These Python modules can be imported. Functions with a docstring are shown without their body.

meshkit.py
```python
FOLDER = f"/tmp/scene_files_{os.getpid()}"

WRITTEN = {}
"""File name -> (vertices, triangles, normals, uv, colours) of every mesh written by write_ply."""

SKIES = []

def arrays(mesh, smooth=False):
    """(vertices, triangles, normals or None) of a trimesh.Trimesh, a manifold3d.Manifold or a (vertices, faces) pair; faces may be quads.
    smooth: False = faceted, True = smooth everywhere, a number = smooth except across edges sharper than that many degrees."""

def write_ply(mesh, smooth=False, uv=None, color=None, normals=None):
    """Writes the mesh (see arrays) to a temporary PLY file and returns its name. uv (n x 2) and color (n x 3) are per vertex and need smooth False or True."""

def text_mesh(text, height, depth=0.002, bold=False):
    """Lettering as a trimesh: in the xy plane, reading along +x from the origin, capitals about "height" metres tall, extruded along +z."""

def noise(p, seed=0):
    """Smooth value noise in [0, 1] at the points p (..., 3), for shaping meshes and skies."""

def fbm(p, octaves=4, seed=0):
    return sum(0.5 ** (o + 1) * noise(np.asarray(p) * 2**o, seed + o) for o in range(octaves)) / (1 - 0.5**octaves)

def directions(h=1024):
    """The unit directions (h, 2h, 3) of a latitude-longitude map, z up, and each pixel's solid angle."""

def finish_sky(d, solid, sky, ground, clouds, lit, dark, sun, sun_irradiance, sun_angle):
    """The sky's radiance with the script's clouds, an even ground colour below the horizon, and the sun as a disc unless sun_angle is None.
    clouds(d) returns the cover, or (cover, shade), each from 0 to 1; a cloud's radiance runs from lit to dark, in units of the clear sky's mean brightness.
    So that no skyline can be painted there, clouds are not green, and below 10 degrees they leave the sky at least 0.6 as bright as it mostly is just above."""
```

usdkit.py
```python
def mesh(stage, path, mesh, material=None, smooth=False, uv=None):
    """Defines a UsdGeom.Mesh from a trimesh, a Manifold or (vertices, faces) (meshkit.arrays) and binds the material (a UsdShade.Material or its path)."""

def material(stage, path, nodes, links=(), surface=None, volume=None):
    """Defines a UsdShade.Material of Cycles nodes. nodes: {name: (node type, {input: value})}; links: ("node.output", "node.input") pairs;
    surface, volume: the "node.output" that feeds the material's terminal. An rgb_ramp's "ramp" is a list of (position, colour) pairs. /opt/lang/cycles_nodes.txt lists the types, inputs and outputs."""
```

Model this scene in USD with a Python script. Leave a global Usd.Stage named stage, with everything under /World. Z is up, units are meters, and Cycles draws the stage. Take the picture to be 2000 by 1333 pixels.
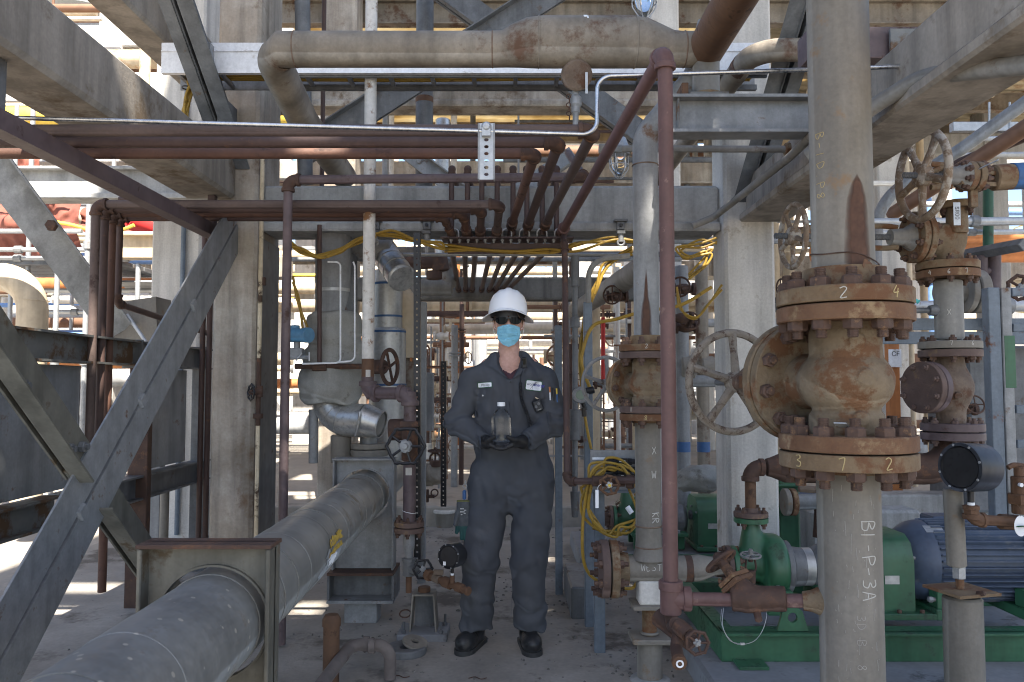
import math, random
import numpy as np, trimesh, usdkit, meshkit
from pxr import Gf, Sdf, Usd, UsdGeom, UsdLux, UsdShade, Vt
from shapely.geometry import Polygon, box as sbox, Point
from shapely import affinity

stage = Usd.Stage.CreateInMemory()
UsdGeom.SetStageUpAxis(stage, UsdGeom.Tokens.z)
UsdGeom.SetStageMetersPerUnit(stage, 1.0)
UsdGeom.Xform.Define(stage, '/World')
UsdGeom.Scope.Define(stage, '/World/Looks')
PI = math.pi
# ---------------------------------------------------------------- camera, sky, sun, exposure
FPX, PITCH, EYE = 1555.0, math.radians(3.17), 1.375
EXPOSURE = 2.12
SUN_DIR = np.array([0.15, -0.55, 0.82]); SUN_DIR /= np.linalg.norm(SUN_DIR)
SKY, SUN = 0.075, 1.25
cam = UsdGeom.Camera.Define(stage, '/World/camera')
cam.CreateHorizontalApertureAttr(36.0); cam.CreateVerticalApertureAttr(36.0 * 682 / 1024)
cam.CreateFocalLengthAttr(36.0 * FPX / 2000); cam.CreateClippingRangeAttr(Gf.Vec2f(0.05, 500))
cam.CreateExposureAttr(EXPOSURE)
cam.CreateFStopAttr(5.6); cam.CreateFocusDistanceAttr(3.6)
cam.AddTranslateOp().Set(Gf.Vec3d(0, 0, EYE)); cam.AddRotateXOp().Set(90 + math.degrees(PITCH))
dome = UsdLux.DomeLight.Define(stage, '/World/sky')
dome.GetPrim().SetCustomDataByKey('kind', 'structure')
el, rot = math.asin(SUN_DIR[2]), math.atan2(SUN_DIR[0], SUN_DIR[1])
skym = usdkit.material(stage, '/World/Looks/sky_look', {
    's': ('sky_texture', {'sky_type': 'single_scattering', 'sun_disc': False, 'sun_elevation': el, 'sun_rotation': rot, 'aerosol_density': 1.5}),
    'b': ('background_shader', {'strength': SKY})}, [('s.color', 'b.color')], surface='b.background')
UsdShade.MaterialBindingAPI.Apply(dome.GetPrim()).Bind(skym)
sun = UsdLux.DistantLight.Define(stage, '/World/sun')
sun.CreateIntensityAttr(SUN); sun.CreateAngleAttr(0.5); sun.CreateNormalizeAttr(True); sun.CreateColorAttr(Gf.Vec3f(1, 0.93, 0.82))
_z = SUN_DIR; _x = np.cross([0, 1, 0], _z); _x /= np.linalg.norm(_x); _y = np.cross(_z, _x)
sun.AddTransformOp().Set(Gf.Matrix4d(*_x, 0, *_y, 0, *_z, 0, 0, 0, 20, 1))

# ---------------------------------------------------------------- measuring: the point at depth Y that the photograph shows at pixel (px, py)
CP, SP = math.cos(PITCH), math.sin(PITCH)
def at(px, py, Y):
    u = 666.5 - py
    t = Y / (FPX * CP - u * SP)
    return np.array([t * (px - 1000), Y, EYE + t * (FPX * SP + u * CP)])
def atz(px, py, z):
    u = 666.5 - py
    t = (z - EYE) / (FPX * SP + u * CP)
    return np.array([t * (px - 1000), t * (FPX * CP - u * SP), z])
def ln(px, Y): return px * Y / FPX           # the length of px pixels at depth Y
V = lambda *a: np.array(a, float)
def unit(v): v = np.asarray(v, float); return v / max(np.linalg.norm(v), 1e-12)
def frame(axis, up=(0, 0, 1)):
    z = unit(axis); up = np.asarray(up, float)
    if abs(z @ unit(up)) > .98: up = V(0, 1, 0) if abs(z[1]) < .9 else V(1, 0, 0)
    x = unit(np.cross(up, z)); return np.stack([x, np.cross(z, x), z], 1)

# ---------------------------------------------------------------- meshes
J = lambda ms: trimesh.util.concatenate([m for m in ms if m is not None])
def mk(v, f): return trimesh.Trimesh(np.asarray(v, float), np.asarray(f, int), process=False)
def quads(q): q = np.asarray(q); return np.vstack([q[:, [0, 1, 2]], q[:, [0, 2, 3]]])
def sweep(P, r, n=16, closed=False, cap=True, sx=1.0, up=None):
    P = np.asarray(P, float); m = len(P); rr = np.broadcast_to(r, m).astype(float)
    T = np.gradient(P, axis=0) if not closed else np.roll(P, -1, 0) - np.roll(P, 1, 0)
    T /= np.maximum(np.linalg.norm(T, axis=1, keepdims=True), 1e-12)
    x = frame(T[0], up if up is not None else (0, 0, 1))[:, 0]; X = []
    for k in range(m):
        x = x - T[k] * (x @ T[k]); x = unit(x); X.append(x)
    X = np.array(X); Yv = np.cross(T, X)
    a = np.arange(n) / n * 2 * PI
    ring = P[:, None] + rr[:, None, None] * (np.cos(a)[None, :, None] * X[:, None] * sx + np.sin(a)[None, :, None] * Yv[:, None])
    v = ring.reshape(-1, 3); k, i = np.meshgrid(np.arange(m if closed else m - 1), np.arange(n), indexing='ij')
    k2, i2 = (k + 1) % m, (i + 1) % n
    f = quads(np.stack([k * n + i, k * n + i2, k2 * n + i2, k2 * n + i], -1).reshape(-1, 4))
    if cap and not closed:
        v = np.vstack([v, P[0], P[-1]]); c0, c1 = m * n, m * n + 1; i = np.arange(n); i2 = (i + 1) % n
        f = np.vstack([f, np.stack([np.full(n, c0), i2, i], 1), np.stack([np.full(n, c1), (m - 1) * n + i, (m - 1) * n + i2], 1)])
    return mk(v, f)
def fillet(pts, rb, k=8):
    pts = [np.asarray(p, float) for p in pts]; out = [pts[0]]
    for i in range(1, len(pts) - 1):
        a, b, c = pts[i - 1:i + 2]; u, w = unit(a - b), unit(c - b); ang = math.acos(np.clip(u @ w, -1, 1))
        r = rb[i - 1] if np.ndim(rb) else rb
        if ang > PI - .02: out.append(b); continue
        d = min(r / math.tan(ang / 2), .49 * np.linalg.norm(a - b) if i > 1 else .98 * np.linalg.norm(a - b), .49 * np.linalg.norm(c - b) if i < len(pts) - 2 else .98 * np.linalg.norm(c - b))
        r = d * math.tan(ang / 2); bis = unit(u + w); cen = b + bis * (r / math.sin(ang / 2))
        p0, p1 = b + u * d, b + w * d; e0, e1 = unit(p0 - cen), unit(p1 - cen); th = math.acos(np.clip(e0 @ e1, -1, 1))
        for s in np.linspace(0, 1, k + 1):
            out.append(cen + r * (math.sin((1 - s) * th) * e0 + math.sin(s * th) * e1) / math.sin(th))
    out.append(pts[-1]); return np.array(out)
def tube(pts, r, rb=None, n=16, k=8, cap=True):
    return sweep(fillet(pts, rb, k) if rb else np.asarray(pts, float), r, n, cap=cap)
def spline(pts, m=8):
    P = np.asarray(pts, float); P = np.vstack([2 * P[0] - P[1], P, 2 * P[-1] - P[-2]]); out = []
    for i in range(1, len(P) - 2):
        for t in np.arange(m) / m:
            a, b, c, d = P[i - 1:i + 3]
            out.append(.5 * (2 * b + (c - a) * t + (2 * a - 5 * b + 4 * c - d) * t * t + (3 * b - a - 3 * c + d) * t ** 3))
    return np.array(out + [P[-2]])
def cable(pts, r, n=8, m=8): return sweep(spline(pts, m), r, n)
def lathe(prof, base, axis, n=32, closed=False):
    """prof: (radius, height) pairs from the base along the axis; ends at radius 0 are closed."""
    R = frame(axis); a = np.arange(n) / n * 2 * PI; prof = np.asarray(prof, float); m = len(prof)
    ring = np.stack([prof[:, 0, None] * np.cos(a), prof[:, 0, None] * np.sin(a), np.broadcast_to(prof[:, 1, None], (m, n))], -1)
    v = ring.reshape(-1, 3) @ R.T + np.asarray(base, float)
    k, i = np.meshgrid(np.arange(m - 1), np.arange(n), indexing='ij'); i2 = (i + 1) % n
    f = quads(np.stack([k * n + i, k * n + i2, (k + 1) * n + i2, (k + 1) * n + i], -1).reshape(-1, 4))
    return mk(v, f)
def cyl(p0, p1, r, r2=None, n=20, ch=None):
    p0, p1 = np.asarray(p0, float), np.asarray(p1, float); L = np.linalg.norm(p1 - p0); r2 = r if r2 is None else r2
    c = min(.12 * min(r, r2), .1 * L) if ch is None else ch
    if c: return lathe([(0, 0), (r - c, 0), (r, c), (r2, L - c), (r2 - c, L), (0, L)], p0, p1 - p0, n)
    return lathe([(0, 0), (r, 0), (r2, L), (0, L)], p0, p1 - p0, n)
def pipe_shell(p0, p1, r, t, n=24):
    p0, p1 = np.asarray(p0, float), np.asarray(p1, float); L = np.linalg.norm(p1 - p0)
    return lathe([(r - t, 0), (r, 0), (r, L), (r - t, L), (r - t, 0)], p0, p1 - p0, n)
def bx(c, s, R=None, b=None):
    """a box with chamfered edges: centre, full size, rotation matrix"""
    h = np.asarray(s, float) / 2; b = min(.08 * min(s), .004) if b is None else b; v = []
    for sx in (-1, 1):
        for sy in (-1, 1):
            for sz in (-1, 1):
                q = np.array([sx, sy, sz])
                if b: 
                    for k in range(3):
                        e = h - b; e[k] = h[k]; v.append(q * e)
                else: v.append(q * h)
    m = trimesh.convex.convex_hull(np.array(v)) if b else trimesh.creation.box(s)
    if R is not None: m.apply_transform(np.vstack([np.hstack([R, np.zeros((3, 1))]), [0, 0, 0, 1]]))
    m.apply_translation(c); return m
def bb(x0, x1, y0, y1, z0, z1, b=None): return bx(((x0 + x1) / 2, (y0 + y1) / 2, (z0 + z1) / 2), (abs(x1 - x0), abs(y1 - y0), abs(z1 - z0)), None, b)
def Rz(a): c, s = math.cos(a), math.sin(a); return np.array([[c, -s, 0], [s, c, 0], [0, 0, 1.]])
def extr(poly, p0, p1, up=(0, 0, 1)):
    """a profile (x across, y up) drawn from p0 to p1"""
    p0, p1 = np.asarray(p0, float), np.asarray(p1, float); L = np.linalg.norm(p1 - p0)
    m = trimesh.creation.extrude_polygon(poly, L, engine='earcut')
    z = unit(p1 - p0); y = unit(np.asarray(up, float) - z * (np.asarray(up, float) @ z)); x = np.cross(y, z)
    M = np.eye(4); M[:3, 0], M[:3, 1], M[:3, 2], M[:3, 3] = x, y, z, p0
    m.apply_transform(M); return m
def prof_i(b, h, tw=.012, tf=.014): 
    return Polygon([(-b/2, -h/2), (b/2, -h/2), (b/2, -h/2+tf), (tw/2, -h/2+tf), (tw/2, h/2-tf), (b/2, h/2-tf), (b/2, h/2), (-b/2, h/2), (-b/2, h/2-tf), (-tw/2, h/2-tf), (-tw/2, -h/2+tf), (-b/2, -h/2+tf)])
def prof_l(a, b, t=.009): return Polygon([(0, 0), (a, 0), (a, t), (t, t), (t, b), (0, b)])
def prof_c(b, h, t=.009): return Polygon([(0, -h/2), (b, -h/2), (b, -h/2+t), (t, -h/2+t), (t, h/2-t), (b, h/2-t), (b, h/2), (0, h/2)])
def prof_r(w, h, c=.004): return Polygon([(-w/2+c, -h/2), (w/2-c, -h/2), (w/2, -h/2+c), (w/2, h/2-c), (w/2-c, h/2), (-w/2+c, h/2), (-w/2, h/2-c), (-w/2, -h/2+c)])
def torus(c, axis, R, r, n=40, m=12, lobes=0, la=0.0, arc=None):
    F = frame(axis); a = np.arange(n) / n * 2 * PI
    rad = R * (1 + la * np.maximum(0, np.cos(lobes * a)) ** 3) if lobes else np.full(n, R)
    P = np.stack([rad * np.cos(a), rad * np.sin(a), 0 * a], 1) @ F.T + np.asarray(c, float)
    return sweep(P, r, m, closed=True, up=axis)
def hexnut(c, axis, d, h, stud=0.0, thread=True, spin=0.0):
    """a heavy hex nut of width d across its corners on the face at c, with a stud end standing out of it"""
    F = frame(axis) @ Rz(spin); r = d / 2; a = np.arange(6) / 6 * 2 * PI
    prof = [(0, 0), (r, 0), (r, h * .85), (r * .82, h), (0, h)]
    ring = np.concatenate([np.stack([p * np.cos(a), p * np.sin(a), np.full(6, z)], 1) for p, z in prof]); k, i = np.meshgrid(np.arange(4), np.arange(6), indexing='ij'); i2 = (i + 1) % 6
    m = mk(ring @ F.T + np.asarray(c, float), quads(np.stack([k * 6 + i, k * 6 + i2, (k + 1) * 6 + i2, (k + 1) * 6 + i], -1).reshape(-1, 4)))
    if stud:
        rs = d * .28
        pr = [(0, h * .9)]; q = 5 if thread else 1
        for j in range(q):
            z0 = h + stud * j / q; pr += [(rs, z0), (rs, z0 + stud / q * .55), (rs * (.88 if thread else 1), z0 + stud / q * .6), (rs * (.88 if thread else 1), z0 + stud / q * .95)]
        pr += [(rs * .8, h + stud), (0, h + stud)]
        m = J([m, lathe(pr, c, axis, 10)])
    return m
def flange_mesh(c, axis, R, th, hub=0, hubh=0, n=48, bore=0.0):
    b = .05 * th + .001
    pr = [(bore, 0), (R - b, 0), (R, b), (R, th - b), (R - b, th)]
    pr += [(hub * 1.12, th), (hub, th + hubh), (bore, th + hubh)] if hub else [(bore, th)]
    return lathe(pr, c, axis, n)
def nets(fn, lo, hi, h):
    """closed surface of fn < 0 (surface nets)"""
    lo, hi = np.asarray(lo, float), np.asarray(hi, float); N = np.ceil((hi - lo) / h).astype(int) + 1
    ax = [lo[k] + h * np.arange(N[k]) for k in range(3)]
    G = np.stack(np.meshgrid(*ax, indexing='ij'), -1)
    F = fn(G.reshape(-1, 3)).reshape(N); ins = F < 0
    c = N - 1; acc = np.zeros((*c, 3)); cnt = np.zeros(c)
    for k in range(3):
        sl0, sl1 = [slice(None)] * 3, [slice(None)] * 3; sl0[k], sl1[k] = slice(0, -1), slice(1, None)
        a, b = F[tuple(sl0)], F[tuple(sl1)]; x = (a < 0) != (b < 0); t = np.where(x, a / np.where(a - b == 0, 1, a - b), 0)
        p = G[tuple(sl0)].copy(); p[..., k] += t * h; p *= x[..., None]
        o = [q for q in range(3) if q != k]
        for d0 in (0, 1):
            for d1 in (0, 1):
                s = [slice(None)] * 3; s[o[0]] = slice(d0, d0 + c[o[0]]); s[o[1]] = slice(d1, d1 + c[o[1]])
                acc += p[tuple(s)]; cnt += x[tuple(s)]
    idx = -np.ones(c, int); on = cnt > 0; idx[on] = np.arange(on.sum()); v = acc[on] / cnt[on][:, None]; faces = []
    for k in range(3):
        i, j = (k + 1) % 3, (k + 2) % 3
        sl0, sl1 = [slice(None)] * 3, [slice(None)] * 3; sl0[k], sl1[k] = slice(0, -1), slice(1, None)
        a, b = ins[tuple(sl0)], ins[tuple(sl1)]; e = np.argwhere(a != b); e = e[(e[:, i] > 0) & (e[:, j] > 0) & (e[:, i] < N[i] - 1) & (e[:, j] < N[j] - 1)]
        def cell(di, dj): q = e.copy(); q[:, i] -= di; q[:, j] -= dj; return idx[q[:, 0], q[:, 1], q[:, 2]]
        q = np.stack([cell(1, 1), cell(0, 1), cell(0, 0), cell(1, 0)], 1); flip = ~a[e[:, 0], e[:, 1], e[:, 2]]
        q[flip] = q[flip][:, ::-1]; faces.append(q)
    return mk(v, quads(np.vstack(faces)))
def smin(a, b, k): h = np.clip(.5 + .5 * (b - a) / k, 0, 1); return b + (a - b) * h - k * h * (1 - h)
def sd_cone(p, a, b, ra, rb, s=(1, 1, 1)):
    """a round cone; s stretches it about its axis line (approximate)"""
    a, b, s = np.asarray(a, float), np.asarray(b, float), np.asarray(s, float)
    q, A, B = p / s, a / s, b / s; d = B - A; t = np.clip((q - A) @ d / max(d @ d, 1e-12), 0, 1)
    return (np.linalg.norm(q - A - t[:, None] * d, axis=1) - (ra + (rb - ra) * t)) * s.min()
def sd_cyl(p, a, b, r, rnd=.0):
    a, b = np.asarray(a, float), np.asarray(b, float); L = np.linalg.norm(b - a); z = (b - a) / L; t = (p - a) @ z
    d = np.linalg.norm(p - a - t[:, None] * z, axis=1) - r + rnd; e = np.abs(t - L / 2) - L / 2 + rnd
    return np.minimum(np.maximum(d, e), 0) + np.sqrt(np.maximum(d, 0) ** 2 + np.maximum(e, 0) ** 2) - rnd
def sd_ell(p, c, s): 
    q = (p - np.asarray(c, float)) / np.asarray(s, float); l = np.linalg.norm(q, axis=1); return (l - 1) * l / np.maximum(np.linalg.norm(q / np.asarray(s, float), axis=1), 1e-9)
def sd_box(p, c, half, rnd=0.0, R=None):
    q = p - np.asarray(c, float)
    if R is not None: q = q @ R
    d = np.abs(q) - np.asarray(half, float) + rnd
    return np.linalg.norm(np.maximum(d, 0), axis=1) + np.minimum(d.max(1), 0) - rnd

# ---------------------------------------------------------------- things, parts, sub-parts
THINGS, USED = [], {}
def unique(table, name):
    n = table.get(name, 0); table[name] = n + 1
    return name if n == 0 else f'{name}_{n:03d}'
class Thing:
    def __init__(s, name, label, cat, group=None, kind=None):
        s.name, s.label, s.cat, s.group, s.kind, s.parts, s.used = unique(USED, name), label, cat, group, kind, [], {}
        THINGS.append(s)
    def add(s, name, mesh, mat, smooth=35, parent=None, label=None):
        path = (parent + '/' if parent else '') + unique(s.used.setdefault(parent, {}), name)
        s.parts.append((path, mesh, mat, smooth, label)); return path
def one(name, mesh, mat, label, cat, group=None, kind=None, smooth=35):
    t = Thing(name, label, cat, group, kind); t.parts.append((None, mesh, mat, smooth, None)); return t
def struct(name, mesh, mat, smooth=35):
    t = Thing(name, None, None, None, 'structure'); t.parts.append((None, mesh, mat, smooth, None)); return t
COPIES = []
def copy(t, loc, rz, label=None, group=None):
    COPIES.append((t, loc, rz, label, group))
def finish():
    def props(prim, label, cat, group, kind):
        for k, v in (('label', label), ('category', cat), ('group', group), ('kind', kind)):
            if v: prim.SetCustomDataByKey(k, v)
    for t in THINGS:
        b = np.array([[m.vertices.min(0), m.vertices.max(0)] for _, m, *_ in t.parts]); lo, hi = b[:, 0].min(0), b[:, 1].max(0)
        base = np.array([(lo[0] + hi[0]) / 2, (lo[1] + hi[1]) / 2, lo[2]]); t.base = base; root = '/World/' + t.name
        if t.parts[0][0] is not None:
            x = UsdGeom.Xform.Define(stage, root); x.AddTranslateOp().Set(Gf.Vec3d(*base)); props(x.GetPrim(), t.label, t.cat, t.group, t.kind)
        for path, m, mat, smooth, label in t.parts:
            t_uv = m.metadata.get('uv') if m.metadata else None; m = m.copy(); m.vertices = np.asarray(m.vertices) - base
            g = usdkit.mesh(stage, root + ('/' + path if path else ''), m, mat, smooth, uv=t_uv)
            if path is None: UsdGeom.Xformable(g).AddTranslateOp().Set(Gf.Vec3d(*base)); props(g.GetPrim(), t.label, t.cat, t.group, t.kind)
            elif label: g.GetPrim().SetCustomDataByKey('kind' if label == 'stuff' else 'label', label)
    for t, loc, rz, label, group in COPIES:
        x = UsdGeom.Xform.Define(stage, '/World/' + unique(USED, t.name.rsplit('_', 1)[0] if t.name[-3:].isdigit() else t.name))
        x.AddTranslateOp().Set(Gf.Vec3d(*loc)); x.AddRotateZOp().Set(math.degrees(rz)); props(x.GetPrim(), label or t.label, t.cat, group or t.group, None)
        x.GetPrim().GetReferences().AddInternalReference('/World/' + t.name)
        x.ClearXformOpOrder(); x.SetXformOpOrder([UsdGeom.XformOp(a) for a in (x.GetPrim().GetAttribute('xformOp:translate'), x.GetPrim().GetAttribute('xformOp:rotateZ'))])
        x.GetPrim().SetInstanceable(True)

# ---------------------------------------------------------------- materials
def mat(name, c1, c2, rough=.6, metal=0.0, scale=5.0, streak=0.0, sdir='z', rust=0.0, rc=(.13, .05, .022), rs=7.0, spec=.35, bump=.25, grain=40.0, c3=None, spots=None, island=0.0):
    """weathered surface: two or three tones in patches, streaks along sdir, rust or dirt patches, fine grain"""
    n = {'g': ('geometry', {}), 'n1': ('noise_texture', {'scale': scale, 'detail': 7.0, 'roughness': .65}),
         'r1': ('rgb_ramp', {'ramp': [(.3, c1), (.5, tuple((a + b) / 2 for a, b in zip(c1, c2))), (.68, c2)] + ([(.85, c3)] if c3 else [])}),
         'n2': ('noise_texture', {'scale': grain, 'detail': 5.0, 'roughness': .7}),
         'rr': ('map_range', {'from_min': .25, 'from_max': .75, 'to_min': max(rough - .12, .05), 'to_max': min(rough + .12, 1)}),
         'g2': ('map_range', {'from_min': .2, 'from_max': .8, 'to_min': .78, 'to_max': 1.16}),
         'mg': ('mix', {'mix_type': 'multiply', 'fac': 1.0}), 'bu': ('bump', {'strength': bump, 'distance': .004}),
         'p': ('principled_bsdf', {'metallic': metal, 'specular_ior_level': spec})}
    L = [('g.position', 'n1.vector'), ('n1.fac', 'r1.fac'), ('g.position', 'n2.vector'), ('n2.fac', 'rr.value'), ('n2.fac', 'g2.value'), ('r1.color', 'mg.color1'), ('g2.result', 'mg.color2'), ('n2.fac', 'bu.height'), ('bu.normal', 'p.normal')]
    last = 'mg.color'
    if streak:
        sc = {'z': (5, 5, .4), 'x': (.4, 5, 5), 'y': (5, .4, 5)}[sdir]
        n |= {'mp': ('mapping', {'scale': sc}), 'n3': ('noise_texture', {'scale': 1.6, 'detail': 5.0, 'roughness': .6}), 'r3': ('rgb_ramp', {'ramp': [(.36, (1 - streak,) * 3), (.55, (1, 1, 1)), (.7, (1 + streak * .25,) * 3)]}), 'ms': ('mix', {'mix_type': 'multiply', 'fac': 1.0})}
        L += [('g.position', 'mp.vector'), ('mp.vector', 'n3.vector'), ('n3.fac', 'r3.fac'), (last, 'ms.color1'), ('r3.color', 'ms.color2')]; last = 'ms.color'
    if rust:
        n |= {'n4': ('noise_texture', {'scale': rs, 'detail': 8.0, 'roughness': .7}), 'r4': ('rgb_ramp', {'ramp': [(.62 - .32 * rust, (0, 0, 0)), (.7 - .3 * rust, (1, 1, 1))]}), 'mr': ('mix', {'color2': rc}),
              'rrr': ('mix_float', {'b': .85}), 'mm': ('mix_float', {'a': metal, 'b': 0.0})}
        L += [('g.position', 'n4.vector'), ('n4.fac', 'r4.fac'), ('r4.color', 'mr.fac'), (last, 'mr.color1'), ('r4.color', 'rrr.fac'), ('rr.result', 'rrr.a'), ('rrr.result', 'p.roughness'), ('r4.color', 'mm.fac'), ('mm.result', 'p.metallic')]; last = 'mr.color'
    else: L += [('rr.result', 'p.roughness')]
    if spots:
        n |= {'v': ('voronoi_texture', {'scale': spots[0]}), 'rv': ('rgb_ramp', {'ramp': [(spots[1], (1, 1, 1)), (spots[1] * 1.25, (0, 0, 0))]}), 'mv': ('mix', {'color2': spots[2]})}
        L += [('g.position', 'v.vector'), ('v.distance', 'rv.fac'), ('rv.color', 'mv.fac'), (last, 'mv.color1')]; last = 'mv.color'
    if island:
        n |= {'ri': ('map_range', {'from_min': 0, 'from_max': 1, 'to_min': 1 - island, 'to_max': 1 + island}), 'mi': ('mix', {'mix_type': 'multiply', 'fac': 1.0})}
        L += [('g.random_per_island', 'ri.value'), (last, 'mi.color1'), ('ri.result', 'mi.color2')]; last = 'mi.color'
    L.append((last, 'p.base_color'))
    return usdkit.material(stage, '/World/Looks/' + name, n, L, surface='p.BSDF')
def plain(name, c, rough=.5, metal=0.0, spec=.4, **kw):
    return usdkit.material(stage, '/World/Looks/' + name, {'p': ('principled_bsdf', {'base_color': c, 'roughness': rough, 'metallic': metal, 'specular_ior_level': spec, **kw})}, surface='p.BSDF')
M = {}
M['concrete'] = mat('concrete', (.25, .205, .16), (.46, .42, .365), .85, scale=3, streak=.4, rust=.16, rc=(.15, .105, .07), rs=2.2, bump=.4, grain=60)
M['concrete_pale'] = mat('concrete_pale', (.46, .435, .40), (.60, .58, .54), .85, scale=2.5, streak=.3, rust=.12, rc=(.26, .22, .17), rs=2.5, bump=.4, grain=70)
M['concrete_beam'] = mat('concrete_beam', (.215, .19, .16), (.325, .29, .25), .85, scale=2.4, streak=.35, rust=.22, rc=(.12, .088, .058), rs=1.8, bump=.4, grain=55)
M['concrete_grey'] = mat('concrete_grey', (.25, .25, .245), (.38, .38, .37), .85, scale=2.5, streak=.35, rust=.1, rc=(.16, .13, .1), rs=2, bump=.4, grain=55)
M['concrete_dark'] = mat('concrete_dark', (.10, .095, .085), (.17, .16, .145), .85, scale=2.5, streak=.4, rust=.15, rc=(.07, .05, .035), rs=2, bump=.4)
M['floor'] = mat('floor', (.195, .178, .158), (.305, .28, .248), .88, scale=2.2, rust=.26, rc=(.095, .082, .07), rs=1.3, bump=.5, grain=45, c3=(.33, .295, .25), spots=(9, .045, (.05, .045, .04)))
M['floor_far'] = mat('floor_far', (.24, .215, .185), (.33, .3, .26), .88, scale=1.2, rust=.15, rc=(.15, .13, .11), rs=.8, bump=.3, grain=18)
M['galv'] = mat('galvanized_steel', (.19, .195, .2), (.28, .287, .295), .5, .2, scale=14, streak=.25, bump=.15, rust=.06, rc=(.13, .075, .045), grain=90)
M['galv_dark'] = mat('dark_galvanized_steel', (.10, .103, .108), (.17, .175, .182), .55, .2, scale=9, streak=.3, bump=.2, rust=.06, rc=(.1, .07, .05), grain=80)
M['galv_light'] = mat('light_galvanized_steel', (.32, .335, .35), (.45, .46, .47), .45, .5, scale=20, bump=.1, rust=.04, rc=(.2, .13, .08), grain=90)
M['olive_steel'] = mat('olive_stained_steel', (.115, .11, .092), (.20, .19, .16), .6, .35, scale=7, streak=.3, bump=.2, rust=.12, rc=(.09, .065, .04), grain=70)
M['stain_beam'] = mat('rust_stained_steel', (.13, .135, .135), (.2, .2, .19), .6, .4, scale=6, bump=.2, rust=.42, rc=(.105, .06, .032), rs=5, grain=70)
M['brown'] = mat('brown_pipe', (.055, .033, .029), (.088, .054, .046), .62, 0, scale=7, rust=.1, rc=(.13, .07, .045), rs=12, bump=.25, grain=80)
M['brown2'] = mat('dusty_brown_pipe', (.07, .048, .043), (.11, .078, .068), .7, 0, scale=5, rust=.14, rc=(.05, .03, .026), rs=9, bump=.25, grain=80)
M['brown3'] = mat('reddish_brown_pipe', (.075, .036, .025), (.115, .058, .04), .66, 0, scale=6, rust=.16, rc=(.05, .03, .025), rs=8, bump=.3, grain=80)
M['chalk_faint'] = plain('faint_chalk', (.34, .32, .29), .95, spec=.1)
M['rust_pipe'] = mat('rusty_pipe', (.085, .045, .027), (.14, .075, .042), .72, 0, scale=9, rust=.2, rc=(.055, .032, .022), rs=9, bump=.5, grain=70)
M['rust_dark'] = mat('dark_rust', (.048, .028, .022), (.085, .048, .034), .75, 0, scale=12, rust=.22, rc=(.12, .06, .035), rs=14, bump=.5, grain=70)
M['maroon'] = mat('maroon_pipe', (.105, .058, .054), (.15, .084, .078), .6, 0, scale=6, streak=.2, rust=.05, rc=(.2, .13, .11), rs=20, bump=.2, grain=60)
M['purple_steel'] = mat('purple_brown_steel', (.075, .053, .056), (.12, .088, .09), .55, 0, scale=8, rust=.1, rc=(.06, .035, .028), bump=.2)
M['riser'] = mat('riser_paint', (.165, .148, .124), (.225, .205, .176), .62, .0, scale=4, streak=.2, rust=.05, rc=(.2, .14, .09), rs=6, bump=.2, grain=60, c3=(.25, .23, .2))
M['riser_blue'] = mat('grey_blue_riser_paint', (.19, .195, .2), (.28, .285, .29), .6, .0, scale=5, streak=.25, rust=.04, rc=(.16, .1, .07), rs=5, bump=.2, grain=60)
M['pipe_tan'] = mat('tan_weathered_pipe', (.165, .14, .112), (.275, .24, .195), .68, 0, scale=4, streak=.3, rust=.24, rc=(.105, .06, .04), rs=3, bump=.25, grain=55, c3=(.25, .24, .225))
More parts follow.
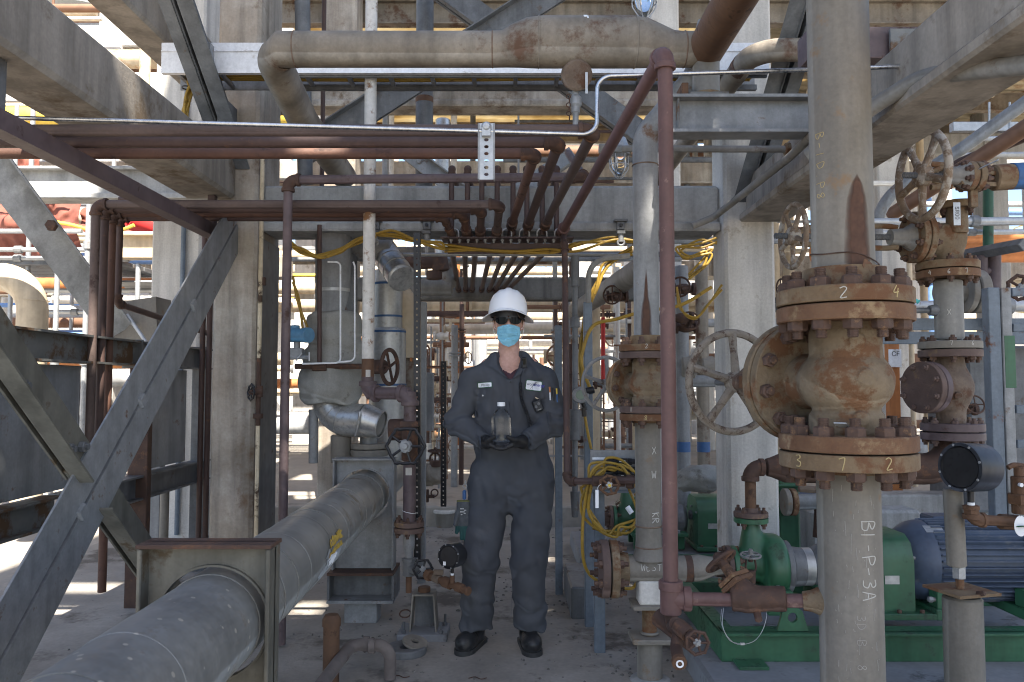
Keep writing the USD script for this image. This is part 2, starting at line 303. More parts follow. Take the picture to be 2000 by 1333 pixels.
M['pipe_grey'] = mat('grey_weathered_pipe', (.19, .185, .17), (.26, .25, .235), .65, 0, scale=4, streak=.25, rust=.08, rc=(.13, .09, .06), rs=4, bump=.25, grain=55)
M['clad'] = mat('insulated_pipe_jacket', (.185, .185, .18), (.275, .275, .265), .48, .35, scale=3, streak=.2, rust=.12, rc=(.155, .125, .095), rs=3.5, bump=.12, grain=50, spots=(19, .105, (.38, .355, .31)))
M['clad2'] = mat('jacket_plain', (.2, .2, .19), (.29, .285, .27), .45, .4, scale=3, streak=.2, rust=.14, rc=(.17, .14, .105), rs=3, bump=.12, grain=50)
M['alum'] = mat('aluminium_jacket', (.46, .46, .46), (.58, .58, .57), .38, .8, scale=6, streak=.15, bump=.03, grain=40)
M['alum_dull'] = mat('dull_aluminium_jacket', (.36, .36, .36), (.5, .5, .49), .45, .6, scale=5, streak=.25, bump=.1, grain=40, rust=.1, rc=(.3, .28, .24))
M['chrome'] = mat('bright_tube', (.42, .42, .43), (.52, .52, .52), .3, 1.0, scale=10, bump=.03)
M['white_tray'] = mat('white_tray', (.74, .75, .78), (.82, .83, .85), .5, .1, scale=3, streak=.12, rust=.06, rc=(.4, .36, .32), rs=6, bump=.1)
M['peel'] = mat('peeling_white_paint', (.5, .48, .44), (.62, .6, .57), .6, 0, scale=8, streak=.12, rust=.2, rc=(.19, .1, .05), rs=9, bump=.4, grain=30)
M['cream'] = mat('peeling_cream_paint', (.5, .41, .28), (.6, .52, .38), .65, 0, scale=8, rust=.25, rc=(.07, .045, .03), rs=10, bump=.5, grain=30)
M['valve'] = mat('weathered_valve_body', (.13, .092, .056), (.21, .16, .105), .8, 0, scale=8, rust=.36, rc=(.125, .06, .028), rs=9, bump=.9, grain=90, c3=(.32, .28, .22))
M['valve_dark'] = mat('dark_valve_body', (.10, .072, .055), (.185, .14, .105), .75, 0, scale=8, rust=.3, rc=(.095, .05, .032), rs=7, bump=.7, grain=75)
M['flange'] = mat('rusty_flange', (.115, .055, .03), (.17, .095, .052), .8, 0, scale=10, rust=.26, rc=(.25, .175, .10), rs=7, bump=.7, grain=90)
M['flange_tan'] = mat('tan_flange', (.14, .092, .052), (.20, .142, .085), .8, 0, scale=8, rust=.44, rc=(.125, .06, .03), rs=7, bump=.6, grain=90)
M['flange_dark'] = mat('dark_flange', (.085, .055, .047), (.13, .088, .074), .7, 0, scale=9, rust=.12, rc=(.2, .13, .07), rs=9, bump=.5, grain=90)
M['bolt'] = mat('rusty_bolt', (.058, .034, .026), (.105, .062, .045), .7, 0, scale=22, rust=.15, rc=(.19, .11, .06), rs=30, bump=.5, grain=120)
M['wheel'] = mat('handwheel_paint', (.17, .14, .11), (.25, .215, .175), .65, 0, scale=14, rust=.32, rc=(.085, .055, .04), rs=26, bump=.5, grain=90)
M['wheel_rust'] = mat('rusty_handwheel', (.135, .088, .055), (.24, .18, .13), .75, 0, scale=16, rust=.36, rc=(.34, .31, .27), rs=14, bump=.7, grain=90)
M['wheel_grey'] = mat('grey_handwheel', (.16, .155, .15), (.23, .22, .21), .6, 0, scale=14, rust=.2, rc=(.085, .06, .048), rs=20, bump=.4)
M['green'] = mat('green_machine_paint', (.02, .085, .04), (.034, .12, .06), .45, 0, scale=4, streak=.25, rust=.2, rc=(.03, .052, .032), rs=5, spec=.5, bump=.1)
M['green_dark'] = mat('dark_green_paint', (.018, .06, .035), (.026, .085, .05), .5, 0, scale=5, bump=.1, rust=.1, rc=(.04, .04, .03))
M['blue_motor'] = mat('blue_motor_paint', (.046, .064, .1), (.07, .09, .135), .45, 0, scale=6, rust=.14, rc=(.12, .13, .155), rs=4, bump=.1)
M['blue'] = mat('blue_paint', (.03, .085, .21), (.045, .11, .25), .5, 0, scale=6, bump=.15)
M['blue_gauge'] = mat('blue_gauge_paint', (.06, .17, .29), (.09, .21, .33), .45, 0, scale=8, bump=.1)
M['rack'] = mat('blue_grey_rack_paint', (.11, .135, .165), (.16, .19, .225), .5, .1, scale=5, streak=.2, rust=.05, bump=.1)
M['black'] = mat('black_plastic', (.012, .012, .014), (.022, .022, .025), .4, 0, scale=10, bump=.1)
M['black_drum'] = mat('dusty_black_drum', (.02, .022, .027), (.055, .06, .075), .42, 0, scale=6, streak=.3, bump=.1)
M['yellow_hose'] = mat('yellow_cable', (.26, .16, .022), (.36, .225, .035), .5, 0, scale=12, rust=.2, rc=(.15, .095, .025), rs=12, bump=.15)
M['pad'] = mat('pump_pad_concrete', (.15, .155, .165), (.22, .225, .235), .8, 0, scale=3, rust=.15, rc=(.1, .1, .1), bump=.3)
M['blanket'] = mat('insulation_blanket', (.23, .225, .205), (.32, .315, .29), .85, 0, scale=5, streak=.2, rust=.1, rc=(.15, .14, .12), rs=5, bump=.3, grain=120)
M['white'] = plain('white_plastic', (.75, .76, .78), .4)
M['chalk'] = plain('chalk', (.46, .44, .40), .95, spec=.1)
M['chalk_yellow'] = plain('yellow_chalk', (.42, .33, .17), .95, spec=.1)
M['pane'] = usdkit.material(stage, '/World/Looks/bottle_glass', {'f': ('fresnel', {'IOR': 1.7}), 't': ('transparent_bsdf', {'color': (.93, .95, .96)}), 'g': ('glossy_bsdf', {'color': (1, 1, 1), 'roughness': .03}), 'm': ('mix_closure', {})}, [('f.fac', 'm.fac'), ('t.BSDF', 'm.closure1'), ('g.BSDF', 'm.closure2')], surface='m.closure')
M['water_glass'] = usdkit.material(stage, '/World/Looks/filled_glass', {'p': ('glass_bsdf', {'color': (.97, .985, .99), 'roughness': .0, 'IOR': 1.33})}, surface='p.BSDF')
M['glass'] = usdkit.material(stage, '/World/Looks/clear_glass', {'p': ('principled_bsdf', {'base_color': (.97, .985, .985), 'roughness': .02, 'ior': 1.45, 'transmission_weight': 1.0})}, surface='p.BSDF')
M['weld'] = mat('weld_seam', (.12, .07, .05), (.2, .15, .11), .8, 0, scale=20, bump=.8, grain=120)
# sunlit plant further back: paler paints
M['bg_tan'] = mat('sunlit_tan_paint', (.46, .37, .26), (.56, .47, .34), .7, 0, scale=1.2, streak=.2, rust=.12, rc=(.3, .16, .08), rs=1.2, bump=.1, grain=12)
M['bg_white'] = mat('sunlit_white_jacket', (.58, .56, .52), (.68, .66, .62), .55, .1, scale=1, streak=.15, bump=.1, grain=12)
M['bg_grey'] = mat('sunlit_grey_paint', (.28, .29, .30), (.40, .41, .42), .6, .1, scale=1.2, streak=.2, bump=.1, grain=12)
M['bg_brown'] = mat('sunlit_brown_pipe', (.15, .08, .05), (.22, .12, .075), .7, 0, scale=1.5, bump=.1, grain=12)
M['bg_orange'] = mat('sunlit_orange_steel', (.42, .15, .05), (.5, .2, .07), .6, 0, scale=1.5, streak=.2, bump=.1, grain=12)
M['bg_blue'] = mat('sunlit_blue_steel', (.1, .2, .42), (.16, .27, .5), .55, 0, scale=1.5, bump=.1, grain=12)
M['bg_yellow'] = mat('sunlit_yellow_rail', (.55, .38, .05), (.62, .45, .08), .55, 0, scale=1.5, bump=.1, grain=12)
M['red_net'] = mat('red_scaffold_netting', (.17, .055, .042), (.27, .09, .06), .8, 0, scale=6, streak=.2, bump=.2)
M['red'] = plain('red_paint', (.45, .03, .03), .5)
# ================================================================ the setting and the steel and concrete frame
rng = np.random.default_rng(7)
struct('ground', bb(-150, 150, -60, 240, -.3, 0, 0), M['floor_far'])
struct('bay_floor', bb(-3.6, 12, -1.2, 7.795, -.05, .004, 0), M['floor'])
struct('kerb', J([bb(-2.02, -1.75, 1.2, 4.0, 0, .12, .012)]), M['concrete_pale'])
struct('pump_pad', bb(.845, 9, 2.9, 5.9, -.05, .12, .015), M['pad'])
struct('raised_slab', bb(-9, 14, 7.8, 60, -.1, .2, .012), M['floor_far'])
struct('kerb_right', bb(2.0, 12, 7.0, 7.3, -.05, .42, .015), M['concrete_grey'])
# corrugated decking: far bay roof, and unseen platform with gaps aimed for sun patches
def deck(z0, x0, x1, y0, y1, holes):
    nx, dy = int((x1 - x0) / .1), .05; ny = int((y1 - y0) / dy); xs = np.linspace(x0, x1, nx + 1); ys = y0 + dy * np.arange(ny + 1)
    X, Y = np.meshgrid(xs, ys, indexing='ij'); Z = z0 + .022 * np.array([0, 1, 1, 0])[np.arange(ny + 1) % 4][None, :] + 0 * X
    v = np.stack([X, Y, Z], -1).reshape(-1, 3); cx, cy = (X[:-1, :-1] + X[1:, 1:]) / 2, (Y[:-1, :-1] + Y[1:, 1:]) / 2; keep = np.ones_like(cx, bool)
    for hx, hy, wx, wy in holes: keep &= ~((abs(cx - hx) < wx / 2) & (abs(cy - hy) < wy / 2))
    i, j = np.nonzero(keep); k = i * (ny + 1) + j
    top = mk(v, quads(np.stack([k, k + ny + 1, k + ny + 2, k + 1], 1)))
    bot = mk(v - [0, 0, .003], quads(np.stack([k + 1, k + ny + 2, k + ny + 1, k], 1)))
    return J([top, bot])
DECK_Z = 5.6
HIGH_Z = 12.0
holes = []  # openings in the unseen platform, each lined up to drop a sun patch
for px, py, z, wx, wy in [(150, 1150, 0, .5, .24), (240, 1153, 0, .45, .2), (165, 1197, 0, .55, .2), (60, 1200, 0, .5, .3), (330, 1160, 0, .4, .2), (782, 1150, 0, .5, .25), (785, 1182, 0, .5, .3), (640, 960, 0, .8, .6), (590, 1000, 0, .6, .5), (1100, 1168, 0, .16, .1), (1123, 1205, 0, .1, .12), (1272, 1148, 0, .22, .1),
                          (915, 920, 0, .7, .2), (880, 946, 0, .45, .18), (920, 950, 0, .8, .12), (855, 945, 0, .3, .2), (12, 1170, .25, .5, .3), (1425, 1046, 0, .5, .1), (1085, 930, 0, .6, .25), (650, 1218, 0, .25, .1),
                          (590, 930, .9, .25, .35), (615, 905, .95, .2, .2), (1200, 560, 2.0, .2, .1), (1385, 480, 2.2, .3, .1), (640, 190, 3.6, .4, .2)]:
    g = atz(px, py, z) if abs(z - EYE) > .3 and (z - EYE) * (666.5 - py + FPX * SP) > 0 else at(px, py, 6)
    t = (HIGH_Z - g[2]) / SUN_DIR[2]; h = g + SUN_DIR * t
    if min(np.hypot(*(g + SUN_DIR * q - [-.02, 4.26, 0])[:2]) for q in np.linspace(0, max(0, 1.95 - g[2]) / SUN_DIR[2], 40)) < .46: continue
    holes.append((h[0], h[1], max(wx, .16), max(wy, .16)))
PAN_H = [(-.1, 9.2, 4.6, 1.3), (.6, 10.6, 5.6, 1.1), (-.2, 12.0, 4.8, 1.1), (5.2, 9.8, 2.4, 2.2)]
one('overhead_deck', deck(DECK_Z, -2.6, 8.8, 8.2, 12.8, PAN_H), mat('corrugated_deck', (.42, .36, .24), (.52, .46, .33), .5, .3, scale=1.6, streak=.3, sdir='x', rust=.3, rc=(.24, .12, .05), rs=1.5, bump=.2, grain=20), 'corrugated steel deck roofing the far bay above the dark beam', 'deck', smooth=False)
t = Thing('upper_platform', 'unseen high steel platform, out of view, placed to shade the work bay', 'platform'); t.add('plating', deck(HIGH_Z, -1.6, 7.6, -7.4, 4.3, holes), M['galv_dark'], smooth=False)  # never in view: keeps direct sun off the bay; girders and legs carry it
for y in (-7, -3.3, .3, 4): t.add('girder', extr(prof_i(.2, .4), (-1.6, y, HIGH_Z - .22), (7.6, y, HIGH_Z - .22)), M['galv_dark'])
for x in (-1.4, 7.4):
    for y in (-7, 4) if x > 0 else (-7,): t.add('leg', extr(prof_i(.25, .25), (x, y, 0), (x, y, HIGH_Z - .43), up=(0, 1, 0)), M['galv_dark'])

def column(x0, x1, y0, y1, z1, label, m='concrete', corner=None):
    t = Thing('concrete_column', label, 'column'); t.add('shaft', bb(x0, x1, y0, y1, 0, z1, .02), M[m])
    t.add('base_plinth', bb(x0 - .05, x1 + .05, y0 - .05, y1 + .05, 0, .06, .01), M['concrete_grey']); return t
c = column(-1.85, -1.585, 4.9, 5.38, 5.55, 'tall brown streaked concrete column left of the person with a peeling cream pipe on it')
c.add('steel_flange', bb(-1.58, -1.572, 4.98, 5.34, .06, 2.3, .002), M['galv_dark'])
column(1.32, 1.633, 4.9, 5.2, 5.55, 'pale concrete column behind the handwheel of the big rusty valve', 'concrete_pale').add('junction_clip', bb(1.635, 1.66, 4.93, 4.99, 1.83, 1.92), M['black'])
column(-1.95, -1.6, 8.0, 8.35, 5.55, 'concrete column at the second bay behind the silver ducts')
column(1.42, 1.72, 8.0, 8.35, 5.55, 'concrete column of the second bay behind the valve with grey wheel', 'concrete_pale')
column(-3.15, -2.72, 6.9, 7.3, 5.55, 'pale smooth concrete column between red netting and the double brace', 'concrete_pale').add('conduit', cyl((-2.86, 6.87, .1), (-2.86, 6.87, 4.2), .02), M['rack'])
def cbeam(x0, x1, y0, y1, z0, z1, label, m='concrete_beam', lip=0):
    t = Thing('concrete_beam', label, 'beam'); t.add('web', bb(x0, x1, y0, y1, z0, z1, .02), M[m])
    if lip: t.add('lower_lip', bb(x0 + .003, x1 - .003, y0 - lip, y1 + lip, z0 - .003, z0 + .055, .012), M[m])
    return t
zb = lambda py, Y: at(1000, py, Y)[2]
cbeam(-1.583, 1.318, 4.99, 5.25, zb(452, 4.99), zb(362, 4.99), 'grey concrete cross beam over the person with brown pipes in front', 'concrete_grey', lip=.035)
t = cbeam(-2.03, -1.72, .6, 4.895, 2.53, 2.815, 'long tan concrete beam running overhead on the left to the column')
t = Thing('concrete_beam', 'long weathered concrete beam overhead on the right behind the grey riser', 'beam')
t.add('web', bb(1.45, 1.66, .6, 4.895, 2.41, 2.67, .02), M['concrete_beam']); t.add('lower_lip', bb(1.41, 1.70, .6, 4.895, 2.385, 2.44, .012), M['concrete_beam'])
cbeam(-2.48, -2.24, 3.2, 7.6, 3.6, 3.95, 'higher concrete beam at the upper left above the white tray')
cbeam(-2.3, 2.4, 7.0, 7.22, zb(208, 7), zb(172, 7), 'high concrete cross beam behind the cable tray', 'concrete', lip=.03)
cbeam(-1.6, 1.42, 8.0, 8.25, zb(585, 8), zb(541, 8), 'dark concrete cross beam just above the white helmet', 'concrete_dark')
cbeam(-6.5, 6.5, 10.6, 10.9, 4.1, 4.4, 'far concrete cross beam high under the deck', 'concrete')
t = Thing('concrete_beam', 'grey stained beam crossing behind the hanging angle bracket at left', 'beam')
t.add('web', bb(-4.6, -2.0, 6.2, 6.3, zb(382, 6.2), zb(330, 6.2), .01), M['concrete_grey']); t.add('flange', bb(-4.6, -2.0, 6.14, 6.36, zb(390, 6.2), zb(380, 6.2), .006), M['concrete_grey']); t.add('flange', bb(-4.6, -2.0, 6.14, 6.36, zb(334, 6.2), zb(328, 6.2), .006), M['concrete_grey'])
PAN = [(-.1, 9.2, 4.6, 1.3), (.6, 10.6, 5.6, 1.1), (-.2, 12.0, 4.8, 1.1), (5.2, 9.8, 2.4, 2.2)]
M['fibreglass'] = usdkit.material(stage, '/World/Looks/fibreglass_sheet', {'g': ('geometry', {}), 'n': ('noise_texture', {'scale': 1.3, 'detail': 6.0}), 'r': ('rgb_ramp', {'ramp': [(.35, (.36, .25, .10)), (.5, (.62, .52, .33)), (.7, (.78, .72, .56))]}), 'd': ('diffuse_bsdf', {}), 't': ('translucent_bsdf', {}), 'm': ('mix_closure', {'fac': .5})}, [('g.position', 'n.vector'), ('n.fac', 'r.fac'), ('r.color', 'd.color'), ('r.color', 't.color'), ('d.BSDF', 'm.closure1'), ('t.BSDF', 'm.closure2')], surface='m.closure')
for k, (x, y, wx, wy) in enumerate(PAN): one('roof_light_sheet', deck(DECK_Z - .008, x - wx / 2 - .06, x + wx / 2 + .06, y - wy / 2 - .06, y + wy / 2 + .06, []).slice_plane((0, 0, 0), (0, 0, 1)), M['fibreglass'], f'yellowed translucent roof sheet in the deck, {["nearest of the middle ones", "wide middle one", "farthest of the middle ones", "the one at the right"][k]}', 'roof sheet', smooth=False)
# deck joists, seen below the corrugated sheet
for k, y in enumerate([8.5, 9.95, 11.25, 12.7]):
    one('roof_joist', extr(prof_i(.12, .26), (-2.6, y, DECK_Z - .17), (8.8, y, DECK_Z - .17)), M['pipe_tan'], f'tan steel joist under the corrugated deck, {["nearest", "second nearest", "second farthest", "farthest"][k]} of four', 'joist', 'joists under the corrugated deck')

# ---- braces of paired angles
def brace(name, p0, p1, w, gap, label, m='galv_dark', side=(1, 0, 0), d=.07, bolts=(), toe=True):
    """two angles back to back: the flat legs face side"""
    t = Thing(name, label, 'brace'); p0, p1 = V(*p0), V(*p1); ax = unit(p1 - p0); n = unit(side); u = unit(np.cross(n, ax))
    for s in (1, -1):
        poly = [(s * gap / 2, 0), (s * (gap / 2 + w), 0), (s * (gap / 2 + w), -.009), (s * (gap / 2 + .009), -.009), (s * (gap / 2 + .009), -d), (s * gap / 2, -d)]
        L = np.linalg.norm(p1 - p0); mm = trimesh.creation.extrude_polygon(Polygon(poly), L, engine='earcut')
        T = np.eye(4); T[:3, 0], T[:3, 1], T[:3, 2], T[:3, 3] = u, n, ax, p0
        if np.linalg.det(T[:3, :3]) < 0: mm.invert()
        mm.apply_transform(T); t.add('angle', mm, M[m])
    for f in bolts:
        t.add('spacer', bx(p0 + ax * f + n * .004, (.05, .022, .05), np.stack([u, n, ax], 1)), M[m])
    return t
X0 = -1.70
P = lambda px, py, x: (lambda Y: np.array([x, Y, at(px, py, Y)[2]]))(next(y for y in np.linspace(1, 12, 6000) if abs(at(px, py, y)[0] - x) < .0012 * max(1, y / 3)))
b0, b1 = P(78, 1150, X0), P(462, 440, X0); ax = unit(b1 - b0)
brace('double_angle_brace', b0 - ax * .55, b1 + ax * .02, .145, .018, 'pair of flat grey steel angles rising from lower left to the column top', m='galv', bolts=(.9, 1.55, 2.3))
q = P(186, 930, X0) + V(-.02, 0, 0); r0 = P(0, 655, X0) + V(-.02, 0, 0); ax = unit(q - r0)
t = Thing('crossing_brace', 'olive stained steel angle brace sloping down to the crossing at lower left', 'brace')
def angle_bar(p0, p1, w, dleg, n=(1, 0, 0), up=1):
    p0, p1 = V(*p0), V(*p1); ax = unit(p1 - p0); n = unit(n); u = unit(np.cross(n, ax)) * up; L = np.linalg.norm(p1 - p0)
    mm = trimesh.creation.extrude_polygon(Polygon([(-w / 2, 0), (w / 2, 0), (w / 2, dleg), (w / 2 - .01, dleg), (w / 2 - .01, .01), (-w / 2, .01)]), L, engine='earcut')
    T = np.eye(4); T[:3, 0], T[:3, 1], T[:3, 2], T[:3, 3] = u, n, ax, p0
    if np.linalg.det(T[:3, :3]) < 0: mm.invert()
    mm.apply_transform(T); return mm
t.add('angle', angle_bar(r0 - ax * .7, q - ax * .08, .17, .075, up=-1), M['olive_steel'])
t.add('angle', angle_bar(r0 - ax * .7 + V(-.03, 0, 0), q - ax * .1 + V(-.03, 0, 0), .17, -.06), M['olive_steel'])
t.add('gusset_plate', bx(q + V(-.012, 0, -.0), (.012, .3, .16), np.stack([V(1, 0, 0), ax, unit(np.cross(V(1, 0, 0), ax))], 1)), M['olive_steel'])
for f, s in ((-.16, .03), (-.23, -.03), (-.62, -.04)): t.add('bolt', hexnut(q + ax * f + unit(np.cross(V(1, 0, 0), ax)) * s + V(.012, 0, 0), (1, 0, 0), .045, .022, .012, False), M['galv_dark'])
t = Thing('crossing_brace', 'lower half of the crossing brace running down behind the big insulated pipe', 'brace')
t.add('angle', angle_bar(q + ax * .12, q + ax * 1.15, .17, .075, up=-1), M['olive_steel']); t.add('angle', angle_bar(q + ax * .1 + V(-.03, 0, 0), q + ax * 1.15 + V(-.03, 0, 0), .17, -.06), M['olive_steel'])
# upper braces beside the columns
t = Thing('knee_brace', 'dark steel knee brace from the left column up past the white tray', 'brace')
k0, k1 = V(-1.72, 4.95, 2.8), V(-1.72, 2.9, 4.2); ax = unit(k1 - k0)
t.add('angle', angle_bar(k0, k1, .2, .085), M['galv_dark']); t.add('angle', angle_bar(k0 + V(-.03, 0, 0), k1 + V(-.03, 0, 0), .2, -.07), M['galv_dark'])
t.add('lug', bx(k0 + ax * .75 + V(.03, 0, 0), (.05, .05, .09)), M['galv'])
t.add('gusset_plate', bb(-1.735, -1.722, 4.6, 4.9, 2.8, 3.1), M['galv_dark'])
t = Thing('knee_brace', 'dark steel knee brace rising from the right column behind the tan elbow pipe', 'brace')
k0, k1 = V(1.46, 5.0, 2.55), V(1.46, 3.0, 4.0)
t.add('angle', angle_bar(k0, k1, .2, -.085), M['galv_dark']); t.add('angle', angle_bar(k0 + V(.03, 0, 0), k1 + V(.03, 0, 0), .2, .07), M['galv_dark'])
def xbar(a, b, Y, w, label, m='galv_dark'):
    p0, p1 = at(*a, Y), at(*b, Y); t = Thing('cross_brace', label, 'brace')
    t.add('angle', angle_bar(p0, p1, w, .08, n=(0, -1, 0)), M[m]); t.add('angle', angle_bar(p0 + V(0, .03, 0), p1 + V(0, .03, 0), w, -.07, n=(0, -1, 0)), M[m])
    u = unit(p1 - p0)
    for s in (.35, .65): t.add('bolt', hexnut(p0 + (p1 - p0) * s + V(0, -.012, 0), (0, -1, 0), .05, .02), M[m])
xbar((590, 300), (1150, -60), 6.1, .2, 'dark steel cross brace rising to the right behind the pipes')
xbar((1290, 290), (840, -40), 6.25, .2, 'dark steel cross brace falling to the right behind the pipes')
xbar((760, 270), (930, 400), 6.4, .13, 'grey angle brace behind the slotted strap', 'galv')
xbar((1120, 300), (960, 410), 6.5, .13, 'grey angle brace right of the slotted strap', 'galv')
t = Thing('diagonal_strut', 'pale grey diagonal strut behind the hanging bracket at far left', 'brace')
p0, p1 = at(-70, 245, 4.4), at(235, 650, 5.6)
t.add('angle', angle_bar(p0, p1, .2, .1, n=(.35, -1, 0)), M['concrete_grey']); t.add('bolt', hexnut(at(102, 442, 4.86), (.3, -1, 0), .07, .04), M['rust_dark'])
# ---- cable tray
t = Thing('cable_tray', 'white ladder cable tray crossing behind the big tan pipe', 'cable tray')
z0, z1 = zb(143, 4.4), zb(84, 4.4)
t.add('side_rail', extr(prof_c(.03, z1 - z0, .006), (-1.98, 4.4, (z0 + z1) / 2), (1.45, 4.4, (z0 + z1) / 2)), M['white_tray']); t.add('rail_lip', bb(-1.98, 1.45, 4.392, 4.397, (z0 + z1) / 2 + .035, (z0 + z1) / 2 + .042, .001), M['white_tray'])
t.add('back_rail', bb(-1.98, 1.45, 4.66, 4.67, z0, z1 - .05, .002), M['galv'])
t.add('bottom_strip', bb(-1.4, 1.45, 4.43, 4.45, z0 - .012, z0 + .03, .002), M['galv_dark']); t.add('bottom_strip', bb(-1.4, 1.45, 4.62, 4.65, z0 - .012, z0 + .02, .002), M['galv_dark'])
for x in np.arange(-1.9, 1.45, .24): t.add('rung', bb(x - .012, x + .012, 4.425, 4.655, z0 + .005, z0 + .025, .002), M['galv'])
one('tray_cables', J([cable([(-1.9, 4.48 + .03 * k, z0 + .045), (-.6, 4.49 + .03 * k, z0 + .04), (.3, 4.48 + .03 * k, z0 + .045), (1.4, 4.48 + .03 * k, z0 + .04)], .011) for k in range(5)]), M['yellow_hose'], 'row of yellow cables lying in the white tray', 'cables', kind='stuff')
# ---- I-beam that carries the pipe support
t = Thing('steel_beam', 'galvanised steel I beam under the pipe support at upper right', 'beam')
zc = (zb(196, 3.6) + zb(262, 3.6)) / 2; hh = zb(192, 3.55) - zb(266, 3.55)
t.add('section', extr(prof_i(.12, hh, .01, .014), (at(1306, 230, 3.6)[0], 3.6, zc), (1.46, 3.6, zc)), M['galv']); t.add('stiffener', bb(.752, .76, 3.545, 3.594, zc - hh / 2 + .015, zc + hh / 2 - .015, .002), M['stain_beam'])
Z_IB = zc + hh / 2
# ================================================================ overhead piping
def elbow(t, a, b, c, r, m, parent=None, name='elbow', leg=2.6):
    """a threaded elbow at b between runs towards a and c"""
    a, b, c = map(np.asarray, (a, b, c)); u, w = unit(a - b), unit(c - b); L = r * leg; R = r * 1.28
    body = tube([b + u * L, b, b + w * L], R, r * 1.9, 14, 6)
    rims = [cyl(b + d * (L - r * .75), b + d * (L + r * .05), R * 1.14, n=14) for d in (u, w)]
    return t.add(name, J([body] + rims), M[m], parent=parent)
def prun(name, label, cat, pts, r, m, group=None, fit='rust_dark', n=14, t=None, ends=(0, 0)):
    t = t or Thing(name, label, cat, group); pts = [np.asarray(p, float) for p in pts]
    for i in range(len(pts) - 1):
        a, b = pts[i], pts[i + 1]; u = unit(b - a)
        t.add('pipe', cyl(a + u * (r * 1.5 if i else 0), b - u * (r * 1.5 if i < len(pts) - 2 else 0), r, n=n, ch=.001), M[m])
    for i in range(1, len(pts) - 1): elbow(t, pts[i - 1], pts[i], pts[i + 1], r, fit)
    return t
def bent(name, label, cat, pts, r, m, rb=.06, group=None, n=12):
    return one(name, tube(pts, r, rb, n), M[m], label, cat, group)
ORD = ['leftmost of eight', 'second from left', 'third from left', 'fourth from left', 'fourth from right', 'third from right', 'second from right', 'rightmost of eight']
# ---- hanging angle bracket and what lies on it
BX, BZ = -1.83, 2.35
t = Thing('hanging_bracket', 'brown angle iron hung below the left beam that carries the brown pipes', 'bracket')
t.add('angle', extr(prof_l(.075, .075, .008), (BX + .03, 2.74, BZ - .075), (BX + .03, 4.86, BZ - .075)), M['purple_steel'])
t.add('hanger', bb(BX - .02, BX + .025, 2.74, 2.79, BZ - .02, 2.53, .003), M['galv_dark']); t.add('hanger', bb(BX - .02, BX + .025, 4.78, 4.83, BZ, 2.53, .003), M['purple_steel'])
r = .0235
ZB = BZ + r + .001
for (Y, xe, tx, lab) in [(3.08, 1160, 1064, 'topmost brown pipe just under the bright tube, turning back at its right end'), (3.23, 1092, 1031, 'second brown pipe under the bright tube, turning back left of the topmost one'), (3.39, 1045, 999, 'lowest brown pipe of the upper three, turning back beside the slotted strap')]:
    x1 = (xe - 1000) / 1530 * Y; e = at(tx, 456, 4.84)
    prun('brown_pipe', lab, 'pipe', [(-2.9, Y, ZB), (x1, Y, ZB), (x1 + (e[0] - x1) * .98, 4.80, e[2] + .05), (e[0], 4.9, e[2] + .03)][:3] + [(e[0] - .01, 5.3, e[2] + .04)], r, 'brown2' if Y < 3.1 else 'brown' if Y < 3.3 else 'brown3')
for k, (Y, xl, xe, tx, lab) in enumerate([(4.36, 187, 976, 970, 'foremost of the four lower brown pipes, with its left leg furthest left'), (4.48, 204, 940, 938, 'second of the four lower brown pipes that drop beside the red netting'), (4.60, 219, 905, 912, 'third of the four lower brown pipes that drop beside the red netting'), (4.72, 234, 868, 882, 'rearmost of the four lower brown pipes, its left leg turning back halfway down')]):
    x0, x1 = (xl - 1000) / 1540 * Y, (xe - 1000) / 1540 * Y; e = at(tx, 458, 4.86)
    low = [(x0, Y, .72), (x0 - .12, Y, .70)] if k < 2 else ([(x0, Y, .2)] if k == 2 else [(x0, Y, 1.86), (x0 - .05, 6.3, 1.78)])
    prun('brown_pipe', lab, 'pipe', low[::-1] + [(x0, Y, ZB), (x1, Y, ZB), tuple(e + V(0, -.02, .0))] + [(e[0] - .004, 5.3, e[2])], r if k < 3 else .02, ['brown2', 'brown', 'brown3', 'brown'][k])
for k, (px, lab) in enumerate([(398, 'left one of two brown vertical pipes between the double brace and the column'), (411, 'right one of two brown vertical pipes between the double brace and the column')]):
    p = at(px, 560, 5.45); prun('brown_pipe', lab, 'pipe', [(p[0], 5.45, .3), (p[0], 5.45, 2.62), (p[0] - .6, 5.45, 2.66)], .0185, 'brown')
for k, (tx, ex, lab) in enumerate([(x, b, '') for x, b in zip((878, 907, 931, 966, 997, 1028, 1060, 1094), (896, 910, 922, 940, 955, 966, 978, 990))]):
    p, q = at(tx, 462, 5.3), at(ex, 569, 7.98)
    t = Thing('return_pipe', f'dark brown pipe from the bolted bracket to the dark beam, {ORD[k]}', 'pipe', 'brown pipes between the bracket and the dark beam')
    t.add('pipe', cyl(p, q, .021, n=12), M['brown']); t.add('coupling', cyl(p + (q - p) * .93, p + (q - p) * .97, .03, n=12), M['rust_dark'])
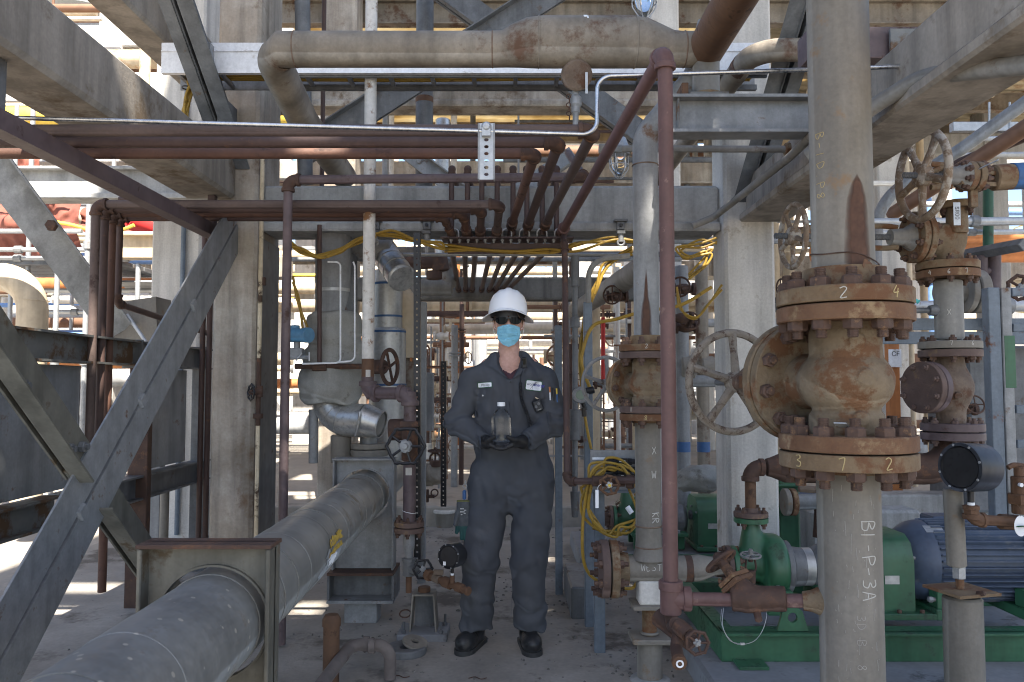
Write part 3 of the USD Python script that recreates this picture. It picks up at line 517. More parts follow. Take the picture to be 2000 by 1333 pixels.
# bracket under the cross beam
t = Thing('pipe_bracket', 'brown bolted angle bracket over the person that gathers the slanting pipes', 'bracket')
a, b = at(862, 466, 4.86), at(1120, 466, 4.86)
t.add('angle', extr(prof_l(.16, -.085, .009).buffer(0), a, b) if False else J([bb(a[0], b[0], 4.80, 4.99, a[2] - .006, a[2], .002), bb(a[0] + .03, b[0] - .03, 4.982, 4.99, a[2] - .075, a[2] - .007, .002)]), M['purple_steel'])
for x in np.linspace(a[0] + .06, b[0] - .07, 14): t.add('nut', hexnut((x, 4.86, a[2] - .006), (0, 0, -1), .022, .012, .012, False), M['galv'])
for x in np.linspace(a[0] + .076, b[0] - .085, 7): t.add('u_bolt', tube([(x - .03, 4.86, a[2]), (x - .03, 4.86, a[2] + .06), (x + .03, 4.86, a[2] + .06), (x + .03, 4.86, a[2])], .005, .028, 8), M['galv_light'])
for k, px in enumerate((882, 913, 941, 971, 1002, 1029, 1059, 1087)):
    p, q = at(px, 460, 4.90), at(px, 328, 4.90)
    prun('vertical_line', f'brown vertical pipe before the grey cross beam, {ORD[k]}', 'pipe', [p, q, q + V(0, .7, .01)], .0165, 'brown', group='row of brown vertical pipes against the cross beam')
# long horizontal brown run with its vertical leg
e = at(563, 352, 4.25)
prun('brown_pipe', 'long brown pipe crossing below the strap with a vertical leg beside the left column', 'pipe', [(e[0], 4.25, .02), e, at(1140, 346, 4.25), at(1110, 300, 5.4)], .0245, 'purple_steel')
# bright tube
a = at(40, 231, 2.93)
bent('bright_tube', 'bright stainless tube lying over the brown pipes and stepping up to the right', 'tube', [(-2.6, 2.86, ZB + .02), a, at(1166, 263, 3.05), at(1166, 150, 3.05), at(2120, 119, 2.85)], .0085, 'chrome', .055)
t = Thing('slotted_strap', 'galvanised slotted strut clamp hanging from the bright tube', 'strut')
a = at(950, 256, 3.02); w = .030
slots = Polygon([(-w, -.19), (w, -.19), (w, .03), (-w, .03)])
for k in range(6): slots = slots.difference(affinity.scale(Point(0, -.035 - .027 * k).buffer(.0065), 1.35, 1))
m = extr(slots, a + V(0, -.0, 0), a + V(0, .003, 0), up=(0, 0, 1)); t.add('web', m, M['galv_light'])
for s in (-1, 1): t.add('edge', bb(a[0] + s * w - .003, a[0] + s * w + .003, a[1] - .004, a[1] + .03, a[2] - .19, a[2] + .03, .001), M['galv'])
t.add('clamp', J([lathe([(0, 0), (.018, 0), (.02, .01), (.012, .022), (0, .024)], a + V(0, -.004, .012), (0, -1, 0), 14), bx(a + V(0, -.012, -.01), (.034, .016, .03))]), M['galv_light'])
# ---- big tan pipe with the swollen section
Y = 3.62; R = .0815; ze = at(1200, 97, Y)[2]
def P3(px): return np.array([(px - 1000) / 1520 * Y, Y, ze])
xs = [(545, R, 0), (960, R, 0), (985, R * 1.02, .002), (1010, R * 1.22, .017), (1035, R * 1.38, .030), (1060, R * 1.43, .034), (1230, R * 1.43, .034), (1255, R * 1.38, .030), (1285, R * 1.18, .014), (1310, R * 1.02, .002), (1330, R, 0), (1372, R, 0)]
head = fillet([at(672, 345, 5.25), at(592, 236, 4.25), P3(524), P3(600)], [.3, .135], 10)[:-1]; head = head[head[:, 0] < P3(545)[0]]
tail = np.array([P3(px) + V(0, 0, dz) for px, _, dz in xs])
t = Thing('expansion_pipe', 'big tan weathered pipe with a swollen middle and an elbow at its left end', 'pipe')
t.add('pipe', sweep(np.vstack([head, tail]), np.r_[np.full(len(head), R), [q[1] for q in xs]], 40), M['pipe_tan'])
for px, k in ((578, 0), (962, 0), (1052, 1), (1240, 1), (1336, 0)): t.add('weld', torus(P3(px) + V(0, 0, .034 * k), (1, 0, 0), R * (1.43 if k else 1) - .001, .0035, 40, 8), M['pipe_tan' if k else 'weld'])
t.add('paint_chip', J([bx(P3(1141) + V(0, -R * 1.43 * .62, .034 + R * 1.43 * .79), (.016, .018, .004), frame((0, -.62, .79))), bx(P3(1145) + V(0, -R * 1.43 * .72, .034 + R * 1.43 * .70), (.006, .022, .004), frame((0, -.72, .70)))]), M['white'])
t = Thing('rust_main', 'thick dark rusty pipe coming overhead from the camera at the upper right', 'pipe')
c = P3(1378); m = cyl((c[0], .9, c[2]), (c[0], Y + .02, c[2]), R * 1.05, n=40, ch=.002); t.add('pipe', m, M['rust_pipe'])
t.add('end_cap', lathe([(R * 1.05, 0), (R * .95, .03), (R * .6, .055), (0, .065)], (c[0], Y + .02, c[2]), (0, 1, 0), 32), M['rust_pipe'])
t = Thing('pipe_support', 'short grey trunnion with a base plate standing on the I beam', 'support')
t.add('trunnion', cyl((c[0], Y, Z_IB + .012), (c[0], Y, c[2]), .062, n=28), M['pipe_grey']); t.add('base_plate', bb(c[0] - .09, c[0] + .085, Y - .07, Y + .07, Z_IB + .001, Z_IB + .014), M['stain_beam']); t.add('weld', torus((c[0], Y, Z_IB + .018), (0, 0, 1), .065, .008, 28, 8), M['valve'])
t.add('clip', bb(c[0] - .125, c[0] - .095, Y - .06, Y + .06, Z_IB, Z_IB + .06, .003), M['rust_pipe'])
t = Thing('hanging_gauge', 'dusty round pressure gauge with a chained valve under the swollen pipe', 'gauge'); g = at(1125, 143, 3.6)
t.add('case', lathe([(0, 0), (.066, 0), (.07, .006), (.07, .05), (.06, .058), (0, .06)], g + V(0, .03, .0), (0.1, -1, -.35), 32), M['valve_dark']); t.add('valve_body', lathe([(0, 0), (.016, 0), (.016, .03), (.028, .04), (.03, .075), (.02, .085), (.02, .11), (.014, .115), (.014, .2), (0, .2)], g + V(0, .03, -.065), (0, 0, -1), 18), M['galv']); t.add('tag', bx(g + V(.045, -.035, -.06), (.012, .002, .1)), M['galv_light'])
t.add('chain', J([torus(g + V(-.035 + .004 * (k % 2), 0, -.11 - .02 * k), (1, 0, 0) if k % 2 else (0, 1, 0), .010, .0025, 10, 6) for k in range(6)]), M['rust_dark'])
# tan elbow pipe at the upper right
a = at(1480, 98, 4.0)
t = Thing('elbow_pipe', 'tan pipe with brown bands that bends back behind the I beam', 'pipe')
pth = fillet([(2.6, 4.0, a[2]), (1.245, 4.0, a[2]), (1.20, 7.4, a[2] - .02)], .15, 12); t.add('pipe', sweep(pth, .058, 28), M['pipe_tan']); 
for k in (-.17, .6): t.add('band', cyl((1.24, 4.17 + (k + .17), a[2]), (1.24, 4.25 + (k + .17), a[2]), .0592, n=28), M['rust_dark'])
# maroon vertical with its slanting pipe, lower tee and branch come with the right-hand riser
MX = at(1304, 600, 2.75)[0]
zt, zl = at(1300, 92, 2.72)[2], at(1318, 1172, 2.75)[2]
e = at(1098, 452, 4.86)
t = prun('maroon_pipe', 'maroon vertical pipe with an overhead elbow, in front of the small valve', 'pipe', [(MX, 2.75, zl), (MX, 2.75, zt), e, e + V(-.005, .45, .01)], .0262, 'maroon', fit='maroon', n=20)
# vertical pipes high up in the middle
t = Thing('vertical_pipe', 'dark grey vertical pipe with chalk writing behind the big tan pipe', 'pipe'); p = at(829, 200, 6.6)
t.add('pipe', cyl((p[0], 6.6, 2.6), (p[0], 6.6, 5.5), .074, n=28), M['galv_dark']); t.add('rust_band', cyl((p[0], 6.6, zb(203, 6.6)), (p[0], 6.6, zb(190, 6.6)), .0755, n=28), M['rust_pipe'])
VP = (p[0], 6.6, .074)
t = Thing('vertical_pipe', 'silver jacketed vertical pipe right of the dark grey one', 'pipe'); p = at(865, 260, 7.6)
t.add('jacket', cyl((p[0], 7.6, 2.5), (p[0], 7.6, 3.95), .072, n=28), M['alum']); t.add('seam', torus((p[0], 7.6, 2.72), (0, 0, 1), .073, .004, 28, 6), M['alum_dull'])
one('vertical_pipe', cyl((at(632, 100, 5.6)[0], 5.6, 1.2), (at(632, 100, 5.6)[0], 5.6, 5.5), .0165, n=12), M['brown'], 'thin dark brown vertical pipe right of the left column', 'pipe')
one('vertical_pipe', cyl((at(601, 30, 5.2)[0], 5.2, 2.7), (at(585, -60, 5.1)[0], 5.0, 5.5), .05, n=20), M['galv_dark'], 'dark steel post behind the elbow of the big tan pipe', 'pipe')
# conduit from the lamp to the right-hand beam
t = Thing('lamp_conduit', 'tan conduit crossing to a fitting on the right-hand beam', 'conduit'); a, b = at(1188, 291, 4.15), at(1540, 292, 4.1)
t.add('pipe', cyl(a, b, .018, n=14), M['pipe_grey']); t.add('conduit_body', J([cyl(b + V(-.02, 0, 0), b + V(.11, 0, 0), .034, n=16), cyl(b + V(.05, 0, -.045), b + V(.05, 0, .04), .036, n=16)]), M['valve']); t.add('coupling', cyl(a + V(-.05, 0, 0), a + V(.03, 0, 0), .026, n=16), M['pipe_grey'])
for px in (1207, 1260): t.add('coupling', cyl(at(px, 291, 4.15) - V(.02, 0, 0), at(px, 291, 4.15) + V(.02, 0, 0), .023, n=16), M['galv'])
one('beam_conduit', tube([at(1352, 442, 4.86), at(1394, 425, 4.86), at(1545, 305, 3.9), at(1570, 280, 3.7), at(1640, 210, 3.2)], .021, .05, 14), M['pipe_grey'], 'grey conduit clipped along the face of the right-hand beam', 'conduit')
one('curved_conduit', tube([at(1580, 305, 3.15), at(1700, 212, 2.95), at(1800, 150, 2.75), at(1905, 138, 2.5), at(2080, 118, 2.2)], .03, .3, 18), M['pipe_grey'], 'thick grey conduit curving up beside the right-hand beam', 'conduit')
t = Thing('box_section', 'maroon box section with a rust flecked end plate on the right-hand beam', 'beam'); a = at(1690, 88, 3.5)
t.add('box', bb(1.3, a[0] + .27, 3.4, 3.55, zb(122, 3.45), zb(62, 3.45)), M['purple_steel']); t.add('end_plate', bb(at(1733, 90, 3.4)[0], at(1792, 90, 3.4)[0], 3.37, 3.385, zb(112, 3.38), zb(58, 3.38)), M['stain_beam'])
# caged lamps
def lamp(c, s, label):
    t = Thing('caged_lamp', label, 'lamp'); c = V(*c)
    t.add('housing', lathe([(0, .12), (.05, .12), (.075, .05), (.075, 0), (.06, -.005), (0, -.005)], c, (0, 0, s), 28), M['galv_light'])
    t.add('globe', lathe([(.055, 0), (.056, .07), (.045, .12), (.02, .15), (0, .155)], c, (0, 0, -s), 28), M['glass'])
    for k in range(6):
        a = k * PI / 3; d = V(math.cos(a), math.sin(a), 0)
        t.add('guard', tube([c + d * .066, c + d * .066 + V(0, 0, -.1 * s), c + d * .02 + V(0, 0, -.17 * s), c + V(0, 0, -.172 * s)], .0035, .03, 6), M['galv_light'])
    t.add('guard_ring', torus(c + V(0, 0, -.075 * s), (0, 0, 1), .067, .0035, 28, 6), M['galv_light'])
lamp(at(1258, -20, 4.3), 1, 'caged glass lamp hanging at the top edge above the swollen pipe'); lamp(at(1209, 303, 5.6), 1, 'caged glass lamp above the cross beam left of the grey riser')
# beam clamps on the lower lip of the cross beam
for px, lab in ((733, 'beam clamp over the peeling white pipe'), (834, 'beam clamp over the black slotted channel'), (1212, 'beam clamp left of the grey riser')):
    p = at(px, 437, 4.93); t = Thing('beam_clamp', 'galvanised ' + lab, 'clamp'); t.add('jaw', J([bx(p + V(0, 0, .018), (.085, .05, .014)), bx(p + V(0, .005, -.014), (.05, .04, .05)), bx(p + V(0, -.01, -.06), (.05, .05, .02))]), M['galv_dark']); t.add('hanger', J([cyl(p + V(0, -.01, -.06), p + V(0, -.01, -.12), .018, n=12), torus(p + V(0, -.01, -.12), (0, 1, 0), .02, .008, 16, 8)]), M['galv']); t.add('bolt', hexnut(p + V(0, -.02, -.014), (0, -1, 0), .022, .012), M['black'])
# ================================================================ right-hand side: risers, valves, pump
STROKES = {'B': [[(0, 0), (0, 1), (.45, .95), (.5, .75), (.1, .55), (.55, .4), (.5, .08), (0, 0)]], 'I': [[(.1, 0), (.12, 1)]], 'l': [[(.1, 0), (.12, 1)]], '-': [[(0, .45), (.45, .5)]], 'P': [[(.05, 0), (0, 1), (.5, .9), (.5, .6), (.02, .5)]],
 '3': [[(0, .95), (.4, 1), (.45, .75), (.15, .55), (.5, .4), (.4, .05), (0, .02)]], 'A': [[(0, 0), (.28, 1), (.55, 0)], [(.1, .38), (.45, .4)]], 'W': [[(0, 1), (.12, .05), (.3, .7), (.48, .0), (.6, 1)]], 'E': [[(.5, .95), (.05, 1), (.03, 0), (.5, .04)], [(.03, .5), (.4, .52)]],
 'S': [[(.5, .92), (.15, 1), (.05, .7), (.45, .42), (.4, .05), (0, .05)]], 'T': [[(0, .95), (.6, 1)], [(.3, 1), (.28, 0)]], 'K': [[(0, 1), (.02, 0)], [(.5, 1), (.03, .5), (.5, 0)]], 'R': [[(0, 0), (.02, 1), (.45, .9), (.4, .6), (.03, .5), (.5, 0)]],
 '2': [[(0, .85), (.3, 1), (.5, .75), (.05, .05), (.55, .08)]], '4': [[(.35, 1), (0, .45), (.55, .48)], [(.42, .8), (.38, 0)]], '7': [[(0, .95), (.5, 1), (.3, 0)]], '8': [[(.3, .5), (.05, .75), (.28, 1), (.5, .76), (.05, .2), (.28, 0), (.52, .25), (.3, .5)]], '1': [[(.15, 1), (.12, 0)]],
 'X': [[(0, 0), (.5, 1)], [(0, .95), (.55, .05)]], '6': [[(.45, .95), (.1, .6), (.05, .15), (.35, 0), (.45, .3), (.08, .4)]], 'D': [[(0, 0), (0, 1), (.45, .8), (.5, .3), (0, 0)]], ' ': [], '.': [[(.2, 0), (.22, .06)]], 'L': [[(0, 1), (0, 0), (.4, .02)]]}
def chalk(text, h, surf, w=.0022, adv=.78, seed=1):
    """hand-drawn chalk: thin strokes on a surface; surf(u, v) maps metres along and up to a point"""
    g = np.random.default_rng(seed); ms = []; x = 0
    for chx in text:
        for s in STROKES[chx]:
            pts = np.array([(x + a * h, b * h) for a, b in s]) + g.normal(0, .02 * h, (len(s), 2)); d = spline(np.c_[pts, np.zeros(len(pts))], 5)
            ms.append(sweep(np.array([surf(p[0], p[1]) for p in d]), w, 5))
        x += adv * h
    return J(ms)
def letters(t, text, h, surf, w, m, adv=.78, seed=1, name='chalk_letter'):
    for i, chx in enumerate(text):
        if STROKES[chx]: t.add(name, chalk(chx, h, lambda u, v: surf(u + i * adv * h, v), w, adv, seed + i), M[m])
def on_cyl(cx, cy, r, ang, z, down=False, back=0.0):
    """surface map of a vertical cylinder: ang is measured from the side that faces the camera, to the right"""
    a0 = math.atan2(cx, cy)
    def s(u, v):
        du, dv = (v, -u) if down else (u, v); a = ang + du / r - a0
        n = V(math.sin(a), -math.cos(a), 0); n = V(n[0] * math.cos(a0) + n[1] * math.sin(a0) * 0, n[1], 0) if False else n
        return V(cx, cy, z + dv) + n * (r + .0004)
    return s
def on_hcyl(c, axis, r, ang, u0):
    """surface map of a horizontal cylinder along x; ang up from the camera side"""
    def s(u, v): a = ang + v / r; return V(c[0] + u0 + u, c[1] - (r + .0004) * math.cos(a), c[2] + (r + .0004) * math.sin(a))
    return s
def stain(cx, cy, r, outline, m=None):
    """a thin patch on a vertical cylinder: outline as (z, angle left, angle right) rows"""
    v, f = [], []; n = 9
    for z, a, b in outline:
        for t in np.linspace(0, 1, n): an = a + (b - a) * t - math.atan2(cx, cy); v.append((cx + math.sin(an) * (r + .0007), cy - math.cos(an) * (r + .0007), z))
    for i in range(len(outline) - 1):
        for j in range(n - 1): f.append((i * n + j, i * n + j + 1, (i + 1) * n + j + 1, (i + 1) * n + j))
    m = mk(v, quads(f)); m.metadata['uv'] = np.array([(t, i / (len(outline) - 1)) for i in range(len(outline)) for t in np.linspace(0, 1, n)]); return m
def flange_ring(t, c, axis, R, th, nb, m, nut=.055, stud=.02, hub=0, hubh=0, spin=None, nuts=True, thread=False, name='flange', n=56, bolt='bolt', rb=.83):
    """one flange from c outwards along axis with its nuts on the outer face"""
    p = t.add(name, flange_mesh(c, axis, R, th, hub, hubh, n), M[m]); F = frame(axis)
    if nuts:
        for k in range(nb):
            a = (k + (.5 if spin is None else spin)) * 2 * PI / nb; d = F @ V(math.cos(a) * R * rb, math.sin(a) * R * rb, 0)
            t.add('bolt', hexnut(np.asarray(c) + d + unit(axis) * (th - .001), axis, nut, nut * .5, stud, thread, spin=k * .7), M[bolt], parent=p)
    return p
def pair(t, c, axis, R, th, nb, m1, m2, gap=.006, nut=.05, stud=.018, hub1=0, hub2=0, hubh=.04, spin=None, thread=False, n=48, bolt='bolt'):
    """two flanges bolted face to face, the joint at c; m1 on the side the axis points to"""
    a = unit(axis); c = np.asarray(c, float)
    flange_ring(t, c + a * gap / 2, a, R, th, nb, m1, nut, stud, hub1, hubh, spin, thread=thread, n=n, bolt=bolt); flange_ring(t, c - a * gap / 2, -a, R, th, nb, m2, nut, stud, hub2, hubh, spin, thread=thread, n=n, bolt=bolt)
    t.add('gasket', cyl(c - a * gap / 2, c + a * gap / 2, R * .78, n=32, ch=0), M['black'])
def hwheel(t, c, axis, R, r, ns, m, hub=.035, rot=0.0, name='handwheel', dish=.0, hm=None, flat=1.0):
    """rim > spokes, hub"""
    a = unit(axis); c = np.asarray(c, float); F = frame(axis, up=(0, 0, 1)); h = c + a * dish
    p = t.add(name, torus(c, axis, R, r, 56, 12), M[m])
    for k in range(ns):
        an = rot + k * 2 * PI / ns; d = F[:, 0] * math.cos(an) + F[:, 1] * math.sin(an)
        t.add('spoke', sweep(np.array([h + d * hub * .6, h * .5 + c * .5 + d * R * .6, c + d * (R - r * .3)]), [r * 1.25 * flat, r * .95 * flat, r * 1.15 * flat], 10), M[m], parent=p)
    t.add('hub', lathe([(0, -.03), (hub * .8, -.03), (hub, -.02), (hub, .02), (hub * .7, .03), (0, .03)], h, axis, 24), M[hm or m], parent=p); return p
def kwheel(t, c, axis, R, m, r=None, lobes=7, ns=5, hm='galv', name='handwheel'):
    """a small cast wheel with lobed rim"""
    a = unit(axis); r = r or R * .16; F = frame(axis); c = np.asarray(c, float)
    p = t.add(name, torus(c, axis, R, r, 56, 8, lobes, .13), M[m])
    t.add('spoke', J([cyl(c + F @ V(math.cos(k * 2 * PI / ns), math.sin(k * 2 * PI / ns), 0) * R * .2, c + F @ V(math.cos(k * 2 * PI / ns), math.sin(k * 2 * PI / ns), 0) * R * .97, r * .8, n=8, ch=0) for k in range(ns)]), M[m], parent=p)
    t.add('hub', lathe([(0, -R * .2), (R * .36, -R * .2), (R * .4, 0), (R * .3, R * .12), (R * .18, R * .12), (R * .16, R * .3), (0, R * .3)], c, axis, 18), M[hm], parent=p); return p

def gvalve(label, x, Y, zc, s, az, mats, nb=12, wheel='wheel', wr=.20, wL=.66, chalks=(), thread=True, spokes=5):
    """globe valve in a vertical line; its bonnet and handwheel point away from the camera"""
    t = Thing('globe_valve', label, 'valve'); c = V(x, Y, zc); d = V(math.sin(az), math.cos(az), 0); R = .2115 * s; th = .05 * s; Zs = V(0, 0, 1); a0 = math.atan2(x, Y)
    def f(p):
        b = smin(sd_cyl(p, c + Zs * -.18 * s, c + Zs * .2 * s, .104 * s, .01 * s), sd_ell(p, c + Zs * .0, np.array([.147, .147, .120]) * s), .009 * s)
        b = smin(b, sd_cyl(p, c, c + d * .21 * s, .094 * s, .01 * s), .03 * s)
        b = smin(b, sd_cyl(p, c - Zs * .175 * s, c - Zs * .10 * s, .116 * s, .012 * s), .01 * s); b = smin(b, sd_cyl(p, c + Zs * .075 * s, c + Zs * .17 * s, .112 * s, .012 * s), .012 * s)
        for zz, an, rr in ((.125, .33, .027), (.012, .43, .029), (-.118, .38, .026)):
            n = V(math.sin(an - a0), -math.cos(an - a0), 0); b = smin(b, sd_cyl(p, c + Zs * zz * s, c + Zs * zz * s + n * (.122 if abs(zz) > .05 else .151) * s, rr * s, .004 * s), .006 * s)
        return b + .0022 * s * (meshkit.noise(p * 38 / s) - .5) + .003 * s * (meshkit.noise(p * 12 / s, 3) - .5)
    body = nets(f, c - V(.19, .19, .19) * s - abs(d) * .06 * s, c + V(.19, .22, .21) * s + abs(d) * .06 * s, .0065 * s)
    t.add('body', body, M[mats[0]], smooth=True)
    pair(t, c + Zs * .2435 * s, Zs, R, th, nb, mats[1], mats[2], .006 * s, .062 * s, .026 * s, hub1=.125 * s, hubh=.07 * s, thread=thread, n=72)
    pair(t, c - Zs * .2225 * s, Zs, R, th, nb, mats[3], mats[4], .006 * s, .062 * s, .026 * s, hub2=.1 * s, hubh=.02 * s, thread=thread, n=72)
    flange_ring(t, c + d * .233 * s, -d, .205 * s, .036 * s, 10, mats[5], .05 * s, .014 * s, spin=.3, name='bonnet_flange', rb=.84)
    t.add('bonnet', lathe([(0, .237), (.205, .237), (.21, .243), (.21, .272), (.2, .278), (.12, .285), (.085, .32), (.06, .40), (.045, .41), (.045, .44), (0, .44)], c, d, 48), M[mats[5]]) if s == 1 else t.add('bonnet', lathe([(q[0] * s, q[1] * s) for q in [(0, .237), (.205, .237), (.21, .243), (.21, .272), (.2, .278), (.12, .285), (.085, .32), (.06, .40), (.045, .41), (.045, .44), (0, .44)]], c, d, 40), M[mats[5]])
    side = np.cross(d, Zs)
    for k in (-1, 1):
        t.add('yoke', sweep(spline([c + d * .40 * s + Zs * k * .045 * s, c + d * .47 * s + Zs * k * .062 * s, c + d * .55 * s + Zs * k * .05 * s, c + d * .62 * s + Zs * k * .012 * s]), .017 * s, 10), M['valve_dark'])
        t.add('gland_stud', J([cyl(c + d * .42 * s + side * k * .05 * s, c + d * .54 * s + side * k * .05 * s, .009 * s, n=10), hexnut(c + d * .5 * s + side * k * .05 * s, -d, .036 * s, .02 * s)]), M['bolt'])
    t.add('gland', bx(c + d * .50 * s, (.14 * s, .045 * s, .022 * s), np.stack([side, Zs, d], 1)), M['flange_tan']); t.add('yoke_nut', cyl(c + d * .56 * s, c + d * .65 * s, .036 * s, n=16), M['valve_dark'])
    t.add('stem', cyl(c + d * .4 * s, c + d * .78 * s, .014 * s, n=12), M['galv_dark'])
    hwheel(t, c + d * wL * s, d, wr * s, .0158 * s, spokes, wheel, .042 * s, rot=PI / 2, dish=-.02 * s)
    return t, c, d
# ---- the big riser
M['flame'] = usdkit.material(stage, '/World/Looks/rust_stain', {'t': ('texture_coordinate', {}), 's': ('separate_xyz', {}), 'g': ('geometry', {}), 'n': ('noise_texture', {'scale': 30.0, 'detail': 8.0, 'roughness': .7}), 'a': ('math', {'math_type': 'subtract', 'value2': .5}), 'b': ('math', {'math_type': 'absolute'}), 'c': ('math', {'math_type': 'multiply_add', 'value2': -3.2, 'value3': 1.75}), 'n2': ('math', {'math_type': 'multiply_add', 'value2': 1.1, 'value3': -.55}), 'd': ('math', {'math_type': 'add', 'use_clamp': True}), 'v': ('map_range', {'from_min': 0, 'from_max': .2, 'to_min': .3, 'to_max': 1.0, 'clamp': True}), 'e': ('math', {'math_type': 'multiply', 'use_clamp': True}),
 'r': ('rgb_ramp', {'ramp': [(.3, (.06, .034, .026)), (.7, (.11, .06, .042))]}), 'p': ('principled_bsdf', {'roughness': .75, 'specular_ior_level': .2}), 'x': ('transparent_bsdf', {'color': (1, 1, 1)}), 'm': ('mix_closure', {})},
 [('t.UV', 's.vector'), ('s.x', 'a.value1'), ('a.value', 'b.value1'), ('b.value', 'c.value1'), ('g.position', 'n.vector'), ('n.fac', 'n2.value1'), ('c.value', 'd.value1'), ('n2.value', 'd.value2'), ('s.y', 'v.value'), ('d.value', 'e.value1'), ('v.result', 'e.value2'), ('e.value', 'm.fac'), ('n.fac', 'r.fac'), ('r.color', 'p.base_color'), ('x.BSDF', 'm.closure1'), ('p.BSDF', 'm.closure2')], surface='m.closure')
RX, RY, RR = at(1652, 752, 2.6)[0], 2.6, .0975; ZC = EYE + .012
t, c, d = gvalve('big rusty globe valve with hexagon bolts in the foreground riser', RX, RY, ZC, 1.0, math.radians(-17), ('valve', 'flange_tan', 'flange', 'flange', 'flange_tan', 'valve'))
for tx, an, z, mm in (('2', -.05, .252, 'chalk'), ('4', .72, .254, 'chalk_yellow'), ('3', -.78, -.266, 'chalk_yellow'), ('7', -.12, -.268, 'chalk_yellow'), ('2', .52, -.265, 'chalk_yellow')):
    t.add('chalk_mark', chalk(tx, .036, on_cyl(RX, RY, .2117, an, ZC + z), .0017, seed=int(abs(z) * 1000 + an * 10)), M[mm])
t.add('valve_tag', bx(c + V(-.075, -.14, -.135), (.036, .003, .05), frame((-.5, -.8, .3))), M['galv_light'])
t = Thing('riser_pipe', 'thick grey riser with a brown rust flame above the big valve and chalked lettering below', 'pipe')
t.add('upper_pipe', cyl((RX, RY, ZC + .36), (RX, RY, 5.4), RR, n=48, ch=.001), M['riser']); t.add('lower_pipe', cyl((RX, RY, .0), (RX, RY, ZC - .285), RR, n=48, ch=.001), M['riser'])
t.add('weld', torus((RX, RY, ZC + .362), (0, 0, 1), RR + .0015, .003, 48, 8), M['riser'])
F0 = at(1668, 340, 2.5)[2]; F1 = ZC + .37
t.add('rust_flame', stain(RX, RY, RR, [(F0 + (F1 - F0) * k, .50 - .46 * w, .50 + .46 * w) for k, w in ((0, .04), (.05, .24), (.1, .4), (.17, .56), (.26, .72), (.4, .84), (.6, .93), (.8, 1.0), (1, 1.02))]), M['flame'], smooth=False)
letters(t, 'BI-P-3A', .045, on_cyl(RX, RY, RR, .36, at(1690, 1020, 2.5)[2], down=True), .0017, 'chalk', .80, 4)
g = np.random.default_rng(5)
letters(t, '3D B..8', .026, on_cyl(RX, RY, RR, .16, at(1680, 1205, 2.5)[2], down=True), .0009, 'chalk_faint', .95, 9, 'faint_letter')
t.add('scratch', J([sweep(np.array([on_cyl(RX, RY, RR, a, z)(0, 0), on_cyl(RX, RY, RR, a + l * .5, z + l * s)(0, 0)]), .0008, 4) for a, z, l, s in zip(g.uniform(-.5, .9, 60), g.uniform(.4, 1.05, 60), g.uniform(.01, .06, 60), g.normal(0, .5, 60))]), M['chalk_faint'], label='stuff')
letters(t, 'B-lD.P8', .03, on_cyl(RX, RY, RR, -.85, at(1590, 250, 2.5)[2], down=True), .001, 'chalk_yellow', 1.1, 3)
hp = [V(RX + math.sin(a) * (RR * 1.02 + .012 * max(0, math.sin(a))), RY - math.cos(a) * RR * 1.02, ZC + .40 - .018 * math.sin(a) + .006 * math.cos(3 * a)) for a in np.linspace(-PI, PI, 25)]
t = Thing('wire_tag', 'heart shaped brown metal tag wired round the riser above the big valve', 'tag'); t.add('wire', sweep(hp[:-1], .0022, 6, closed=True), M['rust_dark'])
hs = Polygon([(0, -.03), (.018, -.008), (.016, .01), (.006, .012), (0, .005), (-.006, .012), (-.016, .01), (-.018, -.008)]).buffer(.003)
hm = extr(hs, (0, 0, 0), (0, -.002, 0)); hm.apply_transform(trimesh.transformations.rotation_matrix(.5, (0, 0, 1)) @ trimesh.transformations.rotation_matrix(.35, (0, 1, 0))); hm.apply_translation(on_cyl(RX, RY, RR + .022, .62, ZC + .365)(0, 0)); t.add('plate', hm, M['flange'])
# ---- branch with the rusty gate valve, and the maroon tee
bz = at(1560, 1170, 2.65)[2]; TEE = V(MX, 2.75, at(1318, 1170, 2.75)[2])
t = Thing('branch_valve', 'rust crusted small gate valve on the branch between the riser and the maroon pipe', 'valve')
e1, e0 = V(RX - RR * .8, 2.62, bz), TEE + V(.04, 0, 0); u = unit(e1 - e0)
t.add('weld_boss', lathe([(0, 0), (.05, 0), (.045, .02), (.034, .045), (.03, .07), (0, .07)], V(RX - RR * .75, 2.62, bz), -u, 24), M['valve'])
t.add('pipe', cyl(e0, e1, .0225, n=20), M['maroon']); w0, w1 = at(1428, 1170, 2.71), at(1536, 1170, 2.66)
def f(p):
    b = sd_cyl(p, w0, w1, .041, .008); m_ = (w0 + w1) / 2 - u * .03; k = unit((-.42, .45, .62))
    b = smin(b, sd_cone(p, m_, m_ + k * .05, .042, .036), .02); return b + .0035 * (meshkit.noise(p * 60) - .5)
t.add('body', nets(f, np.minimum(w0, w1) - .11, np.maximum(w0, w1) + .11, .005), M['rust_dark'], smooth=True)
m_ = (w0 + w1) / 2 - u * .03; k = unit((-.42, .45, .62)); t.add('bonnet_flange', bx(m_ + k * .062, (.105, .075, .014), frame(k)), M['rust_pipe']); t.add('bonnet_flange', bx(m_ + k * .08, (.1, .07, .014), frame(k)), M['flange']); t.add('yoke', cyl(m_ + k * .08, m_ + k * .17, .02, .013), M['rust_pipe'])
for a_, b_ in ((1, 1), (1, -1), (-1, 1), (-1, -1)): t.add('bolt', hexnut(m_ + k * .087 + frame(k) @ V(.04 * a_, .026 * b_, 0), k, .016, .01, .006, False), M['rust_pipe'])
hwheel(t, m_ + k * .15, k, .055, .0075, 4, 'rust_dark', .017)
t.add('drain_plug', cyl(at(1478, 1195, 2.67), at(1482, 1212, 2.64), .012), M['rust_dark'])
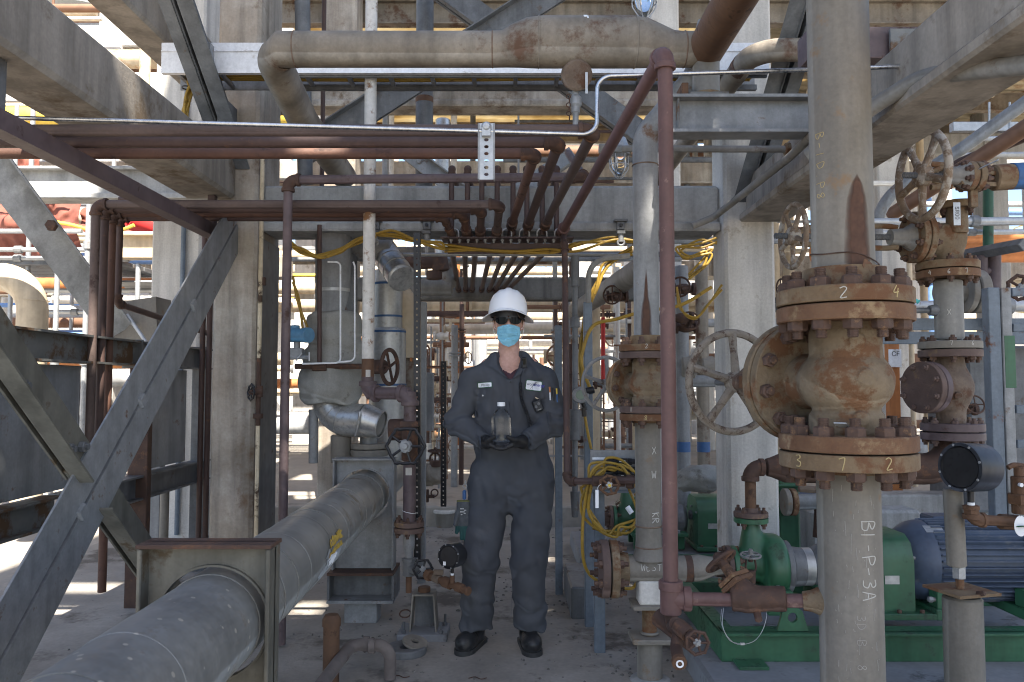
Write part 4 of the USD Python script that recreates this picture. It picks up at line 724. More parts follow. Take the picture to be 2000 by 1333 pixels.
wl = spline([at(1413, 1188, 2.69), at(1411, 1215, 2.66), at(1416, 1236, 2.65), at(1432, 1255, 2.64), at(1452, 1259, 2.64), at(1475, 1251, 2.64), at(1490, 1230, 2.64), at(1497, 1205, 2.65), at(1497, 1185, 2.67)], 8)
t = Thing('seal_wire', 'thin white wire loop with a crimp hanging from the rusty branch valve', 'wire'); t.add('wire', sweep(wl, .0009, 6), M['galv_light']); t.add('wire', cable([at(1409, 1190, 2.69), at(1409, 1218, 2.66), at(1424, 1250, 2.645), at(1445, 1258, 2.64)], .0008, 5), M['galv_light']); t.add('crimp', bx(at(1450, 1258, 2.638), (.014, .006, .007)), M['galv_light'])
t = Thing('maroon_tee', 'maroon tee at the foot of the maroon pipe with a drain valve below', 'fitting')
t.add('tee', J([cyl(TEE + V(0, 0, .055), TEE - V(0, 0, .05), .036, n=24), cyl(TEE, TEE + V(.06, 0, 0), .036, n=24), cyl(TEE + V(0, 0, .03), TEE + V(0, 0, .062), .041, n=24), cyl(TEE + V(.04, 0, 0), TEE + V(.068, -.002, 0), .041, n=24)]), M['maroon'])
p1, p2, p3 = TEE + V(-.01, .05, -.09), at(1345, 1240, 2.62), at(1362, 1256, 2.52)
t.add('pipe', tube([TEE - V(0, 0, .04), TEE - V(0, 0, .1), p2 + V(-.03, .05, .02)], .022, .03), M['rust_dark']); t.add('valve_body', J([cyl(TEE + V(-.03, .08, -.08), TEE + V(.06, -.03, -.13), .034, n=18), cyl(p2 + V(-.03, .04, .02), p2, .026, n=18), cyl(p2, p3, .014, n=14)]), M['rust_dark']); t.add('drain_leg', tube([p2 + V(-.02, .05, 0), p2 + V(-.035, .03, -.05), p2 + V(-.04, -.03, -.07)], .02, .02), M['rust_dark']); t.add('plug', cyl(p2 + V(-.04, -.03, -.07), p2 + V(-.04, -.05, -.075), .024), M['rust_pipe']); t.add('plug_rim', torus(p2 + V(-.04, -.052, -.075), (0, -1, 0), .01, .003, 16, 6), M['white'])
kwheel(t, p3, p3 - p2, .033, 'rust_dark', hm='galv')
# ---- the smaller riser
SX, SY = at(1264, 752, 3.8)[0], 3.8; SZ = at(1264, 750, 3.8)[2]; sr = .0605
t, c, d = gvalve('smaller rusty globe valve with a grey handwheel behind the maroon pipe', SX, SY, SZ, .625, math.radians(-22), ('valve', 'flange_tan', 'flange_dark', 'flange_dark', 'flange_tan', 'valve'), nb=8, wheel='wheel_grey', wr=.222, wL=.64, thread=False)
for tx, an, z, mm in (('2', -.05, .262, 'chalk'), ('1', .55, .26, 'chalk_yellow'), ('8', -.1, -.265, 'chalk_yellow'), ('1', .62, -.265, 'chalk'), ('1', -.62, -.206, 'chalk')):
    t.add('chalk_mark', chalk(tx, .02, on_cyl(SX, SY, .1323, an, SZ + z * .625), .0013), M[mm])
t = Thing('riser_pipe', 'slimmer grey riser with a rust flame that drops to the pump suction header', 'pipe')
zt = at(1262, 300, 3.8)[2]
t.add('upper_pipe', tube([(SX, SY, SZ + .215), (SX, SY, zt + .08), (SX + .24, SY - .05, zt + .36), (SX + .3, SY - .1, zt + .6)], sr, .14, 32), M['riser_blue']); ZH = at(1270, 1111, 3.8)[2]
t.add('weld', torus((SX, SY, zt - .06), (0, 0, 1), sr + .001, .003, 32, 6), M['weld'])
t.add('lower_pipe', cyl((SX, SY, ZH), (SX, SY, SZ - .18), sr, n=36, ch=.001), M['riser']); F0, F1 = at(1264, 525, 3.75)[2], SZ + .215
t.add('rust_flame', stain(SX, SY, sr, [(F0 + (F1 - F0) * k, .0 - .5 * w, .0 + .42 * w) for k, w in ((0, .03), (.1, .12), (.2, .25), (.3, .34), (.42, .45), (.5, .66), (.6, .85), (.75, .95), (1, 1.0))]), M['flame'], smooth=False)
for py in (1027, 1068): t.add('weld', torus((SX, SY, at(1265, py, 3.8)[2]), (0, 0, 1), sr + .001, .004, 36, 8), M['weld'])
t.add('tee_shoulder', lathe([(sr * 1.35, 0), (sr * 1.12, .03), (sr * 1.03, .06), (sr * 1.0, .09)], (SX, SY, ZH + sr * .75), (0, 0, 1), 32), M['riser'])
hx0, hx1 = at(1205, 1111, 3.8)[0], at(1345, 1111, 3.8)[0]
t.add('header', cyl((hx0, SY, ZH), (hx1 + .0, SY, ZH), sr, n=36, ch=.001), M['riser']); t.add('rust_band', cyl((hx1 - .02, SY, ZH), (hx1 + .012, SY, ZH), sr + .001, n=36, ch=0), M['rust_dark'])
rx1 = at(1388, 1100, 3.8)[0]; t.add('reducer', lathe([(0, 0), (sr, 0), (sr, .04), (sr * .72, .1), (sr * .7, .15), (0, .15)], (hx1 + .012, SY, ZH), V(rx1 - hx1, 0, .012), 32), M['riser'])
for tx, ang, py in (('X', .35, 888), ('W', .3, 935), ('KR', .3, 1003)):
    letters(t, tx, .035, on_cyl(SX, SY, sr, ang, at(1270, py, 3.74)[2], down=tx == 'KR'), .0018, 'chalk', seed=7)
letters(t, 'WEST', .03, on_hcyl((SX, SY, ZH), None, sr, .05, -.045), .0016, 'chalk', .85, 2)
pair(t, (at(1189, 1111, 3.8)[0], SY, ZH), (-1, 0, 0), .134, .036, 8, 'flange_dark', 'valve', .008, .04, .02, hub2=sr * 1.2, hubh=.05)
t = Thing('pipe_pedestal', 'grey pipe pedestal with plates under the small riser', 'support'); zz = lambda py: at(1268, py, 3.8)[2]
t.add('saddle', bb(SX - .055, SX + .055, SY - .055, SY + .055, zz(1176), ZH - sr * .8, .006), M['concrete_pale']); t.add('top_plate', bb(SX - .085, SX + .085, SY - .08, SY + .08, zz(1184), zz(1176) - .001), M['riser']); t.add('stub', cyl((SX, SY, zz(1240)), (SX, SY, zz(1184) - .001), .034, n=24), M['flange_tan']); t.add('weld', torus((SX, SY, zz(1238) + .006), (0, 0, 1), .037, .007, 24, 8), M['riser'])
t.add('plate', bb(SX - .09, SX + .09, SY - .085, SY + .085, zz(1250), zz(1240), .006), M['riser']); t.add('post', cyl((SX, SY, 0), (SX, SY, zz(1250) - .001), .0585, n=32), M['riser']); t.add('grout', lathe([(0, 0), (.1, 0), (.085, .012), (.062, .016), (0, .016)], (SX, SY, .0), (0, 0, 1), 32), M['concrete_grey'])
# branch to the left with the front-facing little wheel
a, b = at(1243, 938, 3.82), at(1108, 941, 4.0)
t = prun('brown_pipe', 'brown pipe dropping beside the person and turning into the small riser', 'pipe', [a, b, at(1103, 478, 4.62), at(1100, 455, 4.9)], .017, 'brown', fit='rust_dark')
t = Thing('branch_valve', 'small rusty valve with a round wheel facing the camera on the brown branch', 'valve'); m_ = at(1188, 940, 3.9)
t.add('body', J([cyl(m_ - V(.08, 0, 0), m_ + V(.08, -.01, 0), .026, n=18), cyl(m_, m_ + V(-.005, -.07, -.005), .024, n=18), cyl(m_ + V(.085, -.02, 0), m_ + V(.12, -.03, 0), .034, n=18)]), M['rust_dark']); kwheel(t, m_ + V(-.006, -.09, -.008), (-.05, -1, 0), .042, 'rust_pipe', hm='galv_light'); t.add('brass_nut', hexnut(m_ + V(-.006, -.098, -.008), (-.05, -1, 0), .016, .01), M['bg_yellow'])
one('white_tag', J([bx(at(1166, 975, 3.79), (.016, .002, .085), b=.0008), cable([at(1166, 958, 3.79), at(1169, 950, 3.8), at(1174, 946, 3.8)], .001, 5)]), M['white'], 'white paper tag hanging from the small front-facing valve', 'tag')
# ---- far right stack
QX, QY = at(1854, 640, 4.0)[0], 4.0; qz = lambda py: at(1854, py, 4.0)[2]; fR = .146
t = Thing('valve_spool', 'grey spool with a chalked cross between two flange pairs at the right', 'pipe')
t.add('pipe', cyl((QX, QY, qz(664)), (QX, QY, qz(548)), .067, n=32), M['pipe_grey']); t.add('side_boss', J([cyl((QX, QY, qz(606)), (QX - .1, QY, qz(607)), .036, .026, n=20), cyl((QX - .1, QY, qz(607)), (QX - .2, QY, qz(607)), .014, n=14)]), M['galv_dark']); t.add('chalk_mark', chalk('X', .03, on_cyl(QX, QY, .067, -.1, qz(618)), .0016), M['chalk'])
pair(t, (QX, QY, qz(529)), (0, 0, 1), fR, .038, 8, 'flange_tan', 'flange', .006, .036, .012); pair(t, (QX, QY, qz(683)), (0, 0, 1), fR, .036, 8, 'riser', 'flange_dark', .006, .036, .012)
for tx, an, py in (('4', -.6, 541), ('6', .0, 541), ('7', .55, 541), ('7', 0, 677), ('6', .7, 677)): t.add('chalk_mark', chalk(tx, .022, on_cyl(QX, QY, fR, an, qz(py)), .0015), M['chalk'])
t = Thing('check_valve', 'dark rusty check valve with a blind cover turned to the left', 'valve'); c = V(QX - .005, QY, qz(757)); d = unit((-.94, -.34, 0))
f = lambda p: smin(smin(sd_cyl(p, c - V(0, 0, .19), c + V(0, 0, .17), .068, .01), sd_ell(p, c, (.108, .108, .12)), .03), sd_cyl(p, c, c + d * .13, .078, .01), .03) + .004 * (meshkit.noise(p * 25) - .5)
t.add('body', nets(f, c - .22, c + .22, .008), M['valve_dark'], smooth=True)
flange_ring(t, c + d * .12, d, .128, .034, 8, 'purple_steel', nuts=False); flange_ring(t, c + d * .158, d, .128, .034, 8, 'flange_dark', .03, .012, name='blind_cover', bolt='flange_dark'); pair(t, (QX, QY, qz(843)), (0, 0, 1), fR, .038, 8, 'purple_steel', 'purple_steel', .006, .036, .012, bolt='flange_dark'); t.add('boss', cyl(c, c + unit((-.2, -1, -.35)) * .125, .018), M['valve_dark'])
t = Thing('discharge_pipe', 'brown discharge pipe sweeping from under the check valve to the green pump', 'pipe'); pz = at(1700, 915, 4.05)[2]
t.add('pipe', sweep(*[fillet([(QX, QY, qz(860)), (QX, QY, pz), at(1545, 911, 4.1), at(1530, 909, 4.1), at(1500, 907, 4.1)], [.13, .01, .01])] * 1, r=np.r_[np.full(21, .078), np.full(9, .075)[:9], .042] if False else .075, n=28) if False else J([tube([(QX, QY, qz(860)), (QX, QY, pz), (at(1545, 911, 4.1)[0], 4.1, pz)], .078, .17, 28), lathe([(.078, 0), (.078, .04), (.05, .11), (.045, .13), (0, .13)], (at(1547, 911, 4.1)[0], 4.1, pz), (-1, 0, 0), 28)]), M['rust_dark'])
px0 = at(1465, 911, 4.1)[0]; pn = at(1465, 985, 4.1)[2]
elbow(t, (at(1520, 911, 4.1)[0], 4.1, pz), (px0, 4.1, pz), (px0, 4.1, pn), .031, 'rust_dark', leg=2.2); t.add('nozzle_pipe', cyl((px0, 4.1, pn - .03), (px0, 4.1, pz - .05), .0275, n=20), M['rust_pipe'])
pf = at(1465, 1010, 4.1)[2]
pair(t, (px0, 4.1, pf), (0, 0, 1), .086, .024, 4, 'flange_dark', 'green', .004, .03, .014, hub1=.034, hubh=.02)
# upper gate valves at the right
def gate(label, c, d, L_wheel, wr, wm, fl, body=True, up=None, bR=.13):
    t = Thing('gate_valve', label, 'valve'); d = unit(d); c = np.asarray(c, float); s_ = np.cross(d, (0, 0, 1))
    f = lambda p: smin(sd_cyl(p, c + V(0, 0, -.17), c + V(0, 0, .06), .072, .02), sd_cyl(p, c - d * .07, c + d * .12, .07, .02), .03) + .003 * (meshkit.noise(p * 30) - .5)
    if body: t.add('body', nets(f, c - .24, c + .24, .009), M['valve'], smooth=True)
    pair(t, c + d * .155, d, bR, .032, 8, fl, 'valve', .006, .036, .014)
    t.add('bonnet', lathe([(.07, .19), (.045, .23), (.04, .30), (0, .30)], c, d, 24), M['pipe_grey'])
    for k in (-1, 1): t.add('yoke', sweep(spline([c + d * .26 + V(0, 0, k * .05), c + d * .36 + V(0, 0, k * .056), c + d * (L_wheel - .1) + V(0, 0, k * .045), c + d * (L_wheel - .03) + V(0, 0, k * .012)]), .014, 8), M['valve'])
    t.add('stem', lathe([(0, .28)] + [q for k in range(int((L_wheel - .18) / .008)) for q in ((.012, .28 + .008 * k), (.0155, .284 + .008 * k))] + [(0, L_wheel + .1)], c, d, 12), M['galv_dark'])
    hwheel(t, c + d * L_wheel, d, wr, .0135 if wr < .18 else .019, 5, wm, .045 if wr < .18 else .055, rot=.9, flat=.9); return t, c, d
gate('angle gate valve with its smaller rusty handwheel showing left of the big riser', at(1850, 465, 4.0), (-1, -.06, .0), .80, .157, 'wheel_rust', 'valve')
t, c, d = gate('upper gate valve with the large rusty five spoke handwheel at the right', at(1960, 346, 3.75), (-.998, -.06, 0), .40, .205, 'wheel_rust', 'flange_tan', body=False, bR=.07)
t.add('bridge', J([bx(at(1905, 338, 3.75), (.2, .05, .02), frame((0, 0, 1)) @ Rz(.25)), bx(at(1905, 360, 3.75), (.2, .05, .02), frame((0, 0, 1)) @ Rz(.25)), bx(at(1900, 385, 3.75), (.035, .03, .1))]), M['valve']); t.add('tag', bx(at(1930, 322, 3.62), (.012, .003, .12), frame((.2, -1, .1)) @ Rz(.75)), M['galv_light'])
t.add('socket', cyl(at(1938, 348, 3.78), at(1985, 345, 3.78), .062, n=24), M['flange_tan'])
one('blue_pipe', cyl(at(1972, 345, 3.78), at(2100, 340, 3.78), .064, n=28), M['blue'], 'blue painted pipe end at the right edge beside the large handwheel', 'pipe')
t = Thing('stencilled_tag', 'stamped metal tag hanging below the large rusty handwheel', 'tag'); a = at(1869, 418, 3.72); t.add('plate', bx(a, (.034, .002, .11), b=.0008), M['galv_light'])
tm = meshkit.text_mesh('SR00', .018, .001); tm.apply_transform(trimesh.transformations.rotation_matrix(-PI / 2, (0, 0, 1))); tm.apply_transform(trimesh.transformations.rotation_matrix(PI / 2, (1, 0, 0))); tm.apply_translation(a + V(-.008, -.002, .035)); t.add('stamp', tm, M['galv_dark'])
t = Thing('riser_stub', 'rust stained stub with bolts under the upper gate valve', 'pipe'); a = at(1868, 395, 3.95); t.add('flange', cyl(a, a - V(0, 0, .035), .085, n=32), M['flange_tan']); t.add('pipe', cyl(a - V(0, 0, .03), a - V(0, 0, .16), .05, n=24), M['valve'])
for k in range(6): t.add('bolt', hexnut(a + V(.068 * math.cos(k * PI / 3), .068 * math.sin(k * PI / 3), -.035), (0, 0, -1), .034, .02, .012, False), M['rust_dark'])
# turquoise lever
one('turquoise_lever', J([bx(at(1782, 585, 3.4), (.075, .012, .022), frame((0, -1, .0)) @ Rz(.0)) if False else sweep(spline([at(1770, 575, 3.4), at(1780, 582, 3.4), at(1794, 590, 3.4)]), [.008] * 16 + [.011], 8)]), plain('turquoise', (.05, .36, .36), .5), 'small turquoise lever sticking out right of the top flanges', 'lever')
# ---- black drums
def drum(c, n, R, L, label, dirt='black_drum'):
    t = Thing('round_instrument', label, 'instrument'); n = unit(n); c = np.asarray(c, float); F = frame(n)
    t.add('housing', lathe([(0, -L), (R * .9, -L), (R * .97, -L * .93), (R, 0), (R * .99, .006), (R * .86, .008), (R * .84, 0), (0, 0)], c, n, 48), M[dirt]); t.add('cover', lathe([(0, .004), (R * .8, .003), (R * .82, .009), (R * .84, .002)], c, n, 48), M['black'])
    for k in range(8): t.add('screw', hexnut(c + F @ V(math.cos(k * PI / 4 + .3) * R * .92, math.sin(k * PI / 4 + .3) * R * .92, .006), n, R * .11, .004), M['galv_light'])
    t.add('stem', cyl(c - n * L * .4 - V(0, 0, R * .97), c - n * L * .4 - V(0, 0, R * 1.42), R * .13, n=14), M['black']); t.add('thread_tape', cyl(c - n * L * .4 - V(0, 0, R * 1.42), c - n * L * .4 - V(0, 0, R * 1.58), R * .14, n=14), M['white'])
    return t, c - n * L * .4 - V(0, 0, R * 1.58)
t, s0 = drum(at(1876, 913, 3.2), (-.93, -.40, .05), .098, .135, 'black drum shaped instrument over a rusty elbow at the right edge')
e = at(1884, 1012, 3.26); t.add('fitting', J([cyl(s0 + V(0, 0, .005), s0 - V(0, 0, .03), .03, n=6), cyl(s0 - V(0, 0, .03), s0 - V(0, 0, .05), .034, n=20)]), M['rust_pipe'])
t = prun('brown_pipe', 'rusty fittings running right from under the black drum', 'pipe', [s0 - V(0, 0, .05), V(s0[0], s0[1], e[2]), at(2080, 1024, 3.3)], .021, 'rust_pipe', fit='rust_pipe', n=18); t.add('coupling', cyl(at(1952, 1019, 3.28), at(1988, 1021, 3.29), .031, n=18), M['rust_pipe'])
t = Thing('edge_valve', 'rusty valve body at the right picture edge with the oval tag', 'valve'); a = at(1992, 960, 3.25)
t.add('body', J([cyl(a - V(0, 0, .09), a + V(0, 0, .06), .032, n=20), cyl(a - V(0, 0, .05), a - V(0, 0, .01), .05, n=6), cyl(a + V(0, 0, .06), a + V(0, 0, .1), .02, n=12)]), M['rust_pipe']); t.add('lever', sweep(spline([a + V(.03, 0, .1), a + V(-.02, 0, .105), a + V(-.045, 0, .095)]), .011, 8), M['rust_pipe']); t.add('plug', cyl(a + V(-.02, -.03, .03), a + V(-.02, -.045, .03), .008), M['white'])
t = Thing('oval_tag', 'white oval tag with a green centre at the right edge', 'tag'); a = at(1994, 1028, 3.18); pl = affinity.scale(Point(0, 0).buffer(.026), 1, 1.55); t.add('plate', extr(pl, a, a + V(0, .002, 0)), M['white']); t.add('green_field', extr(affinity.scale(Point(0, 0).buffer(.018), 1, 1.6), a - V(0, .001, .004), a), M['green']); t.add('wire', cable([a + V(0, 0, .038), a + V(.004, 0, .06), a + V(0, .02, .08)], .001, 5), M['rust_pipe'])
t = Thing('instrument_stand', 'grey pipe stand with a square plate in front of the blue motor', 'stand'); wx = at(1877, 1150, 3.3)[0]; wz = lambda py: at(1877, py, 3.3)[2]
t.add('post', cyl((wx + .004, 3.3, .12), (wx + .004, 3.3, wz(1164)), .0745, n=36), M['riser']); t.add('plate', bx((wx, 3.3, wz(1153)), (.2, .2, .012), Rz(.25)), M['flange_tan']); t.add('stub', cyl((wx - .004, 3.3, wz(1150)), (wx - .004, 3.3, wz(1118)), .016, n=14), M['flange']); t.add('coupling', J([cyl((wx - .006, 3.3, wz(1130)), (wx - .006, 3.3, wz(1108)), .027, n=6), cyl((wx - .006, 3.3, wz(1122)), (wx - .006, 3.3, wz(1100)), .024, n=18)]), M['galv_light']); t.add('upper_pipe', cyl((wx - .014, 3.3, wz(1106)), (wx - .022, 3.3, wz(955)), .037, n=24), M['riser']); t.add('bolt', hexnut((wx + .02, 3.22, wz(1150)), (.6, -1, .3), .022, .03), M['rust_dark'])
# ---- green pump set
ax_z = at(1520, 1107, 4.1)[2]; PY = 4.1
t = Thing('pump_set', 'green centrifugal pump and blue finned motor on a green steel base', 'pump')
bz0, bz1, bx0 = .121, .254, .952
base = t.add('base_frame', J([extr(prof_c(.09, bz1 - bz0, .012), (bx0, 3.68, (bz0 + bz1) / 2), (3.6, 3.68, (bz0 + bz1) / 2)) if False else bb(bx0, 3.6, 3.69, 3.70, bz0, bz1, .001), bb(bx0, 3.6, 3.66, 3.78, bz1 - .012, bz1, .002), bb(bx0, bx0 + .012, 3.70, 4.7, bz0, bz1, .001), bb(bx0 - .0, bx0 + .07, 3.782, 4.7, bz1 - .012, bz1 - .001, .002), bb(bx0, 3.6, 4.6, 4.7, bz0, bz1, .002)]), M['green'])
t.add('foot_tab', bb(at(1440, 1300, 3.62)[0], at(1497, 1300, 3.62)[0], 3.58, 3.69, bz0, bz0 + .014), M['green'], parent=base)
lug = Polygon([(-.065, 0), (.065, 0), (.05, .05), (.04, .085), (.015, .105), (-.015, .105), (-.04, .085), (-.05, .05)]).buffer(.006).difference(Point(0, .06).buffer(.022))
lx = at(1549, 1236, 3.7)[0]; t.add('lifting_lug', extr(lug, (lx, 3.72, bz1), (lx, 3.70, bz1)), M['green'], parent=base)
cx = at(1505, 1100, PY)[0]; C = V(cx, PY, ax_z)
f = lambda p: smin(smin(sd_cyl(p, C - V(.055, 0, 0), C + V(.06, 0, 0), .165, .045), sd_cone(p, V(px0, PY, ax_z + .03), V(px0, PY, pf - .04), .075, .042), .05), sd_cyl(p, C - V(.2, 0, 0), C, .062, .01), .05)
t.add('casing', nets(f, C - V(.3, .26, .26), C + V(.2, .26, .36), .009), M['green'], smooth=True)
fx = at(1424, 1098, 3.85)[0]; pair(t, (C[0] - .205, PY - .0, ax_z), (-1, 0, 0), .105, .024, 6, 'flange_dark', 'green', .004, .034, .016, hub1=.05, hubh=.05)
t.add('bearing_housing', lathe([(0, .06), (.13, .06), (.13, .085), (.10, .1), (.09, .2), (.105, .22), (.12, .27), (.12, .33), (.09, .36), (.05, .37), (0, .37)], C, (1, 0, 0), 40), M['galv_dark']); t.add('frost_patch', lathe([(.0945, .13), (.094, .2)], C, (1, 0, 0), 40), M['alum_dull'])
for dx, w in ((-.02, .09), (.27, .1)):
    x = C[0] + dx; p = t.add('pedestal', J([bb(x - w / 2, x + w / 2, PY - .16, PY - .12, bz1, ax_z - .1, .004), bb(x - w / 2, x + w / 2, PY + .12, PY + .16, bz1, ax_z - .1, .004), bb(x - w / 2 - .02, x + w / 2 + .02, PY - .2, PY + .2, ax_z - .1, ax_z - .075, .004)]), M['green'])
    t.add('bolt', hexnut((x, PY - .17, ax_z - .075), (0, 0, 1), .03, .02), M['galv'], parent=p)
gx0, gx1 = at(1700, 1150, 3.9)[0], at(1789, 1150, 3.9)[0]
gp = Polygon([(-.19, 0), (.19, 0), (.19, .24), (.16, .32), (.10, .355), (-.10, .355), (-.16, .32), (-.19, .24)])
t.add('coupling_guard', extr(gp, (gx0, PY, bz1 + .03), (gx1, PY, bz1 + .03)), M['green'], smooth=50); t.add('guard_foot', bb(gx0 - .02, gx1 + .08, PY - .24, PY + .24, bz1 + .001, bz1 + .03, .004), M['green'])
mx = at(1800, 1105, 3.95)[0]; mc = V(mx, PY + .02, at(1880, 1108, 3.95)[2] + .0)
t.add('motor_body', cyl(mc + V(.03, 0, 0), mc + V(.62, 0, 0), .178, n=48), M['blue_motor'])
for k in range(40):
    a = k * 2 * PI / 40; t.add('fin', bx(mc + V(.31, math.sin(a) * .19, math.cos(a) * .19), (.44, .006, .034), np.stack([V(1, 0, 0), V(0, math.cos(a), -math.sin(a)), V(0, math.sin(a), math.cos(a))], 1), .001), M['blue_motor'])
t.add('end_bell', lathe([(0, -.06), (.1, -.06), (.15, -.04), (.19, .02), (.2, .06), (.2, .085), (0, .085)], mc, (1, 0, 0), 48), M['blue_motor']); t.add('fan_cover', lathe([(0, .53), (.205, .53), (.21, .54), (.21, .72), (.18, .78), (0, .79)], mc, (1, 0, 0), 48), M['blue_motor'])
for k in range(6): t.add('cover_bolt', hexnut((gx0 - .004 + (gx1 - gx0 + .008) * (k % 2), PY - .17 + .17 * (k // 2), bz1 + .30 - .02 * abs(k // 2 - 1)), (-1 if k % 2 == 0 else 1, 0, 0), .018, .01), M['galv'])
for k in range(3): t.add('foot_bolt', hexnut((gx0 + .02 + k * (gx1 - gx0) / 2, PY - .215, bz1 + .03), (0, 0, 1), .024, .014), M['bolt'])
t.add('name_plate', bx(mc + V(.1, -.10, .172), (.09, .05, .002), frame((0, -.5, .86))), M['alum_dull'])
t.add('shaft', cyl(mc + V(-.3, 0, 0), mc, .035), M['galv_dark'])
for dx in (.08, .5): t.add('motor_foot', J([bb(mc[0] + dx - .06, mc[0] + dx + .06, PY - .24, PY + .24, bz1, bz1 + .05), bb(mc[0] + dx - .045, mc[0] + dx + .045, PY - .22, PY - .14, bz1 + .05, mc[2] - .1)]), M['green'])
t.add('terminal_box', bb(mc[0] + .2, mc[0] + .42, PY + .12, PY + .26, mc[2] + .02, mc[2] + .2, .01), M['blue_motor']); t.add('cooling_plate', bx((gx0 + (gx1 - gx0) * .5, PY - .192, bz1 + .18), (.07, .002, .04)), M['alum_dull']); t.add('jack_bolt', J([cyl((mc[0] + .0, PY - .2, bz1 + .09), (mc[0] + .09, PY - .2, bz1 + .09), .01), hexnut((mc[0] + .02, PY - .2, bz1 + .09), (-1, 0, 0), .03, .018)]), M['galv'])
t = Thing('drain_valve', 'little dark valve with a flat handwheel in front of the green pump casing', 'valve'); a = at(1466, 1085, 3.8)
t.add('body', J([cyl(a - V(0, 0, .0), a - V(0, 0, .03), .012, n=12), sweep(spline([a - V(-.02, 0, .02), a - V(-.024, 0, .06), a - V(-.012, 0, .085)]), .005, 6), sweep(spline([a - V(.02, 0, .02), a - V(.024, 0, .06), a - V(.012, 0, .085)]), .005, 6), cyl(a - V(0, 0, .07), a - V(0, 0, .13), .022, n=14), tube([a - V(0, 0, .12), a - V(-.0, 0, .2), a - V(-.05, -.02, .24)], .012, .02, 10)]), M['rust_dark']); hwheel(t, a, (0, -.15, 1), .045, .005, 5, 'wheel_grey', .012)
# ================================================================ left-hand side: insulated pipe, silver ducts, drain line, skid wall
PXC, PZC, PR = -.818, .726, .137
M['label_yellow'] = mat('torn_yellow_label', (.42, .27, .03), (.52, .36, .06), .6, 0, scale=40, rust=.3, rc=(.2, .15, .1), rs=45, bump=.2)
PD = unit((-.023, 1, 0)); PC = lambda y: V(-.818 - .023 * (y - 2.2), y, PZC)
t = Thing('insulated_pipe', 'big grey jacketed pipe running away from the camera at lower left', 'pipe')
ys = [.35, .9, 1.45, 1.86, 2.19, 2.21, 2.62, 2.96, 3.32, 3.68, 4.0, 4.3, 4.6, 4.9, 6.4]
for i in range(len(ys) - 1):
    q = .0018 * (i % 2); a, b = ys[i], ys[i + 1]
    t.add('jacket', lathe([(PR * .9, 0), (PR - q, .0), (PR + .001 - q, .010), (PR - q, .02), (PR - q, b - a - .003), (PR * .9, b - a - .003)], PC(a), PD, 72), M['clad' if i < 4 else 'clad2'])
for y in (1.2, 1.68, 2.45, 2.8, 3.15, 3.5, 3.85, 4.15, 4.45): t.add('band', lathe([(PR, 0), (PR + .001, .001), (PR + .001, .011), (PR, .012)], PC(y), PD, 72), M['clad2' if y > 1.7 else 'clad'])
def pipe_patch(poly, lift, m, label=None):
    pm = trimesh.creation.extrude_polygon(poly, .0008, engine='earcut'); pm = pm.subdivide_to_size(.012) if hasattr(pm, 'subdivide_to_size') else pm
    v = pm.vertices; a = v[:, 1] / PR; rr = PR + lift + v[:, 2]; pm.vertices = np.stack([PXC - .023 * (v[:, 0] - 2.2) + np.cos(a) * rr, v[:, 0], PZC + np.sin(a) * rr], 1); pm.invert(); t.add('label_patch', pm, M[m], smooth=False, label=label)
g = np.random.default_rng(3)
def ragged(x0, x1, y0, y1, n=9, j=.12):
    p = [(x0 + (x1 - x0) * k / n, y0) for k in range(n)] + [(x1, y0 + (y1 - y0) * k / n) for k in range(n)] + [(x1 - (x1 - x0) * k / n, y1) for k in range(n)] + [(x0, y1 - (y1 - y0) * k / n) for k in range(n)]
    return Polygon(np.array(p) + g.normal(0, 1, (len(p), 2)) * [abs(x1 - x0) * j * .5, abs(y1 - y0) * j * .5]).buffer(0)
def largest(p): return max(getattr(p, 'geoms', [p]), key=lambda q: q.area)
pipe_patch(largest(ragged(3.05, 3.34, -.075, .01, 14, .2)), .0006, 'galv_light', 'torn silver foil remains'); pipe_patch(largest(ragged(3.14, 3.36, -.012, .045, 12, .22)), .0020, 'label_yellow', 'torn yellow label'); pipe_patch(largest(ragged(2.98, 3.12, -.165, -.05, 12, .25)), .0007, 'galv_light'); pipe_patch(largest(ragged(3.10, 3.22, -.05, -.012, 10, .3)), .0034, 'white_tray'); pipe_patch(largest(ragged(3.17, 3.30, .012, .02, 8, .5)), .0042, 'galv')
def holed_plate(x0, x1, z0, z1, y, depth, label, m):
    t = Thing('pipe_saddle', label, 'support')
    pl = sbox(x0, z0, x1, z1).difference(Point(PC(y)[0], PZC).buffer(PR + .016, 48)); t.add('web', extr(pl, (0, y, 0), (0, y + .008, 0)), M[m]) if False else None
    mm = trimesh.creation.extrude_polygon(pl, .008, engine='earcut'); v = mm.vertices.copy(); mm.vertices = np.stack([v[:, 0], y + v[:, 2], v[:, 1]], 1); mm.invert(); t.add('web', mm, M[m])
    t.add('collar', lathe([(PR + .015, -.012), (PR + .021, -.012), (PR + .021, .02), (PR + .015, .02), (PR + .015, -.012)], PC(y), (0, 1, 0), 64), M[m])
    for x in (x0, x1 - .012): t.add('side_flange', bb(x, x + .012, y - depth, y + depth, z0, z1 - .0125, .003), M[m])
    t.add('top_flange', bb(x0 - .004, x1 + .004, y - depth - .002, y + depth + .002, z1 - .011, z1, .002), M['rust_dark' if y < 3 else m]); return t
t = holed_plate(-1.01, -.652, .1, .945, 2.22, .05, 'near grey steel saddle plate round the insulated pipe with rusty top edge', 'olive_steel'); t.add('base', bb(-1.12, -.64, 2.1, 2.34, 0, .1), M['galv_dark'])
t = holed_plate(-1.05, -.69, .30, .945, 4.75, .06, 'far blue grey steel saddle plate behind the big insulated pipe', 'galv'); t.add('foot_plate', bb(-1.06, -.68, 4.62, 4.9, .285, .3), M['rust_dark'])
